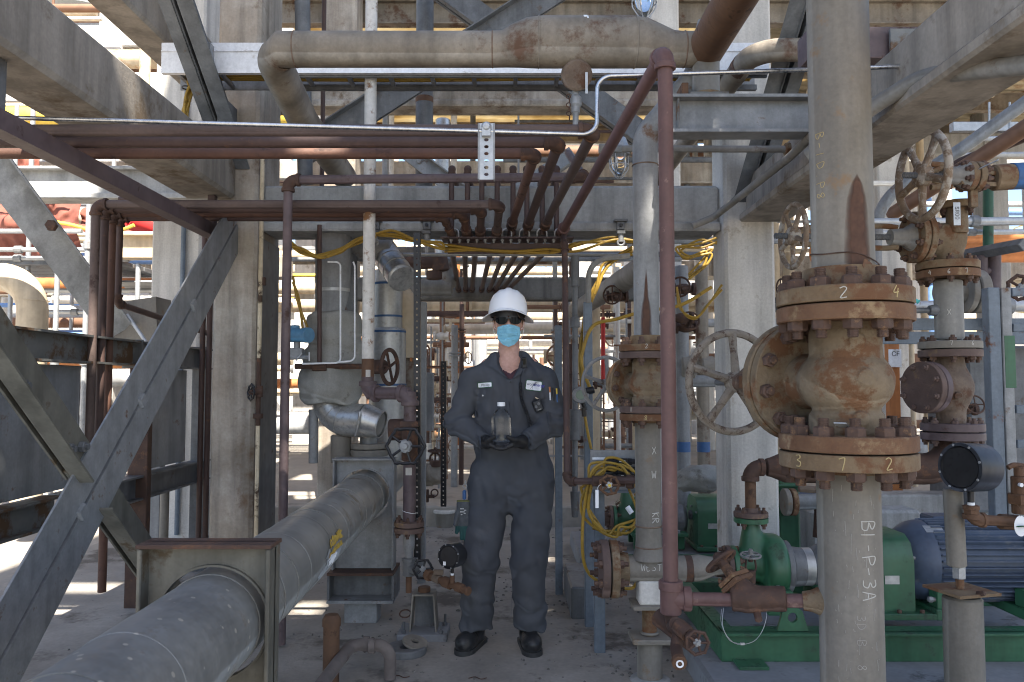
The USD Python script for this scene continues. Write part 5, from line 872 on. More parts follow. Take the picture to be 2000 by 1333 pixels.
t.add('pedestal', extr(prof_i(.24, .385, .012, .014), (-.87, 4.76, .145), (-.87, 4.76, .284), up=(1, 0, 0)), M['galv_dark']); t.add('cap_plate', bb(-1.06, -.68, 4.62, 4.9, .128, .144), M['galv']); t.add('post', bb(-.97, -.78, 4.68, 4.84, 0, .127, .004), M['galv'])
# ---- silver ducts and blankets behind the pipe
BY = 5.15; bp = lambda px, py, Y=BY: at(px, py, Y)
t = Thing('blanket_vessel', 'vertical duct wrapped in a creased grey insulation blanket', 'insulated pipe')
c = bp(652, 700); 
def f(p):
    b = smin(sd_cone(p, bp(655, 655), bp(646, 752), .175, .21), sd_cone(p, bp(704, 690), bp(690, 720), .06, .1), .06)
    b = np.maximum(b, bp(600, 792)[2] - p[:, 2]); b = smin(b, sd_cyl(p, bp(652, 640), bp(652, 610), .17, .04), .05)
    w = np.sin((p[:, 2] + .45 * p[:, 0]) * 34 + 5 * meshkit.noise(p * 7)) * .5 + .5
    return b + .022 * (meshkit.noise(p * np.array([9, 9, 16])) - .5) + .02 * w ** 3 * meshkit.noise(p * 6, 5) 
t.add('blanket', nets(f, c - V(.32, .3, .36), c + V(.32, .3, .4), .011), M['blanket'], smooth=True)
t.add('duct', cyl(bp(651, 650), bp(651, 452), .115, n=36), M['riser_blue']); t.add('band', cyl(bp(651, 572), bp(651, 565), .117, n=36), M['alum_dull']); t.add('duct_shoulder', cyl(bp(668, 640), bp(668, 500, BY + .1), .10, n=32), M['galv_dark'])
t = Thing('silver_elbow', 'shiny aluminium clad elbow below the grey blanket', 'duct'); A = [bp(640, 772), bp(645, 815), bp(690, 818), bp(722, 824)]
pth = fillet([bp(640, 770, BY), bp(648, 820, BY), bp(716, 822, BY - .1)], .16, 10); t.add('elbow', sweep(pth, .105, 40), M['alum'])
for k in (3, 6, 9): t.add('seam', torus(pth[k], pth[k + 1] - pth[k - 1], .1055, .003, 40, 6), M['alum_dull'])
e = pth[-1]; d = unit(V(.9, -.2, -.22)); t.add('mouth', lathe([(.105, 0), (.107, .006), (.085, .11), (.088, .125), (.08, .125)], e - d * .02, d, 36), M['alum']); t.add('inner_flange', cyl(e + d * .02, e + d * .095, .08, n=32), M['pipe_grey']); t.add('strap', sweep(spline([e + V(-.02, -.11, .06), e + V(-.03, -.12, -.02), e + V(-.05, -.1, -.09)]), .008, 6), M['alum_dull'])
t = Thing('grey_pipe_stub', 'grey pipe with a bolted flange standing behind the far saddle plate', 'pipe'); a = bp(666, 850); t.add('pipe', cyl(bp(666, 905), a, .066, n=28), M['riser']); t.add('body', cyl(bp(720, 880), bp(720, 835), .055, n=24), M['galv']); t.add('flange', cyl(bp(722, 890), bp(722, 878), .12, n=32), M['riser']); t.add('flange', cyl(bp(722, 876), bp(722, 866), .12, n=32), M['riser']); t.add('side_pipe', cyl(bp(612, 905), bp(612, 800), .03, n=18), M['riser_blue'])
t = Thing('silver_column', 'tall silver jacketed duct with dark blue straps', 'duct'); SYc = 5.7; sp = lambda px, py: at(px, py, SYc)
t.add('upper_jacket', cyl(sp(757, 645), sp(757, 552), .106, n=40), M['alum_dull']); t.add('lower_jacket', cyl(sp(757, 900), sp(757, 642), .131, n=40), M['alum_dull']); t.add('top_cap', cyl(sp(750, 553), sp(750, 528), .075, n=28), M['white_tray'])
for py, r_ in ((556, .1065), (619, .1065), (649, .1315), (752, .1315)): t.add('strap', cyl(sp(757, py + 2), sp(757, py - 2), r_ + .001, n=40, ch=0), M['blue'])
def ribbed(p, r, k=6):
    P = spline(p, 8); R_ = r * (1 + .035 * np.cos(np.arange(len(P)) * 2 * PI / k)); return sweep(P, R_, 32)
t = Thing('flexible_duct', 'bright ribbed silver duct slanting down to the right above the silver column', 'duct'); m = cyl(at(748, 492, 5.5), at(786, 545, 5.15), .092, n=36); t.add('tube', m, M['alum']); 
for k in (.15, .45, .72, .97): p_ = at(748, 492, 5.5) * (1 - k) + at(786, 545, 5.15) * k; t.add('rib', torus(p_, at(786, 545, 5.15) - at(748, 492, 5.5), .092, .0045, 36, 6), M['alum_dull'])
t.add('collar', cyl(at(732, 470, 5.6), at(752, 497, 5.45), .1, n=32), M['pipe_grey'])
t = Thing('flexible_duct', 'beige ribbed duct bending down behind the black slotted channel', 'duct'); pth = fillet([at(770, 575, 5.9), at(792, 590, 5.8), at(793, 700, 5.8)], .16, 12); t.add('bend', sweep(pth, .1 * (1 + .02 * np.cos(np.arange(len(pth)) * 2.1)), 32), M['bg_tan']); t.add('riser', cyl(at(792, 800, 5.8), at(792, 612, 5.8), .062, n=28), M['pipe_tan'])
for py in (625, 678): t.add('strap', cyl(at(792, py + 2, 5.8), at(792, py - 2, 5.8), .0635, n=28, ch=0), M['rust_dark'])
t.add('paint_mark', bx(at(803, 702, 5.73), (.016, .006, .03), Rz(.4)), M['bg_orange'])
one('horizontal_duct', cyl(at(670, 490, 5.4), at(765, 487, 5.4), .075, n=30), M['riser_blue'], 'short grey horizontal duct left of the bright ribbed duct', 'duct')
t = Thing('grey_duct', 'grey mitred duct elbow left of the dark beam over the helmet', 'duct'); t.add('vertical', cyl(at(877, 490, 7.2), at(877, 562, 7.2), .066, n=28), M['pipe_grey']); t.add('horizontal', cyl(at(884, 562, 7.2), at(740, 562, 7.2), .075, n=28), M['pipe_grey'])
t = Thing('dark_valve', 'dark valve body with a hand flange above the grey mitred duct', 'valve'); t.add('body', J([cyl(at(770, 515, 6.9), at(850, 512, 6.9), .06, n=24), cyl(at(856, 500, 6.9), at(862, 530, 6.9), .075, n=20), cyl(at(848, 530, 6.9), at(848, 546, 6.9), .07, n=20)]), M['rust_dark'])
one('square_tag', bx(at(908, 524, 6.8), (.085, .003, .085), frame((0, -1, 0)) @ Rz(.5)), M['bg_tan'], 'square paper tag hanging among the dark pipes over the helmet', 'tag')
# ---- white peeling pipe with the purple brown drain line
t = Thing('drain_line', 'peeling white vertical pipe that turns brown and steps right to the black wheel valve', 'pipe'); DY = 4.5; dp = lambda px, py, Y=DY: at(px, py, Y); wr = .0345
a = dp(718, 765); t.add('upper_pipe', cyl((a[0], DY, dp(718, 720)[2]), (a[0], DY, 5.4), wr, n=28), M['peel']); t.add('rusty_section', cyl((a[0], DY, dp(718, 745)[2]), (a[0], DY, dp(718, 700)[2]), wr + .0006, n=28), M['rust_pipe']); t.add('patch', bx((a[0] + .008, DY - wr - .0005, dp(718, 730)[2]), (.026, .004, .04)), M['concrete_pale'])
b = dp(801, 770, DY - .1); t.add('lower_pipe', cyl((a[0], DY, dp(718, 752)[2]), (a[0], DY, dp(718, 735)[2]), wr + .001, n=28), M['purple_steel'])
elbow(t, (a[0], DY, 3), (a[0], DY, a[2] - .01), (b[0], DY - .1, a[2] - .01), wr, 'purple_steel', leg=1.9); t.add('cross_pipe', cyl((a[0], DY, a[2] - .01), (b[0], DY - .1, a[2] - .01), wr, n=28), M['purple_steel']); elbow(t, (a[0], DY, a[2] - .01), (b[0], DY - .1, a[2] - .01), (b[0], DY - .1, .2), wr, 'purple_steel', leg=1.9)
DY2 = DY - .1; dz = lambda py: dp(801, py, DY2)[2]
t.add('down_pipe', cyl((b[0], DY2, dz(1020)), (b[0], DY2, a[2]), wr, n=28), M['purple_steel']); pair(t, (b[0], DY2, dz(1029)), (0, 0, 1), .082, .026, 6, 'flange_dark', 'flange_dark', .006, .028, .014)
t.add('reducer', lathe([(0, 0), (.03, 0), (.033, .05), (.03, .08), (.021, .12), (.02, .16), (0, .16)], (b[0], DY2, dz(1041)), (0, 0, -1), 24), M['galv'])
t.add('paper_label', bx((b[0] - .0, DY2 - .036, dz(920)), (.034, .002, .04)), M['concrete_pale']); t.add('wire', torus((b[0], DY2, dz(1000)), (.2, 0, 1), .037, .0015, 24, 5), M['white'])
t = Thing('wheel_valve', 'dark valve with a black lobed handwheel facing the camera above the saddle plate', 'valve'); w = dp(792, 872, DY2 - .14)
t.add('body', J([cyl((b[0], DY2, dz(900)), (b[0], DY2, dz(835)), .045, n=24), cyl((b[0], DY2, dz(870)), w + V(0, .03, 0), .035, .024, n=20), bx((b[0], DY2, dz(828)), (.1, .09, .03))]), M['rust_dark']); kwheel(t, w, (-.04, -1, .05), .092, 'black', .009, 6, 5, 'galv'); t.add('back_flange', cyl((b[0] + .0, DY2 + .1, dz(840)), (b[0] - .13, DY2 + .1, dz(842)), .06, n=28), M['rust_dark'])
t = Thing('small_valve', 'dark angle valve with a little black wheel at the foot of the drain line', 'valve'); v0 = (b[0], DY2, dz(1110)); t.add('body', J([cyl((b[0], DY2, dz(1125)), (b[0], DY2, dz(1092)), .034, n=20), cyl(v0, V(*v0) + V(.05, -.07, 0), .022, n=16), cyl((b[0], DY2, dz(1096)), (b[0], DY2, dz(1090)), .04, n=6)]), M['galv_dark']); t.add('outlet', cyl((b[0], DY2, dz(1158)), (b[0], DY2, dz(1124)), .0165, n=16), M['rust_pipe']); wv = dp(826, 1112, DY2 - .12); kwheel(t, wv, (.25, -1, .1), .046, 'black', .007, 6, 5, 'galv')
p0, p1 = dp(838, 1124, 4.22), dp(916, 1156, 3.98); u = unit(p1 - p0)
t = Thing('sample_branch', 'rusty branch of fittings pointing right in front of the trouser leg', 'pipe'); t.add('pipe', cyl(p0 - u * .03, p1, .017, n=16), M['rust_pipe']); 
for k, L, r_ in ((0, .04, .03), (.22, .05, .024), (.48, .06, .028), (.78, .05, .024), (.97, .012, .022)): q = p0 + (p1 - p0) * k; t.add('coupling', cyl(q - u * L / 2, q + u * L / 2, r_, n=16 if k else 6), M['rust_pipe' if k != .22 else 'valve_dark'])
t.add('handle', bx(p0 + (p1 - p0) * .3 + V(-.01, 0, .04), (.05, .02, .025)), M['valve_dark'])
t, s0 = drum(dp(877, 1087, 4.02), (-.42, -.9, .06), .062, .085, 'small black drum instrument in front of the trouser leg', 'black'); t.add('nipple', cyl(s0, (s0[0], s0[1], dp(880, 1135, 4.1)[2]), .012, n=14), M['rust_pipe']); t.add('sticker', bx(dp(868, 1101, 3.95), (.015, .002, .018), Rz(-.4)), M['white'])
one('wheel_valve', J([torus(at(761, 717, 4.9), (1, -.35, 0), .105, .013, 40, 10), cyl(at(761, 717, 4.9), at(720, 717, 5.0), .012), cyl(at(750, 717, 4.92), at(722, 717, 5.0), .045, n=20), *[cyl(at(761, 717, 4.9), at(761, 717, 4.9) + V(.33 * .1 * math.cos(k * PI / 2 + .4), .94 * .1 * math.cos(k * PI / 2 + .4), .1 * math.sin(k * PI / 2 + .4)), .009, n=8) for k in range(4)]]), M['rust_dark'], 'brown handwheel seen edge on in front of the silver column', 'valve')
one('brown_pipe', J([cyl(at(576, 716, 4.95), at(722, 716, 4.98), .017, n=16), cyl(at(610, 717, 4.95), at(638, 717, 4.95), .026, n=16)]), M['rust_dark'], 'dark brown horizontal pipe crossing the grey blanket', 'pipe')
one('brown_pipe', cyl(at(624, 708, 4.92), at(624, 440, 4.92), .0145, n=14), M['brown'], 'thin dark vertical pipe in front of the grey blanket', 'pipe')
bent('thin_tube', 'left one of two thin pale tubes bending in front of the grey blanket', 'tube', [at(640, 512, 4.88), at(665, 512, 4.88), at(665, 709, 4.88), at(590, 711, 4.88)], .0055, 'white_tray', .03); bent('thin_tube', 'right one of two thin pale tubes bending in front of the grey blanket', 'tube', [at(690, 512, 4.87), at(693, 520, 4.87), at(693, 705, 4.87), at(660, 708, 4.87)], .0055, 'white_tray', .035)
t = Thing('transmitter', 'blue instrument housing beside the maroon leg left of the blanket', 'instrument'); t.add('housing', J([cyl(at(566, 655, 4.9), at(602, 655, 4.85), .043, n=28), cyl(at(576, 643, 4.9), at(576, 636, 4.9), .03, n=16)]), M['blue_gauge']); t.add('cover', cyl(at(596, 655, 4.86), at(604, 655, 4.84), .047, n=28), M['blue_gauge']); t.add('manifold', J([bx(at(578, 690, 4.9), (.09, .06, .06)), cyl(at(560, 700, 4.9), at(604, 698, 4.85), .012), cyl(at(580, 668, 4.9), at(580, 690, 4.9), .02)]), M['galv'])
t.add('handle', J([cyl(at(578, 705, 4.84), at(590, 690, 4.84), .004, n=8), cyl(at(604, 688, 4.84), at(604, 706, 4.84), .005, n=8)]), M['galv_light'])
# black slotted channel, posts
def strut_channel(px0, py0, px1, py1, Y, w, label, m, holes=True):
    a, b = at(px0, py0, Y), at(px1, py1, Y); t = Thing('slotted_channel', label, 'strut'); L = np.linalg.norm(b - a); pl = sbox(-w / 2, 0, w / 2, L)
    if holes:
        pl = pl.difference(__import__('shapely').union_all([Point(0, z).buffer(.0055, 4) for z in np.arange(.02, L - .02, .036)]))
    mm = trimesh.creation.extrude_polygon(pl, .003, engine='earcut'); F = np.eye(4); y = unit(b - a); x = V(1, 0, 0); F[:3, 0], F[:3, 1], F[:3, 2], F[:3, 3] = x, y, np.cross(x, y), a; mm.apply_transform(F); t.add('web', mm, M[m])
    for s in (-1, 1): t.add('edge', extr(sbox(-.0015, -.02, .0015, .02), a + V(s * (w / 2 + .0015), .02, 0), b + V(s * (w / 2 + .0015), .02, 0), up=(0, 1, 0)), M[m])
    return t
strut_channel(815, 1098, 814, 455, 4.52, .032, 'tall black slotted channel beside the wheel valve', 'black'); strut_channel(866, 990, 866, 706, 6.6, .04, 'black perforated rack post left of the sleeve', 'black'); strut_channel(826, 716, 870, 716, 6.6, .05, 'black perforated rack rail at chest height', 'black', False)
one('steel_post', bb(at(818, 700, 5.6)[0], at(832, 700, 5.6)[0], 5.6, 5.66, 0, at(824, 590, 5.6)[2]), M['riser_blue'], 'flat grey steel post right of the black slotted channel', 'post'); one('junction_box', bb(at(831, 700, 6.3)[0], at(846, 700, 6.3)[0], 6.3, 6.4, at(840, 842, 6.3)[2], at(840, 728, 6.3)[2]), M['riser_blue'], 'narrow grey junction box behind the steel post', 'box')
M['dust_pipe'] = mat('dusty_purple_pipe', (.10, .082, .076), (.155, .13, .118), .75, 0, scale=6, rust=.15, rc=(.08, .055, .048), bump=.3)
# ---- things on the floor
t = Thing('floor_pipe', 'dusty purple pipe on the floor with two elbows below the insulated pipe', 'pipe'); a, b, c_ = atz(762, 1262, .16), atz(688, 1258, .16), atz(640, 1330, .10)
t.add('pipe', tube([a - V(0, 0, .15), a, b, c_ + V(-.02, -.1, 0)], .029, .06, 20), M['dust_pipe']); t.add('collar', cyl(a + V(-.1, 0, 0), a + V(-.07, 0, 0), .035, n=20), M['dust_pipe']); t.add('collar', cyl(b + V(.05, 0, 0), b + V(.08, 0, 0), .035, n=20), M['dust_pipe'])
one('floor_pipe', J([cyl(atz(646, 1345, 0), atz(646, 1345, 0) + V(0, 0, .3), .037, n=24), lathe([(0, 0), (.042, 0), (.042, .03), (.03, .05), (0, .055)], atz(646, 1345, 0) + V(0, 0, .28), (0, 0, 1), 24)]), M['rust_pipe'], 'dusty orange brown pipe stub standing beside the insulated pipe', 'pipe')
t = Thing('floor_bracket', 'bent grey steel bracket bolted to a base plate on the floor', 'bracket'); g0 = atz(828, 1243, 0); w = .075
t.add('base_plate', bx(g0 + V(0, 0, .02), (.27, .22, .04)), M['pad']); U = [(-w, 0), (w, 0), (w * .8, .2), (-w * .8, .2)]
t.add('body', extr(Polygon([(-w, 0), (-w * .8, .2), (w * .8, .2), (w, 0), (w - .008, 0), (w * .8 - .008, .191), (-w * .8 + .008, .191), (-w + .008, 0)]), g0 + V(0, -.06, .04), g0 + V(0, .07, .04)), M['riser']); t.add('back_plate', bb(g0[0] - .055, g0[0] + .055, g0[1] + .05, g0[1] + .056, .04, .225), M['galv_dark']); t.add('stub', cyl(g0 + V(0, 0, .241), g0 + V(0, 0, .268), .034, n=24), M['rust_pipe']); t.add('ring', torus(g0 + V(-.1, -.03, .13), (0, -.5, 1), .03, .004, 24, 6), M['rust_dark'])
for dx, dy in ((-.1, -.08), (.1, -.08), (.11, .07)): t.add('anchor_bolt', J([cyl(g0 + V(dx, dy, .03), g0 + V(dx, dy, .1), .007, n=10), hexnut(g0 + V(dx, dy, .04), (0, 0, 1), .026, .016)]), M['galv_dark'])
d0 = atz(792, 1270, .02); one('steel_disc', lathe([(.03, 0), (.105, 0), (.108, .01), (.106, .03), (.1, .036), (.05, .036), (.03, .03), (.03, 0)], d0 - V(0, 0, .016), (0, 0, 1), 40), M['galv_dark'], 'flat dark steel disc lying on the floor left of the boot', 'disc'); one('steel_disc', lathe([(.02, 0), (.065, 0), (.068, .005), (.066, .012), (.02, .014), (.02, 0)], d0 + V(.045, .02, .026), (.25, -.2, 1), 36), M['riser'], 'smaller pale steel disc leaning on the dark one', 'disc')
t = Thing('bucket', 'grey lidded bucket on the floor behind the hanging glove', 'bucket'); k0 = atz(868, 1030, 0); t.add('pail', lathe([(0, 0), (.08, 0), (.095, .12), (.1, .14), (0, .14)], k0, (0, 0, 1), 32), M['riser']); t.add('lid', lathe([(0, .14), (.105, .14), (.108, .15), (.104, .165), (.09, .168), (0, .162)], k0, (0, 0, 1), 32), M['concrete_pale'])
# slab behind and the low valve pipe
one('valve_pipe', J([cyl(at(760, 925, 7.0), at(848, 928, 7.0), .1, n=28), cyl(at(848, 928, 7.0), at(856, 920, 6.92), .095, .09, n=28)]), M['pipe_tan'], 'stubby grey pipe end left of the perforated post', 'pipe')
t = Thing('small_valve', 'small black yoke valve with a flat wheel standing on the stubby grey pipe', 'valve'); a = at(850, 881, 6.95); t.add('body', J([cyl(at(850, 912, 6.95), at(850, 900, 6.95), .05, n=16), *[sweep(spline([a + V(s * .01, 0, -.01), a + V(s * .042, 0, -.05), a + V(s * .04, 0, -.1), a + V(s * .02, 0, -.13)]), .009, 8) for s in (-1, 1)], cyl(a, a - V(0, 0, .12), .008, n=8)]), M['rust_dark']); hwheel(t, a, (0, -.1, 1), .06, .007, 4, 'rust_dark', .014)
t = Thing('small_valve', 'small dark needle valves below the stubby grey pipe', 'valve'); a = at(835, 970, 6.9); t.add('body', J([cyl(a - V(.06, 0, 0), a + V(.06, 0, 0), .014), cyl(a - V(0, 0, .05), a + V(0, 0, .06), .012), torus(a + V(.06, 0, .03), (.3, -1, 0), .03, .006, 20, 6)]), M['rust_dark'])
# ---- skid wall behind the braces at far left
WX = -2.34
def ibeam_y(y0, y1, zc, h, m, label):
    t = Thing('skid_beam', label, 'beam'); t.add('section', extr(prof_i(.11, h, .01, .012), (WX, y0, zc), (WX, y1, zc)), M[m]); return t
t = ibeam_y(2.6, 4.9, 1.57, .155, 'stain_beam', 'rust stained I beam running back behind the olive brace at left'); t.add('end_plate', bb(WX - .06, WX + .065, 4.9, 4.912, 1.48, 1.655), M['galv_dark'])
ibeam_y(4.93, 6.1, 1.57, .155, 'galv_dark', 'dark steel I beam continuing to the left concrete column'); ibeam_y(2.2, 4.1, .74, .15, 'stain_beam', 'lower rusty I beam behind the foot of the double brace'); ibeam_y(4.15, 6.1, .74, .15, 'galv_dark', 'lower dark I beam between the double brace and the column')
for (y0, y1, lab) in ((2.0, 4.36, 'grey steel wall panel behind the olive brace at the left edge'), (5.02, 5.78, 'grey steel wall panel between the double brace and the column')):
    one('wall_panel', J([bb(WX - .05, WX - .02, y0, y1, .83, 1.48, .004), bb(WX - .06, WX - .018, y1 - .02, y1, .83, 1.48, .003)]), M['riser_blue'], lab, 'panel')
for y, z1, m, lab in ((4.98, 1.49, 'rust_dark', 'dark narrow post beside the grey wall panel'), (5.95, 1.66, 'galv_dark', 'grey square post in front of the left concrete column')): one('steel_post', bb(WX - .05, WX + .075, y, y + .06, 0, z1), M[m], lab, 'post')
one('round_post', cyl((-2.42, 5.6, 0), (-2.42, 5.6, .8), .03, n=18), M['riser'], 'thin grey round post below the lower dark beam', 'post'); one('box_post', bb(-2.6, -2.52, 5.75, 5.83, 0, .9), M['riser_blue'], 'pale square post below the lower dark beam', 'post'); one('beige_stub', bb(-2.55, -2.45, 3.9, 4.0, 0, .2), M['bg_tan'], 'small beige post on the floor behind the double brace', 'post'); one('concrete_block', bb(-2.5, -1.86, 2.7, 3.02, 0, .42, .015), M['concrete_pale'], 'sunlit pale concrete block at the left edge', 'block')
t = Thing('duct_transition', 'grey sheet metal hopper with a pale strut behind the brown pipes', 'duct'); a = at(265, 610, 5.6); t.add('sheet', extr(Polygon([(-.16, -.2), (.16, -.2), (.12, .12), (-.14, .16)]), a + V(0, 0, -.05), a + V(0, .25, -.05)), M['riser']); t.add('strut', cyl(at(248, 615, 5.55), at(290, 675, 5.5), .013), M['galv_light'])
# ---- cream pipe on the column
t = Thing('cream_pipe', 'thin peeling cream pipe on the corner of the left column', 'pipe'); cxp = at(506, 700, 4.87)[0]
t.add('upper', cyl((cxp, 4.87, at(506, 700, 4.87)[2]), (cxp, 4.87, 2.86), .0135, n=14), M['cream']); t.add('lower', cyl((cxp, 4.87, .02), (cxp, 4.87, at(506, 830, 4.87)[2]), .0125, n=14), M['cream']); t.add('nipple', cyl((cxp, 4.87, at(506, 832, 4.87)[2]), (cxp, 4.87, at(506, 700, 4.87)[2]), .015, n=14), M['rust_dark']); t.add('union', cyl((cxp, 4.87, at(506, 818, 4.87)[2]), (cxp, 4.87, at(506, 808, 4.87)[2]), .03, n=18), M['rust_dark']); t.add('clip', bx(at(514, 550, 4.88), (.03, .03, .05)), M['rust_dark'])
t = Thing('small_valve', 'small black wheel valve on the peeling cream pipe', 'valve'); a = at(507, 765, 4.86); t.add('body', J([cyl(a + V(.02, 0, 0), a - V(.03, .01, 0), .024, n=16), cyl(a - V(0, 0, .035), a + V(0, 0, .035), .02, n=14)]), M['rust_dark']); kwheel(t, a + V(-.045, -.02, -.005), (-.75, -.65, .05), .045, 'black', .006, 8, 5, 'rust_dark')
# ---- yellow cables
def cables(label, P, Y, n, r=.008, seed=0, sag=0, name='yellow_cables', m='yellow_hose'):
    g = np.random.default_rng(seed); t = Thing(name, label, 'cables')
    for k in range(n):
        j = g.normal(0, 4.0, (len(P), 2)); t.add('cable', cable([at(p[0] + (j[i, 0] if 0 < i < len(P) - 1 else 0), p[1] + j[i, 1], (p[2] if len(p) > 2 else Y) + .012 * k) for i, p in enumerate(P)], r), M[m])
    return t
cables('bundle of yellow cables sagging beside the left column', [(566, 478), (590, 492), (622, 502), (665, 490), (700, 468), (735, 459)], 4.82, 6, .0085, 1)
cables('yellow cables running on from the clamp to the bolted bracket', [(735, 459), (770, 461), (810, 468), (850, 480), (868, 490)], 4.84, 3, .0085, 2); cables('yellow cables along the underside of the bolted bracket', [(868, 488), (940, 490), (1010, 492), (1080, 488), (1130, 478), (1200, 470), (1260, 476)], 4.92, 4, .008, 3)
cables('hank of yellow cables hanging below the white tray at left', [(363, 142), (372, 150), (370, 185), (362, 226), (366, 245)], 4.5, 8, .008, 4).add('tie', torus(at(366, 172, 4.53), (0, 0, 1), .03, .004, 16, 6), M['black'])
cables('yellow rope hanging down left of the blue instrument', [(572, 545), (583, 590), (596, 640), (600, 655)], 4.98, 2, .008, 5); cables('bundle of yellow cables dropping from the tray right of the person', [(1235, 490), (1190, 515), (1160, 560), (1142, 620), (1136, 700), (1137, 770)], 5.0, 4, .009, 6); cables('yellow cable arching from behind the small riser to the round meter', [(1390, 560), (1330, 600), (1262, 612), (1205, 618), (1160, 640), (1135, 690), (1138, 725), (1155, 762)], 4.6, 1, .010, 7)
cables('yellow cables tangled beside the right column', [(1400, 470), (1370, 478), (1330, 485), (1345, 500), (1385, 490), (1375, 520), (1345, 540)], 4.75, 3, .007, 8); cables('yellow cable hanging in a curve behind the maroon pipe', [(1322, 560), (1335, 600), (1355, 622), (1385, 590), (1410, 560)], 4.9, 2, .007, 9)
g = np.random.default_rng(11); t = Thing('cable_coil', 'coil of yellow cable hanging on the instrument bracket', 'cables'); cc = at(1195, 975, 4.05)
for k in range(4):
    s_ = 1  + .08 * g.normal(); P = [cc + V((.135 * math.cos(a) * s_ + .022 * g.normal()), .012 * k - .03, .165 * math.sin(a) * s_ + .022 * g.normal() + .0) for a in np.linspace(0, 2 * PI, 13)[:-1]]; t.add('loop', sweep(spline(P + [P[0]], 6)[:-1], .0068, 8, closed=True), M['yellow_hose'])
t.add('tail', cable([at(1180, 903, 3.98), at(1155, 925, 3.98), at(1140, 1000, 4.0), at(1138, 1080, 4.0), at(1150, 1120, 4.0), at(1180, 1140, 4.0), at(1230, 1150, 4.1), at(1245, 1136, 4.1)], .008), M['yellow_hose']); t.add('tail', cable([at(1180, 917, 3.98), at(1158, 940, 3.98), at(1150, 1000, 4.0), at(1175, 1035, 4.0)], .008), M['yellow_hose']); t.add('plug', cyl(at(1225, 990, 3.98), at(1234, 1003, 3.97), .013), M['white_tray']); t.add('tie', bx(at(1206, 982, 3.97), (.03, .01, .05), frame((0, -1, 0)) @ Rz(.6)), M['cream'])
# ---- instrument bracket between the person and the small riser
t = Thing('instrument_bracket', 'grey steel bracket plate on two posts with black cable connectors', 'bracket'); IY = 4.15
t.add('plate', bb(at(1153, 900, IY)[0], at(1246, 900, IY)[0], IY, IY + .012, at(1200, 958, IY)[2], at(1200, 880, IY)[2]), M['riser_blue']); t.add('post', bb(at(1160, 900, IY)[0], at(1181, 900, IY)[0], IY + .013, IY + .06, .0, at(1200, 885, IY)[2]), M['rack']); t.add('plate_label', bx(at(1170, 896, IY - .003), (.07, .002, .012)), M['white_tray'])
for py in (902, 917, 931):
    p = at(1215, py, IY - .04); t.add('connector', J([cyl(p - V(.09, 0, 0), p + V(.085, 0, 0), .014, n=14), cyl(p - V(.05, 0, 0), p - V(.03, 0, 0), .019, n=6), cyl(p + V(.03, 0, 0), p + V(.05, 0, 0), .019, n=6), bx(p, (.055, .045, .034))]), M['black']); t.add('print', bx(p + V(-.002, -.024, .004), (.03 if py == 902 else .014, .001, .008)), M['white_tray'])
t.add('shelf', bb(at(1150, 960, IY)[0], at(1250, 960, IY)[0], IY - .03, IY + .06, at(1200, 962, IY)[2], at(1200, 957, IY)[2]), M['rack'])
t = Thing('conduit_post', 'grey channel post with a bent conduit arm right of the person', 'post'); QY_ = 4.6
t.add('post', bb(at(1141, 800, QY_)[0], at(1158, 800, QY_)[0], QY_, QY_ + .05, .0, at(1150, 590, QY_)[2]), M['rack']); t.add('conduit', tube([at(1149, 592, QY_), at(1150, 508, QY_), at(1230, 500, QY_)], .0165, .12, 16), M['pipe_grey'])
one('steel_post', bb(at(1084, 800, 5.3)[0], at(1098, 800, 5.3)[0], 5.3, 5.34, 0, at(1090, 636, 5.3)[2]), M['rack'], 'slim grey post just right of the elbow of the sleeve', 'post'); one('dark_conduit', J([cyl(at(1123, 1000, 4.9), at(1123, 500, 4.9), .018, n=14), cyl(at(1123, 620, 4.9), at(1123, 640, 4.9), .03, n=8), cyl(at(1123, 800, 4.9), at(1123, 860, 4.9), .034, n=12), cyl(at(1123, 960, 4.9), at(1123, 1010, 4.9), .03, .02, n=14), cyl(at(1123, 560, 4.9), at(1123, 500, 4.9), .026, n=14)]), M['galv_dark'], 'dark conduit with couplings behind the round meter', 'conduit')
t = Thing('round_meter', 'grey green round meter with a glass face on the post right of the person', 'meter'); a = at(1134, 772, 4.42); t.add('housing', lathe([(0, -.08), (.04, -.08), (.044, -.02), (.047, 0), (.043, .012), (.028, .012), (.026, .006), (0, .006)], a, (-.1, -1, 0), 32), M['riser_blue']); t.add('lens', lathe([(0, .009), (.027, .009)], a, (-.1, -1, 0), 24), plain('meter_lens', (.13, .2, .17), .1)); t.add('gland', J([cyl(a + V(.0, .03, .0), a + V(.03, .03, -.085), .012), cyl(a + V(.02, .03, -.07), a + V(.025, .03, -.12), .014, n=6), cyl(a + V(.03, .0, .02), a + V(.075, .0, .03), .02)]), M['black']); t.add('cable', cable([a + V(.026, .03, -.12), a + V(.04, .03, -.2), a + V(.06, .03, -.3)], .008), M['yellow_hose'])
one('floor_step', J([bb(at(1105, 1075, 5.2)[0], at(1165, 1075, 5.2)[0], 4.75, 5.4, 0, .19, .01)]), M['galv_dark'], 'low dusty steel step behind the flanged header', 'step')
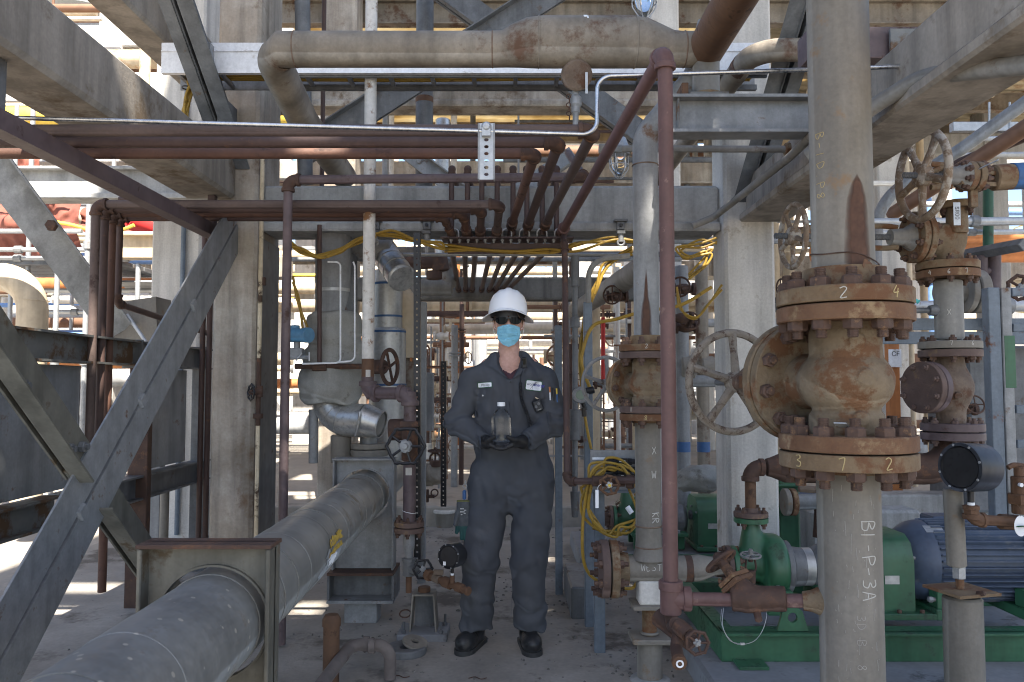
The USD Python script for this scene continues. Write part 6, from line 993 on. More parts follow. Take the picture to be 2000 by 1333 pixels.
# ================================================================ the person
YP = 4.26
w = lambda px, py, d=0.0: at(px, py, YP + d)
M['coverall'] = mat('coverall_cloth', (.054, .058, .068), (.078, .082, .092), .85, 0, scale=5, bump=.35, grain=260, spec=.2, rust=.05, rc=(.085, .085, .09), rs=5)
M['skin'] = usdkit.material(stage, '/World/Looks/skin', {'g': ('geometry', {}), 'n': ('noise_texture', {'scale': 60.0, 'detail': 4.0}), 'r': ('rgb_ramp', {'ramp': [(.3, (.46, .25, .19)), (.7, (.56, .33, .26))]}), 'p': ('principled_bsdf', {'roughness': .5, 'subsurface_weight': .12, 'subsurface_scale': .01})}, [('g.position', 'n.vector'), ('n.fac', 'r.fac'), ('r.color', 'p.base_color')], surface='p.BSDF')
M['mask'] = mat('mask_cloth', (.20, .47, .62), (.25, .53, .68), .8, 0, scale=30, bump=.1, grain=300, spec=.2)
M['helmet'] = plain('helmet_white', (.80, .81, .84), .22, coat_weight=.3)
M['lens'] = plain('dark_lens', (.004, .004, .005), .12, spec=.12)
M['leather'] = mat('boot_leather', (.012, .012, .013), (.03, .03, .032), .38, 0, scale=25, bump=.3, grain=90, rust=.1, rc=(.06, .055, .05), rs=14)
M['glove'] = mat('black_glove', (.010, .010, .011), (.02, .02, .022), .5, 0, scale=30, bump=.2, grain=200)
M['sole'] = plain('boot_sole', (.03, .03, .03), .7)
t = PERSON = Thing('person', 'person in dark grey coverall, white hard hat, blue face mask and sunglasses holding a bottle', 'person')
SHL, SHR, ELL, ELR, WRL, WRR = w(926, 744, .02), w(1061, 740, .02), w(893, 826, -.02), w(1084, 826, -.02), w(945, 862, -.17), w(1032, 860, -.17)
HPL, HPR, KNL, KNR, ANL, ANR = w(958, 945, 0), w(1040, 945, 0), w(940, 1092, -.03), w(1034, 1092, -.03), w(930, 1228, .0), w(1034, 1232, .0)
def fold(p, j, axis, r, freq, amp, seed):
    a = unit(axis); q = p - j; s_ = q @ a; g_ = np.exp(-(q * q).sum(1) / (r * r)); n = meshkit.noise(p * 9, seed)
    return amp * g_ * np.sin(s_ * freq + 7 * n + 2 * meshkit.noise(p * 22, seed + 1))
def cover(p):
    d = sd_cone(p, w(993, 748, .0), w(995, 850, .0), .128, .133, (1.42, .92, 1.1))
    d = smin(d, sd_cone(p, w(947, 738, .02), w(1039, 734, .02), .068, .068), .06)
    d = smin(d, sd_cone(p, w(976, 710, .03), w(1011, 708, .03), .062, .06), .05)
    d = smin(d, sd_cone(p, w(997, 885, .0), w(998, 940, .01), .142, .146, (1.40, .95, 1)), .05)
    for a, b, r1, r2, k in ((HPL, KNL, .122, .099, .05), (KNL, ANL, .099, .086, .02), (HPR, KNR, .12, .097, .05), (KNR, ANR, .097, .083, .02)): d = smin(d, sd_cone(p, a, b, r1, r2), k)
    d = smin(d, sd_cone(p, ANL, ANL + V(0, 0, -.02), .088, .09), .015); d = smin(d, sd_cone(p, ANR, ANR + V(0, 0, -.02), .084, .086), .015)
    arms = np.minimum(smin(sd_cone(p, SHL, ELL, .076, .068), sd_cone(p, ELL, WRL, .067, .053), .03), smin(sd_cone(p, SHR, ELR, .076, .068), sd_cone(p, ELR, WRR, .067, .053), .03))
    for q, e in ((WRL, ELL), (WRR, ELR)):
        u = unit(q - e); s_ = (p - q) @ u; near = np.linalg.norm(p - q, axis=1) < .13; arms = np.where(near, np.maximum(arms, s_ - .012), arms)
    d = smin(d, arms, .018)
    d = np.maximum(d, w(930, 1229)[2] - p[:, 2]) 
    top = w(993, 690)[2]; d = np.maximum(d, p[:, 2] - w(993, 686)[2] - .25 * (p[:, 1] - YP))
    vx = np.abs(p[:, 0] - w(996, 700)[0]) - np.clip((p[:, 2] - w(996, 742)[2]) * .62, 0, .06); d = np.where((p[:, 1] < YP + .0) & (p[:, 2] > w(996, 742)[2]), np.maximum(d, -vx * .8), d)
    # folds
    f = .010 * (meshkit.noise(p * np.array([11, 11, 6]), 2) - .5) + .010 * (1 - np.abs(2 * meshkit.noise(p * np.array([17, 14, 9]) + p[:, [2, 0, 1]] * 5, 4) - 1)) - .005
    f += fold(p, ELL, ELL - SHL + V(.1, 0, -.1), .10, 85, .0075, 1) + fold(p, ELR, ELR - SHR + V(-.1, 0, -.1), .10, 85, .0075, 3) + fold(p, w(998, 965), V(.5, 0, .8), .13, 60, .006, 5) + fold(p, w(1005, 965), V(-.5, 0, .8), .13, 60, .005, 6)
    f += fold(p, KNL, V(.3, 0, 1), .12, 55, .005, 7) + fold(p, KNR, V(-.3, 0, 1), .12, 55, .005, 8) + fold(p, ANL + V(0, 0, .08), V(.25, 0, 1), .11, 75, .008, 9) + fold(p, ANR + V(0, 0, .08), V(-.25, 0, 1), .11, 75, .008, 10) + fold(p, w(935, 770), V(.6, 0, .8), .11, 50, .005, 11) + fold(p, w(1055, 770), V(-.6, 0, .8), .11, 50, .005, 12) + fold(p, w(1000, 850), V(.1, 0, 1), .16, 45, .004, 13)
    return d + 1.55 * f
cov = nets(cover, V(-.43, 3.93, .07), V(.36, 4.50, 1.62), .0078); trimesh.smoothing.filter_taubin(cov, .5, .53, 1)
t.add('coverall', cov, M['coverall'], smooth=True)
# surface lookups on the front of the coverall
vv = np.asarray(cov.vertices); nn = cov.vertex_normals; fr = nn[:, 1] < -.12
def project(v):
    q = v - [0, 0, EYE]; f_ = q[:, 1] * CP + q[:, 2] * SP; u = q[:, 2] * CP - q[:, 1] * SP; return np.c_[1000 + FPX * q[:, 0] / f_, 666.5 - FPX * u / f_]
from scipy.interpolate import LinearNDInterpolator
from scipy.spatial import cKDTree
pj = project(vv[fr]); yy = vv[fr][:, 1]; kd = cKDTree(pj)
ymin = np.array([yy[k].min() for k in kd.query_ball_point(pj, 3.5)]); front = yy < ymin + .03
INT = LinearNDInterpolator(pj[front], yy[front])
def on_cloth(poly, lift=.003, th=.0022, step=2.2, warp=None):
    """a patch cut to a pixel outline that lies on the front of the coverall"""
    poly = Polygon(poly) if not hasattr(poly, 'bounds') else poly
    m = trimesh.creation.extrude_polygon(poly, 1.0, engine='earcut').subdivide_to_size(step * 1.6, max_iter=12); v = np.asarray(m.vertices); y = INT(v[:, :2]); y = np.where(np.isnan(y), np.nanmedian(y), y)
    out = np.array([at(p[0], p[1], yk - lift - th * (p[2] > .5)) for p, yk in zip(v, y)]); m = mk(out, m.faces); return m
def cloth_text(text, px, py, hpx, rot=0.0, lift=.0062, bold=False):
    m = meshkit.text_mesh(text, hpx, .5, bold); v = np.asarray(m.vertices); c, s = math.cos(rot), math.sin(rot); x, y = v[:, 0], -v[:, 1]
    Q = np.c_[px + x * c - y * s, py + x * s + y * c]; yk = INT(Q); yk = np.where(np.isnan(yk), np.nanmedian(yk), yk)
    return mk(np.array([at(a, b, d - lift - .0006 * (z > .2)) for (a, b), d, z in zip(Q, yk, v[:, 2])]), m.faces)
def rrect(x0, y0, x1, y1, r, rot=0): return affinity.rotate(sbox(x0 + r, y0 + r, x1 - r, y1 - r).buffer(r, 4), rot)
CV = 'coverall'
t.add('placket', on_cloth([(988, 742), (1001, 742), (1003, 800), (1004, 872), (992, 872), (990, 800)], .0018), M['coverall'], parent=CV); t.add('fly', on_cloth([(994, 880), (1006, 880), (1007, 920), (1002, 948), (996, 945), (994, 920)], .0015), M['coverall'], parent=CV)
t.add('pocket', on_cloth(rrect(926, 768, 962, 815, 3), .001, .002), M['coverall'], parent=CV); t.add('pocket_flap', on_cloth([(926, 762), (965, 760), (964, 771), (945, 778), (927, 772)], .0035), M['coverall'], parent=CV); t.add('snap', lathe([(0, 0), (.0045, 0), (.004, .002), (0, .0025)], at(943, 773, float(INT(943, 773)) - .006), (0, -1, 0), 12), M['galv_light'], parent=CV)
t.add('pocket', on_cloth(rrect(1024, 772, 1062, 818, 3), .001, .002), M['coverall'], parent=CV); t.add('pocket_flap', on_cloth([(1022, 762), (1064, 768), (1063, 778), (1042, 784), (1024, 774)], .0035), M['coverall'], parent=CV)
t.add('collar', on_cloth([(962, 690), (974, 688), (980, 712), (997, 741), (988, 738), (966, 722), (955, 716)], .006, .004), M['coverall'], parent=CV); t.add('collar', on_cloth([(1014, 688), (1026, 688), (1034, 712), (1022, 728), (1001, 741), (1010, 716)], .006, .004), M['coverall'], parent=CV)
t.add('waist_seam', on_cloth([(930, 858), (990, 862), (990, 866), (930, 862)], .001, .002), M['coverall'], parent=CV); t.add('waist_seam', on_cloth([(1003, 862), (1066, 858), (1066, 862), (1003, 866)], .001, .002), M['coverall'], parent=CV)
t.add('pocket_edge', on_cloth([(1045, 890), (1050, 890), (1076, 930), (1073, 934)], .001, .003), M['coverall'], parent=CV); t.add('button', lathe([(0, 0), (.0045, 0), (.004, .002), (0, .0025)], at(997, 746, float(INT(997, 746)) - .006), (0, -1, 0), 12), M['black'], parent=CV)
p_ = t.add('name_patch', on_cloth(rrect(932.5, 746.5, 961.5, 758, 2, -4), .0035, .0018), M['green'], parent=None, label='small white name patch with green edge'); t.add('patch_field', on_cloth(rrect(934, 748, 960, 756.5, 1.5, -4), .0055, .0008), M['white_tray'], parent=p_); t.add('lettering', cloth_text('Philip', 940, 755.2, 4.6, -.06, .0068), M['black'], parent=p_)
p_ = t.add('company_patch', on_cloth(rrect(1026, 743, 1059, 764, 3.5, 7), .0035, .0018), M['green'], label='white company patch with blue lettering and green edge'); t.add('patch_field', on_cloth(rrect(1027.6, 744.6, 1057.4, 762.4, 2.5, 7), .0055, .0008), M['white_tray'], parent=p_); t.add('lettering', cloth_text('world', 1028.4, 752.4, 5, .12, .0068), M['blue_motor'], parent=p_); t.add('lettering', cloth_text('energy', 1041, 754, 5, .12, .0068, True), plain('logo_blue', (.05, .05, .3), .6), parent=p_)
t.add('swoosh', J([sweep(np.array([at(a, b, float(INT(a, b)) - .007) for a, b in q]), .0009, 5) for q in ([(1039, 762), (1040, 756), (1043, 750), (1047, 746.5)], [(1036, 760), (1041, 753), (1049, 747)])]), M['blue_motor'], parent=p_)
t.add('pen_pocket', on_cloth([(1070, 762), (1088, 764), (1090, 790), (1072, 788)], .001, .003), M['coverall'], parent=CV)
# undershirt, skin
HX = w(993, 632); 
def skinf(p):
    c = w(993.5, 628, .02); d = sd_ell(p, c + V(0, .01, .012), (.074, .094, .105)); d = smin(d, sd_ell(p, c + V(0, -.02, -.062), (.056, .066, .062)), .03)
    d = smin(d, sd_ell(p, c + V(0, -.088, -.028), (.014, .022, .024)), .015); d = smin(d, sd_cone(p, c + V(0, -.07, .015), c + V(0, -.092, -.02), .008, .012), .012)   # nose
    for s in (-1, 1):
        d = smin(d, sd_ell(p, c + V(s * .076, .015, -.015), (.010, .022, .034)), .008)                       # ears
        d = smin(d, sd_ell(p, c + V(s * .034, -.078, .012), (.022, .012, .008)), .012); d = np.maximum(d, -sd_ell(p, c + V(s * .032, -.096, -.002), (.017, .012, .010)) - .001); d = np.minimum(d, sd_ell(p, c + V(s * .032, -.078, -.002), (.0125, .0125, .0125)))
    d = smin(d, sd_ell(p, c + V(0, -.082, -.075), (.024, .010, .007)), .008)
    d = smin(d, sd_cone(p, c + V(0, .02, -.08), w(995, 712, .03), .054, .062), .03); d = smin(d, sd_cone(p, w(955, 718, .03), w(1036, 716, .03), .05, .05), .05)
    d = smin(d, sd_ell(p, w(995, 740, .0), (.12, .09, .07)), .03)
    return d
t.add('body', nets(skinf, V(-.22, 4.08, 1.22), V(.2, 4.42, 1.92), .0065), M['skin'], smooth=True)
t.add('undershirt', nets(lambda p: np.maximum(np.maximum(sd_ell(p, w(996, 752, .0), (.13, .105, .105)) , p[:, 2] - w(996, 716)[2] - .9 * np.abs(p[:, 0] - w(996, 716)[0]) + .04), -sd_cone(p, w(995, 690, .02), w(995, 735, -.02), .055, .05)), V(-.2, 4.1, 1.15), V(.2, 4.4, 1.6), .008), plain('maroon_shirt', (.055, .022, .03), .8), smooth=True)
# hair
hc = w(993.5, 628, .02)
t.add('hair', nets(lambda p: np.maximum(np.maximum(sd_ell(p, hc + V(0, .015, .014), (.081, .1, .108)), -sd_ell(p, hc + V(0, -.05, -.03), (.09, .07, .075))), np.maximum(hc[2] - .045 - p[:, 2], hc[1] - .05 - p[:, 1])), hc - V(.1, .12, .08), hc + V(.1, .13, .13), .006), mat('hair', (.10, .06, .035), (.16, .1, .06), .6, 0, scale=60, grain=200), smooth=True)
t.add('hair_strand', sweep(spline([w(1001, 600, -.075), w(1008, 609, -.085), w(1016, 622, -.075)]), .0015, 5), M['hair'] if 'hair' in M else '/World/Looks/hair')
# hard hat
hz = w(992, 617, .0)[2]; hcx = w(992, 617, .02)
prof = [(0, .152), (.03, .150), (.06, .138), (.085, .112), (.100, .075), (.106, .035), (.107, .012), (.112, .006), (.128, -.003), (.140, -.011), (.1415, -.014), (.139, -.016), (.126, -.009), (.110, -.001), (.102, .004), (.101, .03), (.095, .07), (.08, .105), (.055, .13), (0, .144)]
hat = lathe(prof, (0, 0, 0), (0, 0, 1), 64); hv = np.asarray(hat.vertices).copy(); r_ = np.hypot(hv[:, 0], hv[:, 1]); hv[:, 2] += np.where(r_ > .105, -(hv[:, 0] ** 2 - hv[:, 1] ** 2) * .9, 0); hv[:, 1] *= 1.2; hv[:, 2] *= np.where(hv[:, 2] > 0, .93, 1); 
rid = np.exp(-(hv[:, 0] / .017) ** 4) * .008 * np.clip((hv[:, 2] - .05) / .06, 0, 1) + sum(np.exp(-((hv[:, 0] - s * .045) / .008) ** 2) for s in (-1, 1)) * .0035 * np.clip((hv[:, 2] - .06) / .05, 0, 1); hv[:, 2] += rid
Rt = trimesh.transformations.rotation_matrix(math.radians(-4), (1, 0, 0)) @ trimesh.transformations.rotation_matrix(math.radians(2), (0, 1, 0)); hat.vertices = hv; hat.apply_transform(Rt); hat.apply_translation(hcx + V(0, 0, 0)); HAT = t.add('hard_hat', hat, M['helmet'], smooth=55)
band = lathe([(.099, .002), (.101, .002), (.101, .026), (.099, .026), (.099, .002)], (0, 0, 0), (0, 0, 1), 48); bv = np.asarray(band.vertices).copy(); bv[:, 1] *= 1.12; bv[:, :2] *= .93; band.vertices = bv; band.apply_translation(hcx - V(0, 0, .012)); t.add('head_band', band, M['black'], parent=HAT)
# face patches: (angle, height) laid on a head-shaped cylinder
def face(poly, rx, ry, lift, th, bulge=None, c=None, step=.009):
    c = hc if c is None else c; m = trimesh.creation.extrude_polygon(poly, th, engine='earcut').subdivide_to_size(step, max_iter=12); v = np.asarray(m.vertices); a = v[:, 0] / .085; b = bulge(v[:, 0], v[:, 1]) if bulge else 0
    return mk(np.stack([c[0] + np.sin(a) * (rx + lift + v[:, 2] + b), c[1] - np.cos(a) * (ry + lift + v[:, 2] + b), c[2] + v[:, 1]], 1), m.faces)
lens = lambda s: Polygon([(s * .006, .014), (s * .03, .019), (s * .062, .015), (s * .078, .006), (s * .072, -.010), (s * .05, -.022), (s * .03, -.023), (s * .013, -.015), (s * .007, -.004)]).buffer(.002)
SG = t.add('sunglasses', J([face(lens(s), .080, .106, .004, .003) for s in (-1, 1)]), M['lens'], smooth=40)
t.add('frame', J([face(sbox(-.012, .005, .012, .013), .080, .107, .006, .003)] + [face(Polygon([(s * .004, .019), (s * .06, .022), (s * .085, .012), (s * .15, .006), (s * .15, .001), (s * .085, .006), (s * .06, .016), (s * .01, .014)]).buffer(.0015), .080, .106, .0045, .004) for s in (-1, 1)]), M['black'], parent=SG)
mp = affinity.translate(Polygon([(-.062, -.018), (-.03, -.010), (0, -.006), (.03, -.010), (.062, -.018), (.068, -.05), (.058, -.085), (.035, -.108), (0, -.120), (-.035, -.108), (-.058, -.085), (-.068, -.05)]).buffer(.002), 0, -.021)
mb = lambda x, z_: (lambda z: .010 + .022 * np.exp(-(x / .020) ** 2) * np.exp(-((z + .035) / .035) ** 2) + .0025 * np.sign(np.sin((z + .03) * 190)) * (np.abs(x) < .05) * (z < -.03) * (z > -.09) - .016 * np.clip((-z - .075) / .045, 0, 1) + .002 * meshkit.noise(np.stack([x * 60, z * 90, 0 * x], 1)))(z_ + .021)
MK = t.add('face_mask', face(mp, .070, .092, .002, .002, mb, step=.007), M['mask'], smooth=40)
t.add('ear_loop', J([sweep(spline([hc + V(s * .066, -.045, zz), hc + V(s * .077, -.02, zz * .6 - .005), hc + V(s * .082, .008, z2)]), .0014, 5) for s in (-1, 1) for zz, z2 in ((-.046, .008), (-.106, -.04))]), M['white'], parent=MK)
# gloved hands cupped under the bottle
BT = at(979, 862, 4.02); BR = .0495
def hand(wr, s):
    """s = +1 for the hand on the picture's left; its fingers reach inwards under the bottle"""
    k = BT + V(-s * .052, .0, -.014); pal = [wr + (k - wr) * .35, k]
    def f(p):
        d = sd_cone(p, wr, pal[0], .034, .036); d = smin(d, sd_cone(p, pal[0] + V(0, .018, 0), pal[1] + V(0, .026, 0), .022, .018), .02); d = smin(d, sd_cone(p, pal[0] + V(0, -.022, 0), pal[1] + V(0, -.022, .0), .022, .018), .02)
        for i, (oy, L1, L2, L3) in enumerate(((-.034, .036, .024, .018), (-.012, .040, .027, .020), (.012, .038, .025, .019), (.033, .030, .020, .016))):
            a = k + V(0, oy, -.004); b = a + V(s * L1, -.004, -.014); c = b + V(s * L2, -.004, -.004); e = c + V(s * L3, -.003, .005)
            d = smin(d, np.minimum(sd_cone(p, a, b, .0125, .0115), np.minimum(sd_cone(p, b, c, .0115, .0105), sd_cone(p, c, e, .0105, .0092))), .005)
        a = pal[0] + V(s * .01, -.032, .012); b = k + V(-s * .008, -.045, .024); c = b + V(s * .026, -.014, .014); d = smin(d, np.minimum(sd_cone(p, a, b, .017, .0135), sd_cone(p, b, c, .0135, .0105)), .01)
        return d + .0012 * (meshkit.noise(p * 90) - .5)
    lo = np.minimum(wr, k + V(s * .1, 0, 0)) - V(.06, .09, .06); hi = np.maximum(wr, k + V(s * .1, 0, 0)) + V(.06, .08, .07); return nets(f, lo, hi, .0042)
t.add('glove', hand(WRL, 1), M['glove'], smooth=True); t.add('glove', hand(WRR + V(0, .012, -.004), -1), M['glove'], smooth=True)
# boots
def boot(c, yaw, s):
    R = Rz(yaw); 
    def f(p):
        q = (p - c) @ R; d = sd_ell(q, (0, -.085, .055), (.052, .075, .052)); d = smin(d, sd_box(q, (0, .02, .045), (.042, .09, .045), .035), .03); d = smin(d, sd_cone(q, (0, .05, .08), (0, .055, .22), .046, .05), .03); d = np.maximum(d, .022 - q[:, 2]); return d + .0015 * np.sin(q[:, 1] * 160) * (q[:, 1] > -.05) * (q[:, 2] > .07)
    m = nets(f, c - V(.2, .2, .01), c + V(.2, .2, .26), .0065); b = t.add('boot', m, M['leather'], smooth=True)
    so = affinity.scale(Point(0, 0).buffer(1, 16), .054, .075); so = __import__('shapely').union_all([affinity.translate(so, 0, -.088), sbox(-.046, -.09, .046, .10).buffer(.006), affinity.translate(affinity.scale(Point(0, 0).buffer(1, 12), .046, .035), 0, .1)])
    sm = trimesh.creation.extrude_polygon(so, .026, engine='earcut'); T = np.eye(4); T[:3, :3] = R; sm.apply_transform(T); sm.apply_translation(c + V(0, 0, .001)); t.add('sole', sm, M['sole'], parent=b)
    for k in range(3): t.add('lace', sweep(np.array([c + R @ V(-.03, -.045 + .022 * k, .098 + .012 * k), c + R @ V(0, -.052 + .022 * k, .112 + .012 * k), c + R @ V(.03, -.045 + .022 * k, .098 + .012 * k)]), .003, 5), M['black'], parent=b)
fl, fr_ = atz(922, 1258, 0), atz(1034, 1262, 0); boot(V(fl[0], YP + .0, 0), -.32, 1); boot(V(fr_[0], YP - .01, 0), .12, 1)
# ---- what the person carries
t = Thing('bottle', 'clear glass bottle with a white cap held in the black gloves', 'bottle'); bz = lambda py: at(979, py, 4.02)[2] - BT[2]
H = [0, .004, bz(818), bz(808), bz(799), bz(789)]
t.add('glass', lathe([(0, 0), (BR - .004, 0), (BR, .005), (BR, H[2]), (BR * .93, H[2] + .012), (BR * .62, H[3] + .012), (.0185, H[4]), (.0175, H[5]), (0, H[5])], BT, (0, 0, 1), 56), M['water_glass'], smooth=50)
t.add('cap', lathe([(0, H[5] - .012), (.0195, H[5] - .012), (.0195, H[5] + .006), (.018, H[5] + .008), (0, H[5] + .008)], BT, (0, 0, 1), 32), M['white'])
iy = lambda px, py: float(INT(px, py)) if not np.isnan(INT(px, py)) else YP - .12
t = Thing('speaker_microphone', 'black radio speaker microphone clipped at the collar with a coiled cord', 'microphone'); c = at(1023, 709, iy(1023, 709) - .022)
t.add('case', bx(c, (.032, .026, .062), Rz(.1), .007), M['black']); t.add('grille', bx(c + V(0, -.0145, .006), (.02, .002, .03), Rz(.1), .001), M['lens']); P = spline([c - V(0, 0, .03), at(1017, 738, iy(1017, 738) - .016), at(1018, 775, iy(1018, 775) - .014), at(1028, 805, iy(1028, 800) - .016), at(1040, 838, iy(1038, 830) - .02)], 24)
L_ = np.r_[0, np.cumsum(np.linalg.norm(np.diff(P, axis=0), axis=1))]; s_ = np.linspace(0, L_[-1], 900); Q = np.stack([np.interp(s_, L_, P[:, k]) for k in range(3)], 1); a = s_ / .0058 * 2 * PI; rr = np.where(s_ < .09, .0, .0062); t.add('coiled_cord', sweep(Q + np.stack([np.cos(a) * rr, np.sin(a) * rr, 0 * a], 1), .0026, 5), M['black'])
t = Thing('gas_detector', 'small black gas detector clipped under the breast pocket', 'detector'); c = at(1050, 793, iy(1050, 793) - .02); F = frame((.15, -1, .1)) @ Rz(.35)
t.add('case', bx(c, (.052, .064, .026), F, .008), M['black']); t.add('clip', bx(at(1050, 779, iy(1050, 779) - .018), (.035, .006, .006), Rz(0) @ frame((0, 0, 1)) @ trimesh.transformations.rotation_matrix(.5, (0, 1, 0))[:3, :3]), M['bg_tan']); t.add('sensor', J([lathe([(0, 0), (.008, 0), (.007, .003), (0, .003)], c + F @ V(x, y, .013), F[:, 2], 14) for x, y in ((.006, .008), (-.012, -.002))]), M['galv_dark']); t.add('print', bx(c + F @ V(0, -.022, .0135), (.02, .005, .001), F, 0), M['pipe_grey'])
for k, (px, col, m) in enumerate(((1073.5, 'orange', 'bg_orange'), (1080.5, 'black', 'black'), (1087, 'yellow', 'bg_yellow'))):
    y_ = min(iy(1072 + k * 5, 775), YP - .02); t = Thing('pen', f'{col} capped pen in the sleeve pocket', 'pen'); a_, b_ = at(px, 756 + k * 1.5, y_ - .008), at(px + 1.5, 782 + k * 2, y_ - .004); t.add('barrel', cyl(a_ + (b_ - a_) * .4, b_, .004, n=10), M['white_tray' if k == 0 else 'blue' if k == 2 else 'black']); t.add('cap', cyl(a_, a_ + (b_ - a_) * .42, .0045, n=10), M[m])
t = Thing('glove_clip', 'dark blue clip with a ring holding the hanging glove at the hip', 'clip'); hy = YP - .06; t.add('body', bx(at(907, 967, hy), (.020, .018, .05), None, .006), M['blue']); t.add('ring', J([torus(at(908, 950, hy), (.3, 1, 0), .011, .0022, 18, 6), torus(at(909, 942, hy), (1, .3, 0), .008, .002, 18, 6)]), M['galv_light'])
t = Thing('hanging_glove', 'dark grey work glove with teal fingertips hanging from the hip', 'glove'); G0 = at(905, 980, hy)
def f(p):
    d = sd_box(p, G0 - V(0, 0, .045), (.036, .014, .05), .013)
    for i, (x0, x1, L) in enumerate(((-.026, -.034, .07), (-.009, -.008, .1), (.009, .012, .105), (.026, .03, .085))): d = smin(d, sd_cone(p, G0 + V(x0, -.004 * (i % 2), -.09), G0 + V(x1, .004 - .008 * (i % 2), -.09 - L), .0125, .0105), .008)
    d = smin(d, sd_cone(p, G0 + V(-.03, -.01, -.06), G0 + V(-.042, -.022, -.115), .014, .011), .01); return d + .002 * (meshkit.noise(p * 50) - .5)
gm = nets(f, G0 - V(.07, .05, .22), G0 + V(.06, .05, .02), .0045); fc = np.asarray(gm.vertices)[gm.faces].mean(1)[:, 2] < G0[2] - .125
t.add('cuff_and_palm', gm.submesh([np.nonzero(~fc)[0]], append=True), mat('knit_glove', (.05, .055, .06), (.08, .085, .09), .85, 0, scale=40, grain=200, bump=.4), smooth=True); t.add('fingertips', gm.submesh([np.nonzero(fc)[0]], append=True), mat('teal_glove', (.012, .05, .05), (.02, .075, .07), .7, 0, scale=30, grain=150, bump=.3), smooth=True); t.add('hem', bx(G0 + V(0, 0, .003), (.07, .026, .008), None, .003), plain('olive_hem', (.10, .10, .035), .8)); t.add('print', J([bx(G0 + V(x, -.0155, -.035 - z), (w_, .001, .005), None, 0) for x, z, w_ in ((-.006, 0, .02), (.01, .008, .012), (-.004, .016, .024), (.008, .024, .01), (-.008, .030, .008))]), M['galv_light'])
# ================================================================ the plant around and behind
g = np.random.default_rng(42)
def place_words(p):
    q = np.asarray(p, float) - [0, 0, EYE]; f_ = q[1] * CP + q[2] * SP; px, py = 1000 + FPX * q[0] / f_, 666.5 - FPX * (q[2] * CP - q[1] * SP) / f_
    side = next(n for a, n in ((180, 'at the left edge'), (420, 'left of the left column'), (560, 'behind the left column'), (830, 'between left column and person'), (990, 'left of the helmet'), (1150, 'just right of the person'), (1320, 'behind the small riser'), (1520, 'behind the right column'), (1720, 'behind the big riser'), (1890, 'behind the check valve'), (1e9, 'at the right edge')) if px < a)
    return side + ', ' + next(n for a, n in ((150, 'high up'), (420, 'above head height'), (690, 'at head height'), (950, 'at waist height'), (1e9, 'near the ground')) if py < a)
def spot(label, group, p, r=None):
    if not group: return label
    return ('' if r is None else 'thin ' if r < .035 and 'thin' not in label else 'thick ' if r > .1 and 'thick' not in label else '') + label + ' ' + place_words(p)
def hp(Y, z, x0, x1, r, m, label, group=None, fl=(), name='rack_pipe', sup=True):
    t = Thing(name, spot(label, group, ((x0 + x1) / 2, Y, z), r), 'pipe', group); t.add('pipe', cyl((x0, Y, z), (x1, Y, z), r, n=18, ch=.002), M[m])
    for x in fl:
        for s in (-1, 1): t.add('flange', cyl((x + s * .006, Y, z), (x + s * (.012 + r * .35), Y, z), r * 1.75, n=18), M[m if g.random() < .5 else 'bg_brown'])
    return t
def vp(x, Y, z0, z1, r, m, label, group=None, fl=(), name='standing_pipe'):
    t = Thing(name, spot(label, group, (x, Y, min(z1, 2.4)), r), 'pipe', group); t.add('pipe', cyl((x, Y, z0), (x, Y, z1), r, n=18, ch=.002), M[m])
    for z in fl:
        for s in (-1, 1): t.add('flange', cyl((x, Y, z + s * .006), (x, Y, z + s * (.012 + r * .35)), r * 1.75, n=18), M['bg_brown' if g.random() < .4 else m])
    return t
def yp(x, z, y0, y1, r, m, label, group=None, name='rack_pipe'):
    t = Thing(name, label, 'pipe', group); t.add('pipe', cyl((x, y0, z), (x, y1, z), r, n=18, ch=.002), M[m]); return t
def bvalve(p, s, m, axis=(0, -1, 0), label='', group=None, wheel='bg_brown'):
    """far valve: body, flanges, yoke, handwheel"""
    t = Thing('far_valve', spot(label, group, p), 'valve', group); p = V(*p); a = unit(axis)
    t.add('body', J([lathe([(0, -.16), (.09, -.16), (.09, -.12), (.05, -.11), (.075, -.03), (.075, .03), (.05, .11), (.09, .12), (.09, .16), (0, .16)], p, (1, 0, 0), 18)]).apply_transform(trimesh.transformations.scale_matrix(s, p)), M[m]); t.add('bonnet', cyl(p, p + a * .22 * s, .045 * s, .025 * s, n=12), M[m]); t.add('handwheel', J([torus(p + a * .27 * s, a, .13 * s, .014 * s, 24, 6)] + [cyl(p + a * .27 * s, p + a * .27 * s + frame(a) @ V(math.cos(k * PI / 2), math.sin(k * PI / 2), 0) * .13 * s, .01 * s, n=6) for k in range(4)]), M[wheel]); return t
GT, GW, GB, GG = 'tan pipes of the sunlit rack behind the person', 'white jacketed pipes of the sunlit rack behind the person', 'brown pipes of the sunlit rack behind the person', 'grey pipes of the sunlit rack behind the person'
LAB = {'bg_tan': ('tan pipe crossing the far aisle', GT), 'bg_white': ('white pipe crossing the far aisle', GW), 'bg_brown': ('brown pipe crossing the far aisle', GB), 'bg_grey': ('grey pipe crossing the far aisle', GG)}
LAV = {'bg_tan': ('tan upright pipe of the far rack', 'tan upright pipes behind the person'), 'bg_white': ('white upright pipe of the far rack', 'white upright pipes behind the person'), 'bg_brown': ('brown upright pipe of the far rack', 'brown upright pipes behind the person'), 'bg_grey': ('grey upright pipe of the far rack', 'grey upright pipes behind the person')}
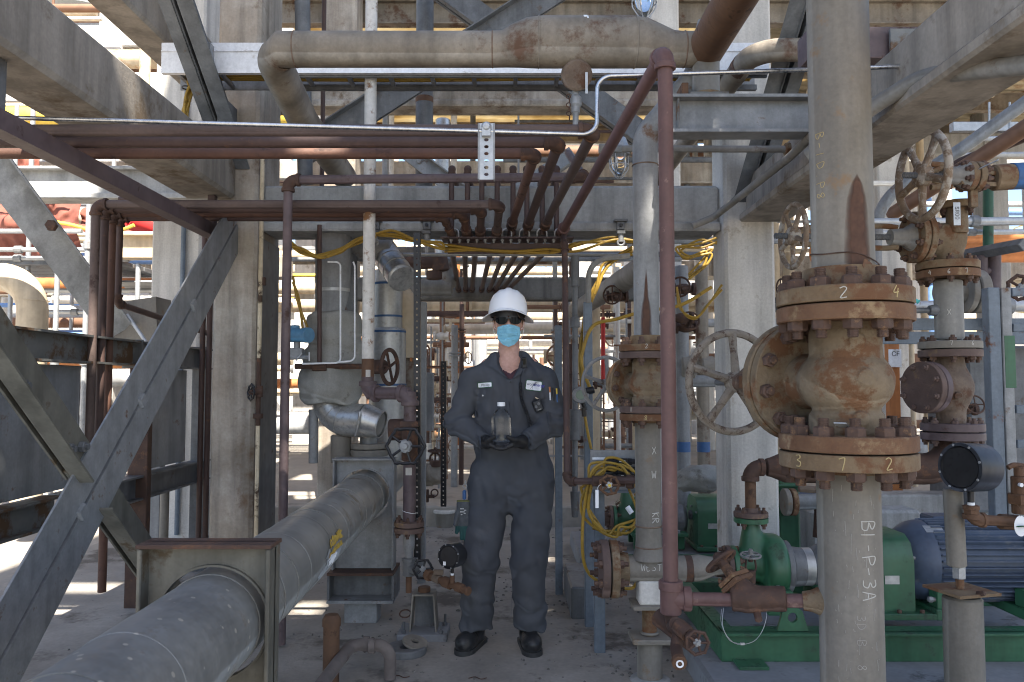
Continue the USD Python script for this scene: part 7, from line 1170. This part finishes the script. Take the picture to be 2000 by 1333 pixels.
# ---- seen through the aisle
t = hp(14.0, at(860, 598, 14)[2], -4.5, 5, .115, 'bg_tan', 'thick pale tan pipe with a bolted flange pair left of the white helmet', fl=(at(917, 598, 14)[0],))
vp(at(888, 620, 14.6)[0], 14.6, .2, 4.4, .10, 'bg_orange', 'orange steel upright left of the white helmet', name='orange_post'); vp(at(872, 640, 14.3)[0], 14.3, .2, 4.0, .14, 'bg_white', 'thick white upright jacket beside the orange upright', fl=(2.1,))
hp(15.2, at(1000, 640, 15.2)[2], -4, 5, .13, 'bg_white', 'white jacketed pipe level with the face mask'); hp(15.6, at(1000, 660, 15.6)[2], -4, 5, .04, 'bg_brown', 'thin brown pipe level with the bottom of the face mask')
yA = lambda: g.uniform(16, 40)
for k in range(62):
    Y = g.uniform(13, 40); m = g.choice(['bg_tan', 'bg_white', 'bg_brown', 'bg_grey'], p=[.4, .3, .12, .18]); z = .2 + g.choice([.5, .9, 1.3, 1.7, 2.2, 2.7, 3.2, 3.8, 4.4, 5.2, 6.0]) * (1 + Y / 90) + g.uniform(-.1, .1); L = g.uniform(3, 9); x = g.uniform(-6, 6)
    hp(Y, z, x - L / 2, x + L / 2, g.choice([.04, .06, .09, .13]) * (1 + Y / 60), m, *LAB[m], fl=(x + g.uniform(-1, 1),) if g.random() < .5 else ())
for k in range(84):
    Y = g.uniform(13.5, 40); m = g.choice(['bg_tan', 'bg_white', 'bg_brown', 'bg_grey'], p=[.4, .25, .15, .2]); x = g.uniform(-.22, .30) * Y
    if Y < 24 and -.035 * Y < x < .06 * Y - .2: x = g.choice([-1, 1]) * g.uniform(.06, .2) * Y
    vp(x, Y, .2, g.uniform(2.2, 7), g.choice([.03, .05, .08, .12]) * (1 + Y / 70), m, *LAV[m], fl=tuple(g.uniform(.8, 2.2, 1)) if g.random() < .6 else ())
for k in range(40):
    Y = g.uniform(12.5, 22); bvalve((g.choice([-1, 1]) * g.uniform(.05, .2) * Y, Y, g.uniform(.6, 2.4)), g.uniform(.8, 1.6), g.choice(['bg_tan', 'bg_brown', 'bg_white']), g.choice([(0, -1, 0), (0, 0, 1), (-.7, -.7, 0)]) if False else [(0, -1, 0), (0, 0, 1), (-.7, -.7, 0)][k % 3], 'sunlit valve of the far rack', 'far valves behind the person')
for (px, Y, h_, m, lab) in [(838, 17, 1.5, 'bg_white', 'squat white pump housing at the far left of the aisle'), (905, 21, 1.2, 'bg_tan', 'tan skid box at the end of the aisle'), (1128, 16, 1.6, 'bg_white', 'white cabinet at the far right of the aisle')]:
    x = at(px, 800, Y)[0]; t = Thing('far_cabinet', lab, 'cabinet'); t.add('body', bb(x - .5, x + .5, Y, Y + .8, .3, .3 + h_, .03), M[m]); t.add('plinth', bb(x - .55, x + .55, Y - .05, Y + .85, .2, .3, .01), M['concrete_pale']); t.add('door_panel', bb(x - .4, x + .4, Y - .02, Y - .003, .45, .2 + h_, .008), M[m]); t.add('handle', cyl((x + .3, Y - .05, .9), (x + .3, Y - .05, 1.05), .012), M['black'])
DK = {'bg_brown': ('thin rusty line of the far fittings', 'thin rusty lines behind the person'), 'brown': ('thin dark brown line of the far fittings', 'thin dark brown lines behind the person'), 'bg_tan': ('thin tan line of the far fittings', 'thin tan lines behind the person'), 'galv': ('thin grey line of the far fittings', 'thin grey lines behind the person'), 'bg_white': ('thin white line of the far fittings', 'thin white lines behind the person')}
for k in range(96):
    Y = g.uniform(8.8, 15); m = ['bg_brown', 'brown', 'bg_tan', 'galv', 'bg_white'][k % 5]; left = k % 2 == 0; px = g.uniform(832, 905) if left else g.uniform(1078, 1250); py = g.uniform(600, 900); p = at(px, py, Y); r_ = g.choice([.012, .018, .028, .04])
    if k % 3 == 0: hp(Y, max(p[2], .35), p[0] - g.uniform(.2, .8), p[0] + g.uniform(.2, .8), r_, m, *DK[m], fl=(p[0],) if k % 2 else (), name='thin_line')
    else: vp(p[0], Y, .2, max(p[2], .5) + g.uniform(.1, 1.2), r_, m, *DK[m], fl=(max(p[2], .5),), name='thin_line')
for k in range(28):
    Y = g.uniform(8.8, 13); px = g.uniform(836, 900) if k % 2 else g.uniform(1080, 1240); p = at(px, g.uniform(630, 900), Y); bvalve((p[0], Y, max(p[2], .45)), g.uniform(.4, .75), ['rust_dark', 'bg_tan', 'brown', 'bg_white'][k % 4], [(0, -1, 0), (0, 0, 1), (-.7, -.7, 0), (.8, -.5, 0)][k % 4], 'small valve among thin lines', 'small valves behind the person')
# columns and beams of the next bays
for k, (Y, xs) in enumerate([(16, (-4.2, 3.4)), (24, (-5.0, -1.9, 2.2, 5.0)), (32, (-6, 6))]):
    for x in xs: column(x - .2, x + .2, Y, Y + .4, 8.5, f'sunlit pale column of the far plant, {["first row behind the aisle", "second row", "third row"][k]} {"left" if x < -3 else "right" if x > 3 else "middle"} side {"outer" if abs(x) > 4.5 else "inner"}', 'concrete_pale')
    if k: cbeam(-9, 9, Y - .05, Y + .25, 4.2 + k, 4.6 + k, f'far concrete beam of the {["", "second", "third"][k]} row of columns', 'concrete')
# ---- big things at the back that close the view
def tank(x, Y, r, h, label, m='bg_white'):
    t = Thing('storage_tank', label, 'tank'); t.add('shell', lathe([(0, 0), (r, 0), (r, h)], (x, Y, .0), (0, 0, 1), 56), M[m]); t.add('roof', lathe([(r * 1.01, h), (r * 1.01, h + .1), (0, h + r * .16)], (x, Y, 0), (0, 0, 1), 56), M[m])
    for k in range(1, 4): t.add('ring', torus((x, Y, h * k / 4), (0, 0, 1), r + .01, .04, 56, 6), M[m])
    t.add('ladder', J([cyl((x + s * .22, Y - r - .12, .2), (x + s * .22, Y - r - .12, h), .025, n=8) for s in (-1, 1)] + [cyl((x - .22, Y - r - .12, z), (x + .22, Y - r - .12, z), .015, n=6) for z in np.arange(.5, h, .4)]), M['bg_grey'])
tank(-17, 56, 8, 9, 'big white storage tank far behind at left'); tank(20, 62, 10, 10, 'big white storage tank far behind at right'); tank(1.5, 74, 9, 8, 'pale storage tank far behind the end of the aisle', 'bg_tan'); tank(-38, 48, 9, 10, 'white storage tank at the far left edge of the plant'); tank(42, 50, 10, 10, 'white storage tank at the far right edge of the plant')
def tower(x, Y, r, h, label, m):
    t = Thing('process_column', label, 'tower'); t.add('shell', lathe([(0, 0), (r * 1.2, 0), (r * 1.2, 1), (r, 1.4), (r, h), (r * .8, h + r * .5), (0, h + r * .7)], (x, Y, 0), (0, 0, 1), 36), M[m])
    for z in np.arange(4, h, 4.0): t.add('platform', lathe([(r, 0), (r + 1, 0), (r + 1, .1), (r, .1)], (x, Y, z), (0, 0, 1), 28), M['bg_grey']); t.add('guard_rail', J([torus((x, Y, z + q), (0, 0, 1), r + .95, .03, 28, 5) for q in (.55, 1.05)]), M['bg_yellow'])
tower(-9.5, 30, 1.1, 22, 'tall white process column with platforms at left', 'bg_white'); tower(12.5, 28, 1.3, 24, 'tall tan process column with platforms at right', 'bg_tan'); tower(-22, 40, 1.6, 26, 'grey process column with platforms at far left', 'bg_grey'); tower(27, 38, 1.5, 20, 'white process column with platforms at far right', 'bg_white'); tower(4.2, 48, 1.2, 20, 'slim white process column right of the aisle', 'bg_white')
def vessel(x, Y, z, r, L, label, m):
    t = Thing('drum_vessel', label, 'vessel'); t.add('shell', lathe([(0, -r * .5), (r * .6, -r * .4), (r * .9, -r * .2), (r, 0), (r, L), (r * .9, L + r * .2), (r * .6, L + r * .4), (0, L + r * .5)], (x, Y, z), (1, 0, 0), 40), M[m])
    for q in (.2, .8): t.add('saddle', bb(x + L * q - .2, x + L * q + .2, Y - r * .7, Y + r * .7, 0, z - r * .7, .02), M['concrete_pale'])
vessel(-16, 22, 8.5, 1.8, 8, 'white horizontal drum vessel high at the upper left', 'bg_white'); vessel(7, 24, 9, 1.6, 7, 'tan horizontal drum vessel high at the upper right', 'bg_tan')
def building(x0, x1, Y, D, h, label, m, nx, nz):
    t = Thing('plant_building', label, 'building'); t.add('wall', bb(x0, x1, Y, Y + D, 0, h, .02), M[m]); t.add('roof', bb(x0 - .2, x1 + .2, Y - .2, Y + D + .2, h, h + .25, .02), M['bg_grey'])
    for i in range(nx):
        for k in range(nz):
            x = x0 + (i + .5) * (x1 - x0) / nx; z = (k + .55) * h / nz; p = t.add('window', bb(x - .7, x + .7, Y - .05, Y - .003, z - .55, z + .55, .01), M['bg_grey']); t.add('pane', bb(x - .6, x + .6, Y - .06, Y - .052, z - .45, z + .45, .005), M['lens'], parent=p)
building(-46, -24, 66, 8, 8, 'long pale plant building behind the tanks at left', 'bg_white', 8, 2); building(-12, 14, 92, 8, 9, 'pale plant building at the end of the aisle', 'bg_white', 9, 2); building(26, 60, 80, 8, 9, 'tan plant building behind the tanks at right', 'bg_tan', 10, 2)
# ---- left: scaffold, netting, pipes
def scaff(p, q, label, group, m='galv_light', r=.0245):
    t = Thing('scaffold_tube', spot(label, group, (V(*p) + V(*q)) / 2), 'scaffold', group); p, q = V(*p), V(*q); t.add('tube', cyl(p, q, r, n=12), M[m]); u = unit(q - p)
    for k in np.arange(.5, np.linalg.norm(q - p), 1.1): t.add('coupler', cyl(p + u * (k - .04), p + u * (k + .04), r * 1.6, n=10), M['galv'])
SV, SH = ('upright scaffold tube', 'upright scaffold tubes at left'), ('level scaffold tube', 'level scaffold tubes at left')
for px, Y, z0, z1 in [(110, 7.8, 0, 2.6), (168, 7.5, 0, 3.6), (52, 8.2, 1.8, 4.4), (268, 8.0, 0, 2.6), (320, 8.4, 0, 3.0), (20, 9.0, 0, 4.6), (215, 9.4, 0, 4.8), (140, 10.5, 0, 5), (-40, 8, 0, 4.4), (70, 11, 0, 5), (300, 10.8, 0, 5)]: x = at(px, 600, Y)[0]; scaff((x, Y, z0), (x, Y, z1), *SV)
for py, Y, a, b in [(452, 8.0, -30, 160), (488, 8.0, -60, 240), (505, 8.1, -60, 260), (300, 8.4, -60, 120), (344, 8.6, -40, 100), (610, 9.0, 60, 330), (568, 8.8, 80, 330), (400, 9.0, 100, 330), (330, 10, 0, 330), (270, 10, 60, 330)]: scaff(at(a, py, Y), at(b, py, Y), *SH)
t = Thing('scaffold_deck', 'scaffold planks above the white elbow pipe at left', 'scaffold')
for k in range(4): t.add('plank', bb(at(-80, 500, 8.2)[0], at(250, 500, 8.2)[0], 8.1 + k * .24, 8.32 + k * .24, at(0, 512, 8.2)[2] - .045, at(0, 512, 8.2)[2], .005), M['galv_dark'])
def net(x0, x1, z0, z1, Y, label, seed):
    nx, nz = 70, 26; X, Z = np.meshgrid(np.linspace(x0, x1, nx), np.linspace(z0, z1, nz), indexing='ij'); q = np.stack([X, 0 * X, Z], -1); D = Y + .7 * (meshkit.fbm(q * 2.2, 4, seed) - .5) + .12 * np.sin(Z * 9 + 3 * meshkit.noise(q * 2, seed)); Zd = Z - .18 * np.sin(np.linspace(0, PI, nx))[:, None] * (1 - (Z - z0) / (z1 - z0))
    v = np.stack([X, D, Zd], -1).reshape(-1, 3); i, j = np.meshgrid(np.arange(nx - 1), np.arange(nz - 1), indexing='ij'); k = i * nz + j; f = quads(np.stack([k, k + nz, k + nz + 1, k + 1], -1).reshape(-1, 4)); n_ = len(v)
    one('debris_netting', mk(np.vstack([v, v + [0, .004, 0]]), np.vstack([f, f[:, ::-1] + n_])), M['red_net'], label, 'netting', smooth=True)
net(at(-60, 480, 9.0)[0], at(175, 480, 9.0)[0], at(0, 492, 9)[2], at(0, 395, 9)[2], 8.9, 'red debris netting behind the pale diagonal strut', 1); net(at(165, 440, 9.2)[0], at(345, 440, 9.2)[0], at(0, 452, 9.2)[2], at(0, 372, 9.2)[2], 9.2, 'orange red debris netting behind the four brown legs', 2); net(at(-40, 300, 9.5)[0], at(70, 300, 9.5)[0], at(0, 330, 9.5)[2], at(0, 285, 9.5)[2], 9.4, 'strip of red netting at the upper left edge', 3)
ex = at(64, 600, 7.0)[0]; t = Thing('cream_elbow_pipe', 'thick cream elbow pipe at the left edge turning down behind the skid wall', 'pipe'); t.add('elbow', tube([at(-140, 545, 7.0), (ex, 7.0, at(64, 540, 7)[2]), (ex, 7.0, .3)], .125, .3, 32, 12), M['bg_tan']); t.add('seam', torus((ex, 7.0, at(64, 588, 7)[2]), (0, 0, 1), .126, .004, 32, 6), M['bg_tan'])
one('red_pipe', lathe([(.07, 0), (.085, 0), (.085, 1.6), (.07, 1.6), (.07, 0)], at(247, 432, 8.6), V(1, 1.6, -.28), 24), M['red'], 'open ended dark red pipe pointing left behind the brown pipes', 'pipe'); one('tan_duct', cyl(at(80, 395, 9.6), at(185, 436, 9.2), .07, n=20), M['bg_tan'], 'sloping tan pipe among the red netting', 'pipe'); one('yellow_hose', cable([at(95, 432, 8.3), at(140, 440, 8.3), at(190, 452, 8.3), at(240, 448, 8.3), at(262, 440, 8.3)], .02), M['bg_yellow'], 'yellow hose slung between the red nettings', 'hose')
t = Thing('stained_beam', 'tan stained steel beam left of the pale concrete column', 'beam'); t.add('web', bb(at(236, 480, 8.0)[0], at(335, 480, 8.0)[0], 8.0, 8.02, at(0, 502, 8)[2], at(0, 458, 8)[2]), M['bg_tan']); t.add('flange', bb(at(236, 480, 8.0)[0], at(335, 480, 8.0)[0], 7.92, 8.1, at(0, 462, 8)[2], at(0, 455, 8)[2]), M['bg_tan']); t.add('flange', bb(at(236, 480, 8.0)[0], at(335, 480, 8.0)[0], 7.92, 8.1, at(0, 506, 8)[2], at(0, 500, 8)[2]), M['bg_tan'])
LL = {'bg_tan': ('tan pipe of the left rack', 'tan pipes of the left rack'), 'bg_white': ('white pipe of the left rack', 'white pipes of the left rack'), 'bg_brown': ('brown pipe of the left rack', 'brown pipes of the left rack'), 'bg_grey': ('grey pipe of the left rack', 'grey pipes of the left rack'), 'bg_blue': ('blue pipe of the left rack', 'blue pipes of the left rack'), 'bg_yellow': ('yellow rail of the left rack', 'yellow rails of the left rack'), 'bg_orange': ('orange steel rail of the left rack', 'orange rails of the left rack')}
for k in range(120):
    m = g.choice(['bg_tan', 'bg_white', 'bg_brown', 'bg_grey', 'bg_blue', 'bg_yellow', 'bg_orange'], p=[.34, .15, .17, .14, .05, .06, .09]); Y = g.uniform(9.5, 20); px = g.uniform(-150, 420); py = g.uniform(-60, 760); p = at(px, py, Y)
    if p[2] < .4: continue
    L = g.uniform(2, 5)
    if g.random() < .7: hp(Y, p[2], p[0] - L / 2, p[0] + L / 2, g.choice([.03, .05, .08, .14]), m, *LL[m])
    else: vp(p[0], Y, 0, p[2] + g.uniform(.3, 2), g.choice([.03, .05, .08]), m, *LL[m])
for k, (x, Y) in enumerate([(-6.2, 12), (-9.5, 12), (-7.5, 18), (-12, 18)]): column(x - .18, x + .18, Y, Y + .36, 9, f'{["pale", "grey", "tan", "streaked"][k]} concrete column of the left rack among the scaffold', ['concrete_pale', 'concrete_grey', 'concrete', 'concrete_pale'][k])
for k, (z, Y, m) in enumerate([(3.0, 12, 'concrete'), (4.9, 12, 'concrete_grey'), (6.6, 12, 'concrete_pale'), (3.4, 18, 'concrete'), (5.6, 18, 'concrete_grey'), (7.8, 18, 'concrete_pale')]): cbeam(-14, -3.4, Y + .02, Y + .3, z, z + .34, f'{["lowest", "middle", "highest"][k % 3]} beam of the {["nearer", "farther"][k // 3]} left rack frame', m)
one('hinged_sheet', deck(at(0, 560, 8.8)[2], at(232, 560, 8.8)[0], at(335, 560, 8.8)[0], 8.4, 9.6, []), M['bg_grey'], 'corrugated grey sheet left of the pale column', 'sheet', smooth=False)
# ---- right: rack posts, blue grey frames, second pump
RY_ = 4.7
t = Thing('equipment_rack', 'blue grey steel rack with a green tape band at the right edge', 'rack')
for px0, px1, m in ((1937, 1961, 'rack'), (1963, 1983, 'galv')): t.add('post', bb(at(px0, 800, RY_)[0], at(px1, 800, RY_)[0], RY_, RY_ + .07, 0, at(0, 562, RY_)[2]), M[m])
t.add('tape_band', bb(at(1963, 700, RY_)[0] - .001, at(1983, 700, RY_)[0] + .001, RY_ - .002, RY_ + .04, at(0, 758, RY_)[2], at(0, 656, RY_)[2], .001), M['green'])
for py in (640, 800, 868, 570): t.add('rail', bb(at(1984, 700, RY_)[0], at(2150, 700, RY_)[0], RY_ + .01, RY_ + .05, at(0, py + 8, RY_)[2], at(0, py - 8, RY_)[2]), M['rack'])
t = Thing('rack_beams', 'pair of wide blue grey steel beams behind the check valve', 'beam')
for a, b in ((622, 645), (648, 672)): t.add('beam', bb(at(1720, 640, 6.5)[0], at(2100, 640, 6.5)[0], 6.5, 6.56, at(0, b, 6.5)[2], at(0, a, 6.5)[2]), M['rack'])
t = Thing('control_cabinet', 'dark steel cabinet behind the rack with the green tape', 'cabinet'); t.add('body', bb(at(1890, 700, 6.8)[0], at(2150, 700, 6.8)[0], 6.8, 7.5, .3, at(0, 676, 6.8)[2], .02), M['galv_dark']); t.add('plinth', bb(at(1895, 700, 6.8)[0], at(2150, 700, 6.8)[0], 6.85, 7.4, 0, .3), M['concrete_grey'])
t = Thing('pale_bent_pipe', 'pale blue grey pipe rising behind the big riser and bending up to the right', 'pipe'); t.add('pipe', tube([at(1711, 760, 6.2), at(1711, 395, 6.2), at(1880, 290, 5.6), at(2100, 130, 5.0)], .045, .35, 20), M['riser_blue']); t.add('coupling', cyl(at(1711, 440, 6.2), at(1711, 470, 6.2), .052, n=20), M['riser_blue'])
for k, (py, Y, a, b, r_, lab) in enumerate([(435, 6.0, 1695, 2150, .033, 'level pale tube crossing right of the big riser'), (304, 6.6, 1865, 2150, .022, 'slim pale tube below the highest one at the right edge'), (272, 6.4, 1890, 2150, .020, 'highest slim tube beside the large handwheel'), (600, 7.2, 1760, 2150, .055, 'grey jacketed pipe behind the chalked spool'), (456, 7.5, 1690, 2150, .026, 'second level tube just below the pale one at the right')]):
    t = Thing('scaffold_tube', 'galvanised ' + lab, 'scaffold'); t.add('tube', cyl(at(a, py, Y), at(b, py - 4, Y), r_, n=16), M['galv_light']); t.add('coupler', cyl(at(a + 200, py - 2, Y), at(a + 216, py - 2, Y), r_ * 1.4, n=14), M['galv'])
t = Thing('tray_bracket', 'galvanised strut tray with hanger rods at the upper right', 'tray'); t.add('channel', bb(at(1862, 250, 6.0)[0], at(1990, 250, 6.0)[0], 6.0, 6.06, at(0, 256, 6)[2], at(0, 238, 6)[2]), M['galv_light'])
for px in (1932, 1972): t.add('hanger_rod', cyl(at(px, 262, 6.0), at(px, 200, 6.0), .008), M['galv_light'])
one('sloping_pipe', cyl(at(1740, 420, 7.0), at(2080, 200, 5.4), .06, n=20), M['bg_brown'], 'dark brown pipe sloping up behind the large handwheel', 'pipe'); one('sloping_pipe', cyl(at(1850, 330, 6.6), at(2100, 225, 5.6), .045, n=20), M['brown'], 'brown pipe sloping up at the right edge below the tray', 'pipe')
t = Thing('green_upright', 'slim green upright pipe behind the rack at the right', 'pipe'); t.add('pipe', cyl(at(1930, 900, 7.4), at(1930, 330, 7.4), .045, n=18), M['green_dark'])
one('far_dark_rail', cyl(at(1880, 500, 6.6), at(2000, 478, 6.0), .05, n=4), M['galv_dark'], 'dark angle rail left of the rack above the brown fittings', 'rail')
t = Thing('brown_fitting', 'brown upright fittings with a small wheel behind the rack', 'valve'); t.add('body', J([cyl(at(1917, 560, 6.4), at(1917, 500, 6.4), .045, n=16), cyl(at(1942, 640, 6.4), at(1942, 498, 6.4), .05, n=16), cyl(at(1917, 530, 6.4), at(1942, 530, 6.4), .03, n=14)]), M['purple_steel']); kwheel(t, at(1994, 562, 5.6), (-.3, -1, 0), .08, 'rust_dark')
one('white_flange', J([cyl(at(1880, 570, 6.2), at(1892, 570, 6.2), .17, n=28), cyl(at(1896, 570, 6.2), at(1916, 570, 6.2), .17, n=28), cyl(at(1830, 572, 6.2), at(1930, 570, 6.2), .085, n=24)]), M['riser'], 'whitish flange pair behind the chalked spool', 'flange')
LR = {k: (v[0].replace('left', 'right'), v[1].replace('left', 'right')) for k, v in LL.items()}
for k in range(110):
    m = g.choice(['bg_tan', 'bg_white', 'bg_brown', 'bg_grey', 'bg_blue', 'bg_yellow', 'bg_orange'], p=[.36, .2, .16, .16, .04, .03, .05]); Y = g.uniform(9, 20); px = g.uniform(1180, 2150); py = g.uniform(-60, 860); p = at(px, py, Y)
    if p[2] < .4 or p[0] < 2.0: continue
    L = g.uniform(1.5, 5)
    if g.random() < .65: hp(Y, p[2], max(p[0] - L / 2, 2), p[0] + L / 2, g.choice([.03, .05, .08, .14]), m, *LR[m])
    else: vp(p[0], Y, 0.1, p[2] + g.uniform(.3, 2), g.choice([.03, .05, .08]), m, *LR[m])
for k, (x, Y) in enumerate([(4.6, 9.5), (7.4, 12), (5.2, 15), (10.5, 15)]): column(x - .18, x + .18, Y, Y + .36, 9, f'{["pale", "grey", "tan", "streaked"][k]} concrete column of the right rack', ['concrete_pale', 'concrete_grey', 'concrete', 'concrete_pale'][k])
for k, (z, Y, m) in enumerate([(3.0, 12, 'concrete'), (4.9, 12, 'concrete_grey'), (6.6, 12, 'concrete_pale'), (3.4, 15, 'concrete'), (5.6, 15, 'concrete_grey'), (7.8, 15, 'concrete_pale')]): cbeam(3.0, 16, Y + .02, Y + .3, z, z + .34, f'{["lowest", "middle", "highest"][k % 3]} beam of the {["nearer", "farther"][k // 3]} right rack frame', m)
for px, Y, m, lab in ((1333, 6.6, 'riser_blue', 'pale blue upright pipe with a side outlet right of the maroon pipe'), (1372, 7.0, 'pipe_tan', 'upright pipe with a blue band beside the right column')):
    t = Thing('standing_pipe', lab, 'pipe'); x = at(px, 700, Y)[0]; t.add('pipe', cyl((x, Y, .05), (x, Y, at(px, 520, Y)[2]), .055, n=22), M[m]); t.add('side_outlet', cyl((x, Y, at(px, 745, Y)[2]), (x + .3, Y, at(px, 745, Y)[2]), .05, n=20), M[m]); t.add('band', cyl((x, Y, at(px, 884, Y)[2]), (x, Y, at(px, 862, Y)[2]), .057, n=22), M['blue']); t.add('flange', cyl((x + .1, Y, at(px, 718, Y)[2]), (x - .02, Y, at(px, 718, Y)[2]), .1, n=24), M['riser'])
for i, (px, py, Y) in enumerate([(1335, 565, 6.0), (1332, 622, 6.1), (1340, 640, 6.3), (1420, 585, 7.5), (1555, 562, 7.0), (1885, 800, 6.4), (1205, 580, 6.4), (1180, 750, 7.2)]): bvalve(at(px, py, Y), .55, 'rust_dark', [(-.4, -1, 0), (-1, -.2, 0), (0, -1, .3)][i % 3], ['little dark valve high on the pale blue upright', 'second little valve on the pale blue upright', 'third little valve behind the maroon pipe', 'little valve left of the right column', 'little dark valve left of the riser top flange', 'little valve in the light gap behind the check valve', 'little valve among the cables left of the small riser', 'little valve left of the grey handwheel'][i], wheel='rust_dark')
hp(7.6, at(0, 500, 7.6)[2], .6, 2.4, .04, 'galv_dark', 'dark conduit crossing behind the small riser', name='dark_conduit'); hp(6.8, at(0, 470, 6.8)[2], .5, 2.6, .03, 'galv', 'grey conduit crossing behind the small riser', name='dark_conduit'); one('red_riser', cyl(at(1178, 760, 9.0), at(1178, 620, 9.0), .025, n=12), M['red'], 'thin red upright pipe between the person and the small riser', 'pipe'); hp(7.0, at(0, 507, 7.0)[2], -2.0, 1.5, .02, 'galv', 'thin grey conduit crossing just below the bolted bracket', name='level_conduit'); hp(5.4, at(0, 498, 5.4)[2], -1.1, .85, .013, 'galv_light', 'bright thin conduit crossing under the bolted bracket', name='level_conduit')
one('sloping_jacket', cyl(at(1262, 520, 5.6), at(1120, 610, 8.6), .09, n=22), M['pipe_grey'], 'grey jacketed pipe running back behind the small riser', 'pipe'); one('tan_upright', cyl(at(1160, 900, 8.8), at(1160, 590, 8.8), .07, n=20), M['bg_tan'], 'tan upright pipe behind the channel post right of the person', 'pipe')
pump = next(t for t in THINGS if t.name == 'pump_set'); t = Thing('green_cover', 'dark green machine cover and bolted flange left of the big riser behind the pump', 'machine'); t.add('cover', bb(at(1519, 900, 5.2)[0], at(1562, 900, 5.2)[0], 5.2, 5.5, .12, at(0, 932, 5.2)[2], .015), M['green']); t.add('lid', bb(at(1515, 900, 5.2)[0], at(1560, 900, 5.2)[0], 5.18, 5.52, at(0, 951, 5.2)[2], at(0, 946, 5.2)[2], .006), M['green']); t.add('flange', cyl(at(1530, 981, 5.1), at(1540, 981, 5.1), .085, n=28), M['riser']); t.add('flange', cyl(at(1543, 981, 5.1), at(1553, 981, 5.1), .085, n=28), M['flange']); t.add('pipe', cyl(at(1553, 981, 5.1), at(1640, 978, 5.1), .05, n=22), M['riser_blue']); t.add('valve_neck', tube([at(1596, 980, 5.1), at(1600, 1000, 5.1), at(1597, 1050, 5.1)], .03, .04, 14), M['rust_dark']); t.add('cap_bolts', J([cyl(at(1560 + 8 * k, 955, 5.1), at(1590 + 8 * k, 957, 5.1), .022, n=10) for k in range(2)]), M['valve_dark'])
t = Thing('floor_block', 'pale concrete plinth behind the big riser', 'plinth'); t.add('block', bb(at(1555, 900, 5.9)[0], at(1760, 900, 5.9)[0], 5.62, 5.88, .121, .5, .02), M['concrete_grey'])
copy(pump, (1.95, 6.3, .0), 0, 'second green pump set standing behind the maroon pipe and small riser')
struct('pump_pad_far', bb(.5, 5, 5.905, 6.95, -.05, .118, .01), M['pad'])
f = lambda p: sd_ell(p, at(1368, 935, 5.6) , (.2, .16, .13)) + .06 * (meshkit.noise(p * 8) - .5) + .03 * (1 - np.abs(2 * meshkit.noise(p * 15, 3) - 1))
c = at(1368, 935, 5.6); one('grey_tarp', nets(f, c - .32, c + .32, .016), M['blanket'], 'crumpled grey tarp draped over a valve left of the right column', 'tarp', smooth=True)
c = at(1745, 875, 6.0); f2 = lambda p: sd_ell(p, c, (.26, .2, .16)) + .07 * (meshkit.noise(p * 7, 2) - .5) + .03 * (1 - np.abs(2 * meshkit.noise(p * 13, 4) - 1)); one('grey_tarp', nets(f2, c - .4, c + .4, .02), M['riser_blue'], 'crumpled pale tarp right of the big valve flanges', 'tarp', smooth=True)
one('stencil_post', bb(at(1737, 700, 7.6)[0], at(1757, 700, 7.6)[0], 7.6, 7.7, .0, at(0, 640, 7.6)[2]), M['bg_orange'], 'orange post behind the big valve neck', 'post')
t = Thing('letter_sign', 'small white sign reading CF behind the big valve', 'sign'); a = at(1748, 700, 7.58); t.add('board', bx(a, (.12, .01, .17)), M['white_tray']); tm = meshkit.text_mesh('CF', .045, .002); tm.apply_transform(trimesh.transformations.rotation_matrix(PI / 2, (1, 0, 0))); tm.apply_translation(a + V(-.035, -.006, .02)); t.add('lettering', tm, M['black'])
for k in range(34):
    Y = g.uniform(8.6, 13.5); z = g.uniform(3.3, 5.2); m = g.choice(['galv_dark', 'brown', 'pipe_tan', 'galv', 'peel']); L = g.uniform(1.5, 5); x = g.uniform(-3, 4)
    if k % 3: hp(Y, z, x - L / 2, x + L / 2, g.choice([.02, .035, .06]), m, {'galv_dark': 'dark grey ', 'brown': 'brown ', 'pipe_tan': 'tan ', 'galv': 'grey ', 'peel': 'white '}[m] + 'pipe hung under the deck', 'pipes hung under the corrugated deck', name='deck_pipe')
    else: vp(x, Y, g.uniform(2.6, 3.6), 5.4, g.choice([.012, .02, .04]), m, {'galv_dark': 'dark grey ', 'brown': 'brown ', 'pipe_tan': 'tan ', 'galv': 'grey ', 'peel': 'white '}[m] + 'slim hanger under the deck', 'hangers under the corrugated deck', name='deck_hanger')
# grit and scraps on the floor
pts = []
spots_ = [(-.55, 4.4), (.3, 5.0), (-.6, 7.2), (.6, 4.2), (-.2, 5.5), (-1.9, 4.2), (.75, 3.6)]
for k in range(900):
    if k % 3: cx_, cy_ = spots_[k % len(spots_)]; x, y = cx_ + g.normal(0, .22), cy_ + g.normal(0, .25)
    else: x, y = g.uniform(-2.2, .8), g.uniform(3.3, 7.6)
    s = g.uniform(.0025, .010) * (1.8 if k % 29 == 0 else 1); m = trimesh.creation.icosphere(0, s); m.vertices *= g.uniform(.5, 1.5, 3); m.apply_translation((x, y, s * .3)); pts.append(m)
one('floor_grit', J(pts), M['concrete_dark'], 'scattered grit and crumbs on the concrete floor', 'grit', kind='stuff', smooth=False)
for k, (px, py, lab) in enumerate([(765, 1322, 'short bent twig of wire on the floor near the bottom edge'), (915, 1325, 'thin rusty wire scrap at the bottom edge below the boots'), (1160, 1220, 'small scrap of wire right of the boots')]):
    a = atz(px, py, .006); one('wire_scrap', cable([a, a + V(.03, .01, .002), a + V(.06, -.012, 0), a + V(.085, -.004, .003)], .0022, 6), M['rust_dark'], lab, 'scrap')
finish()
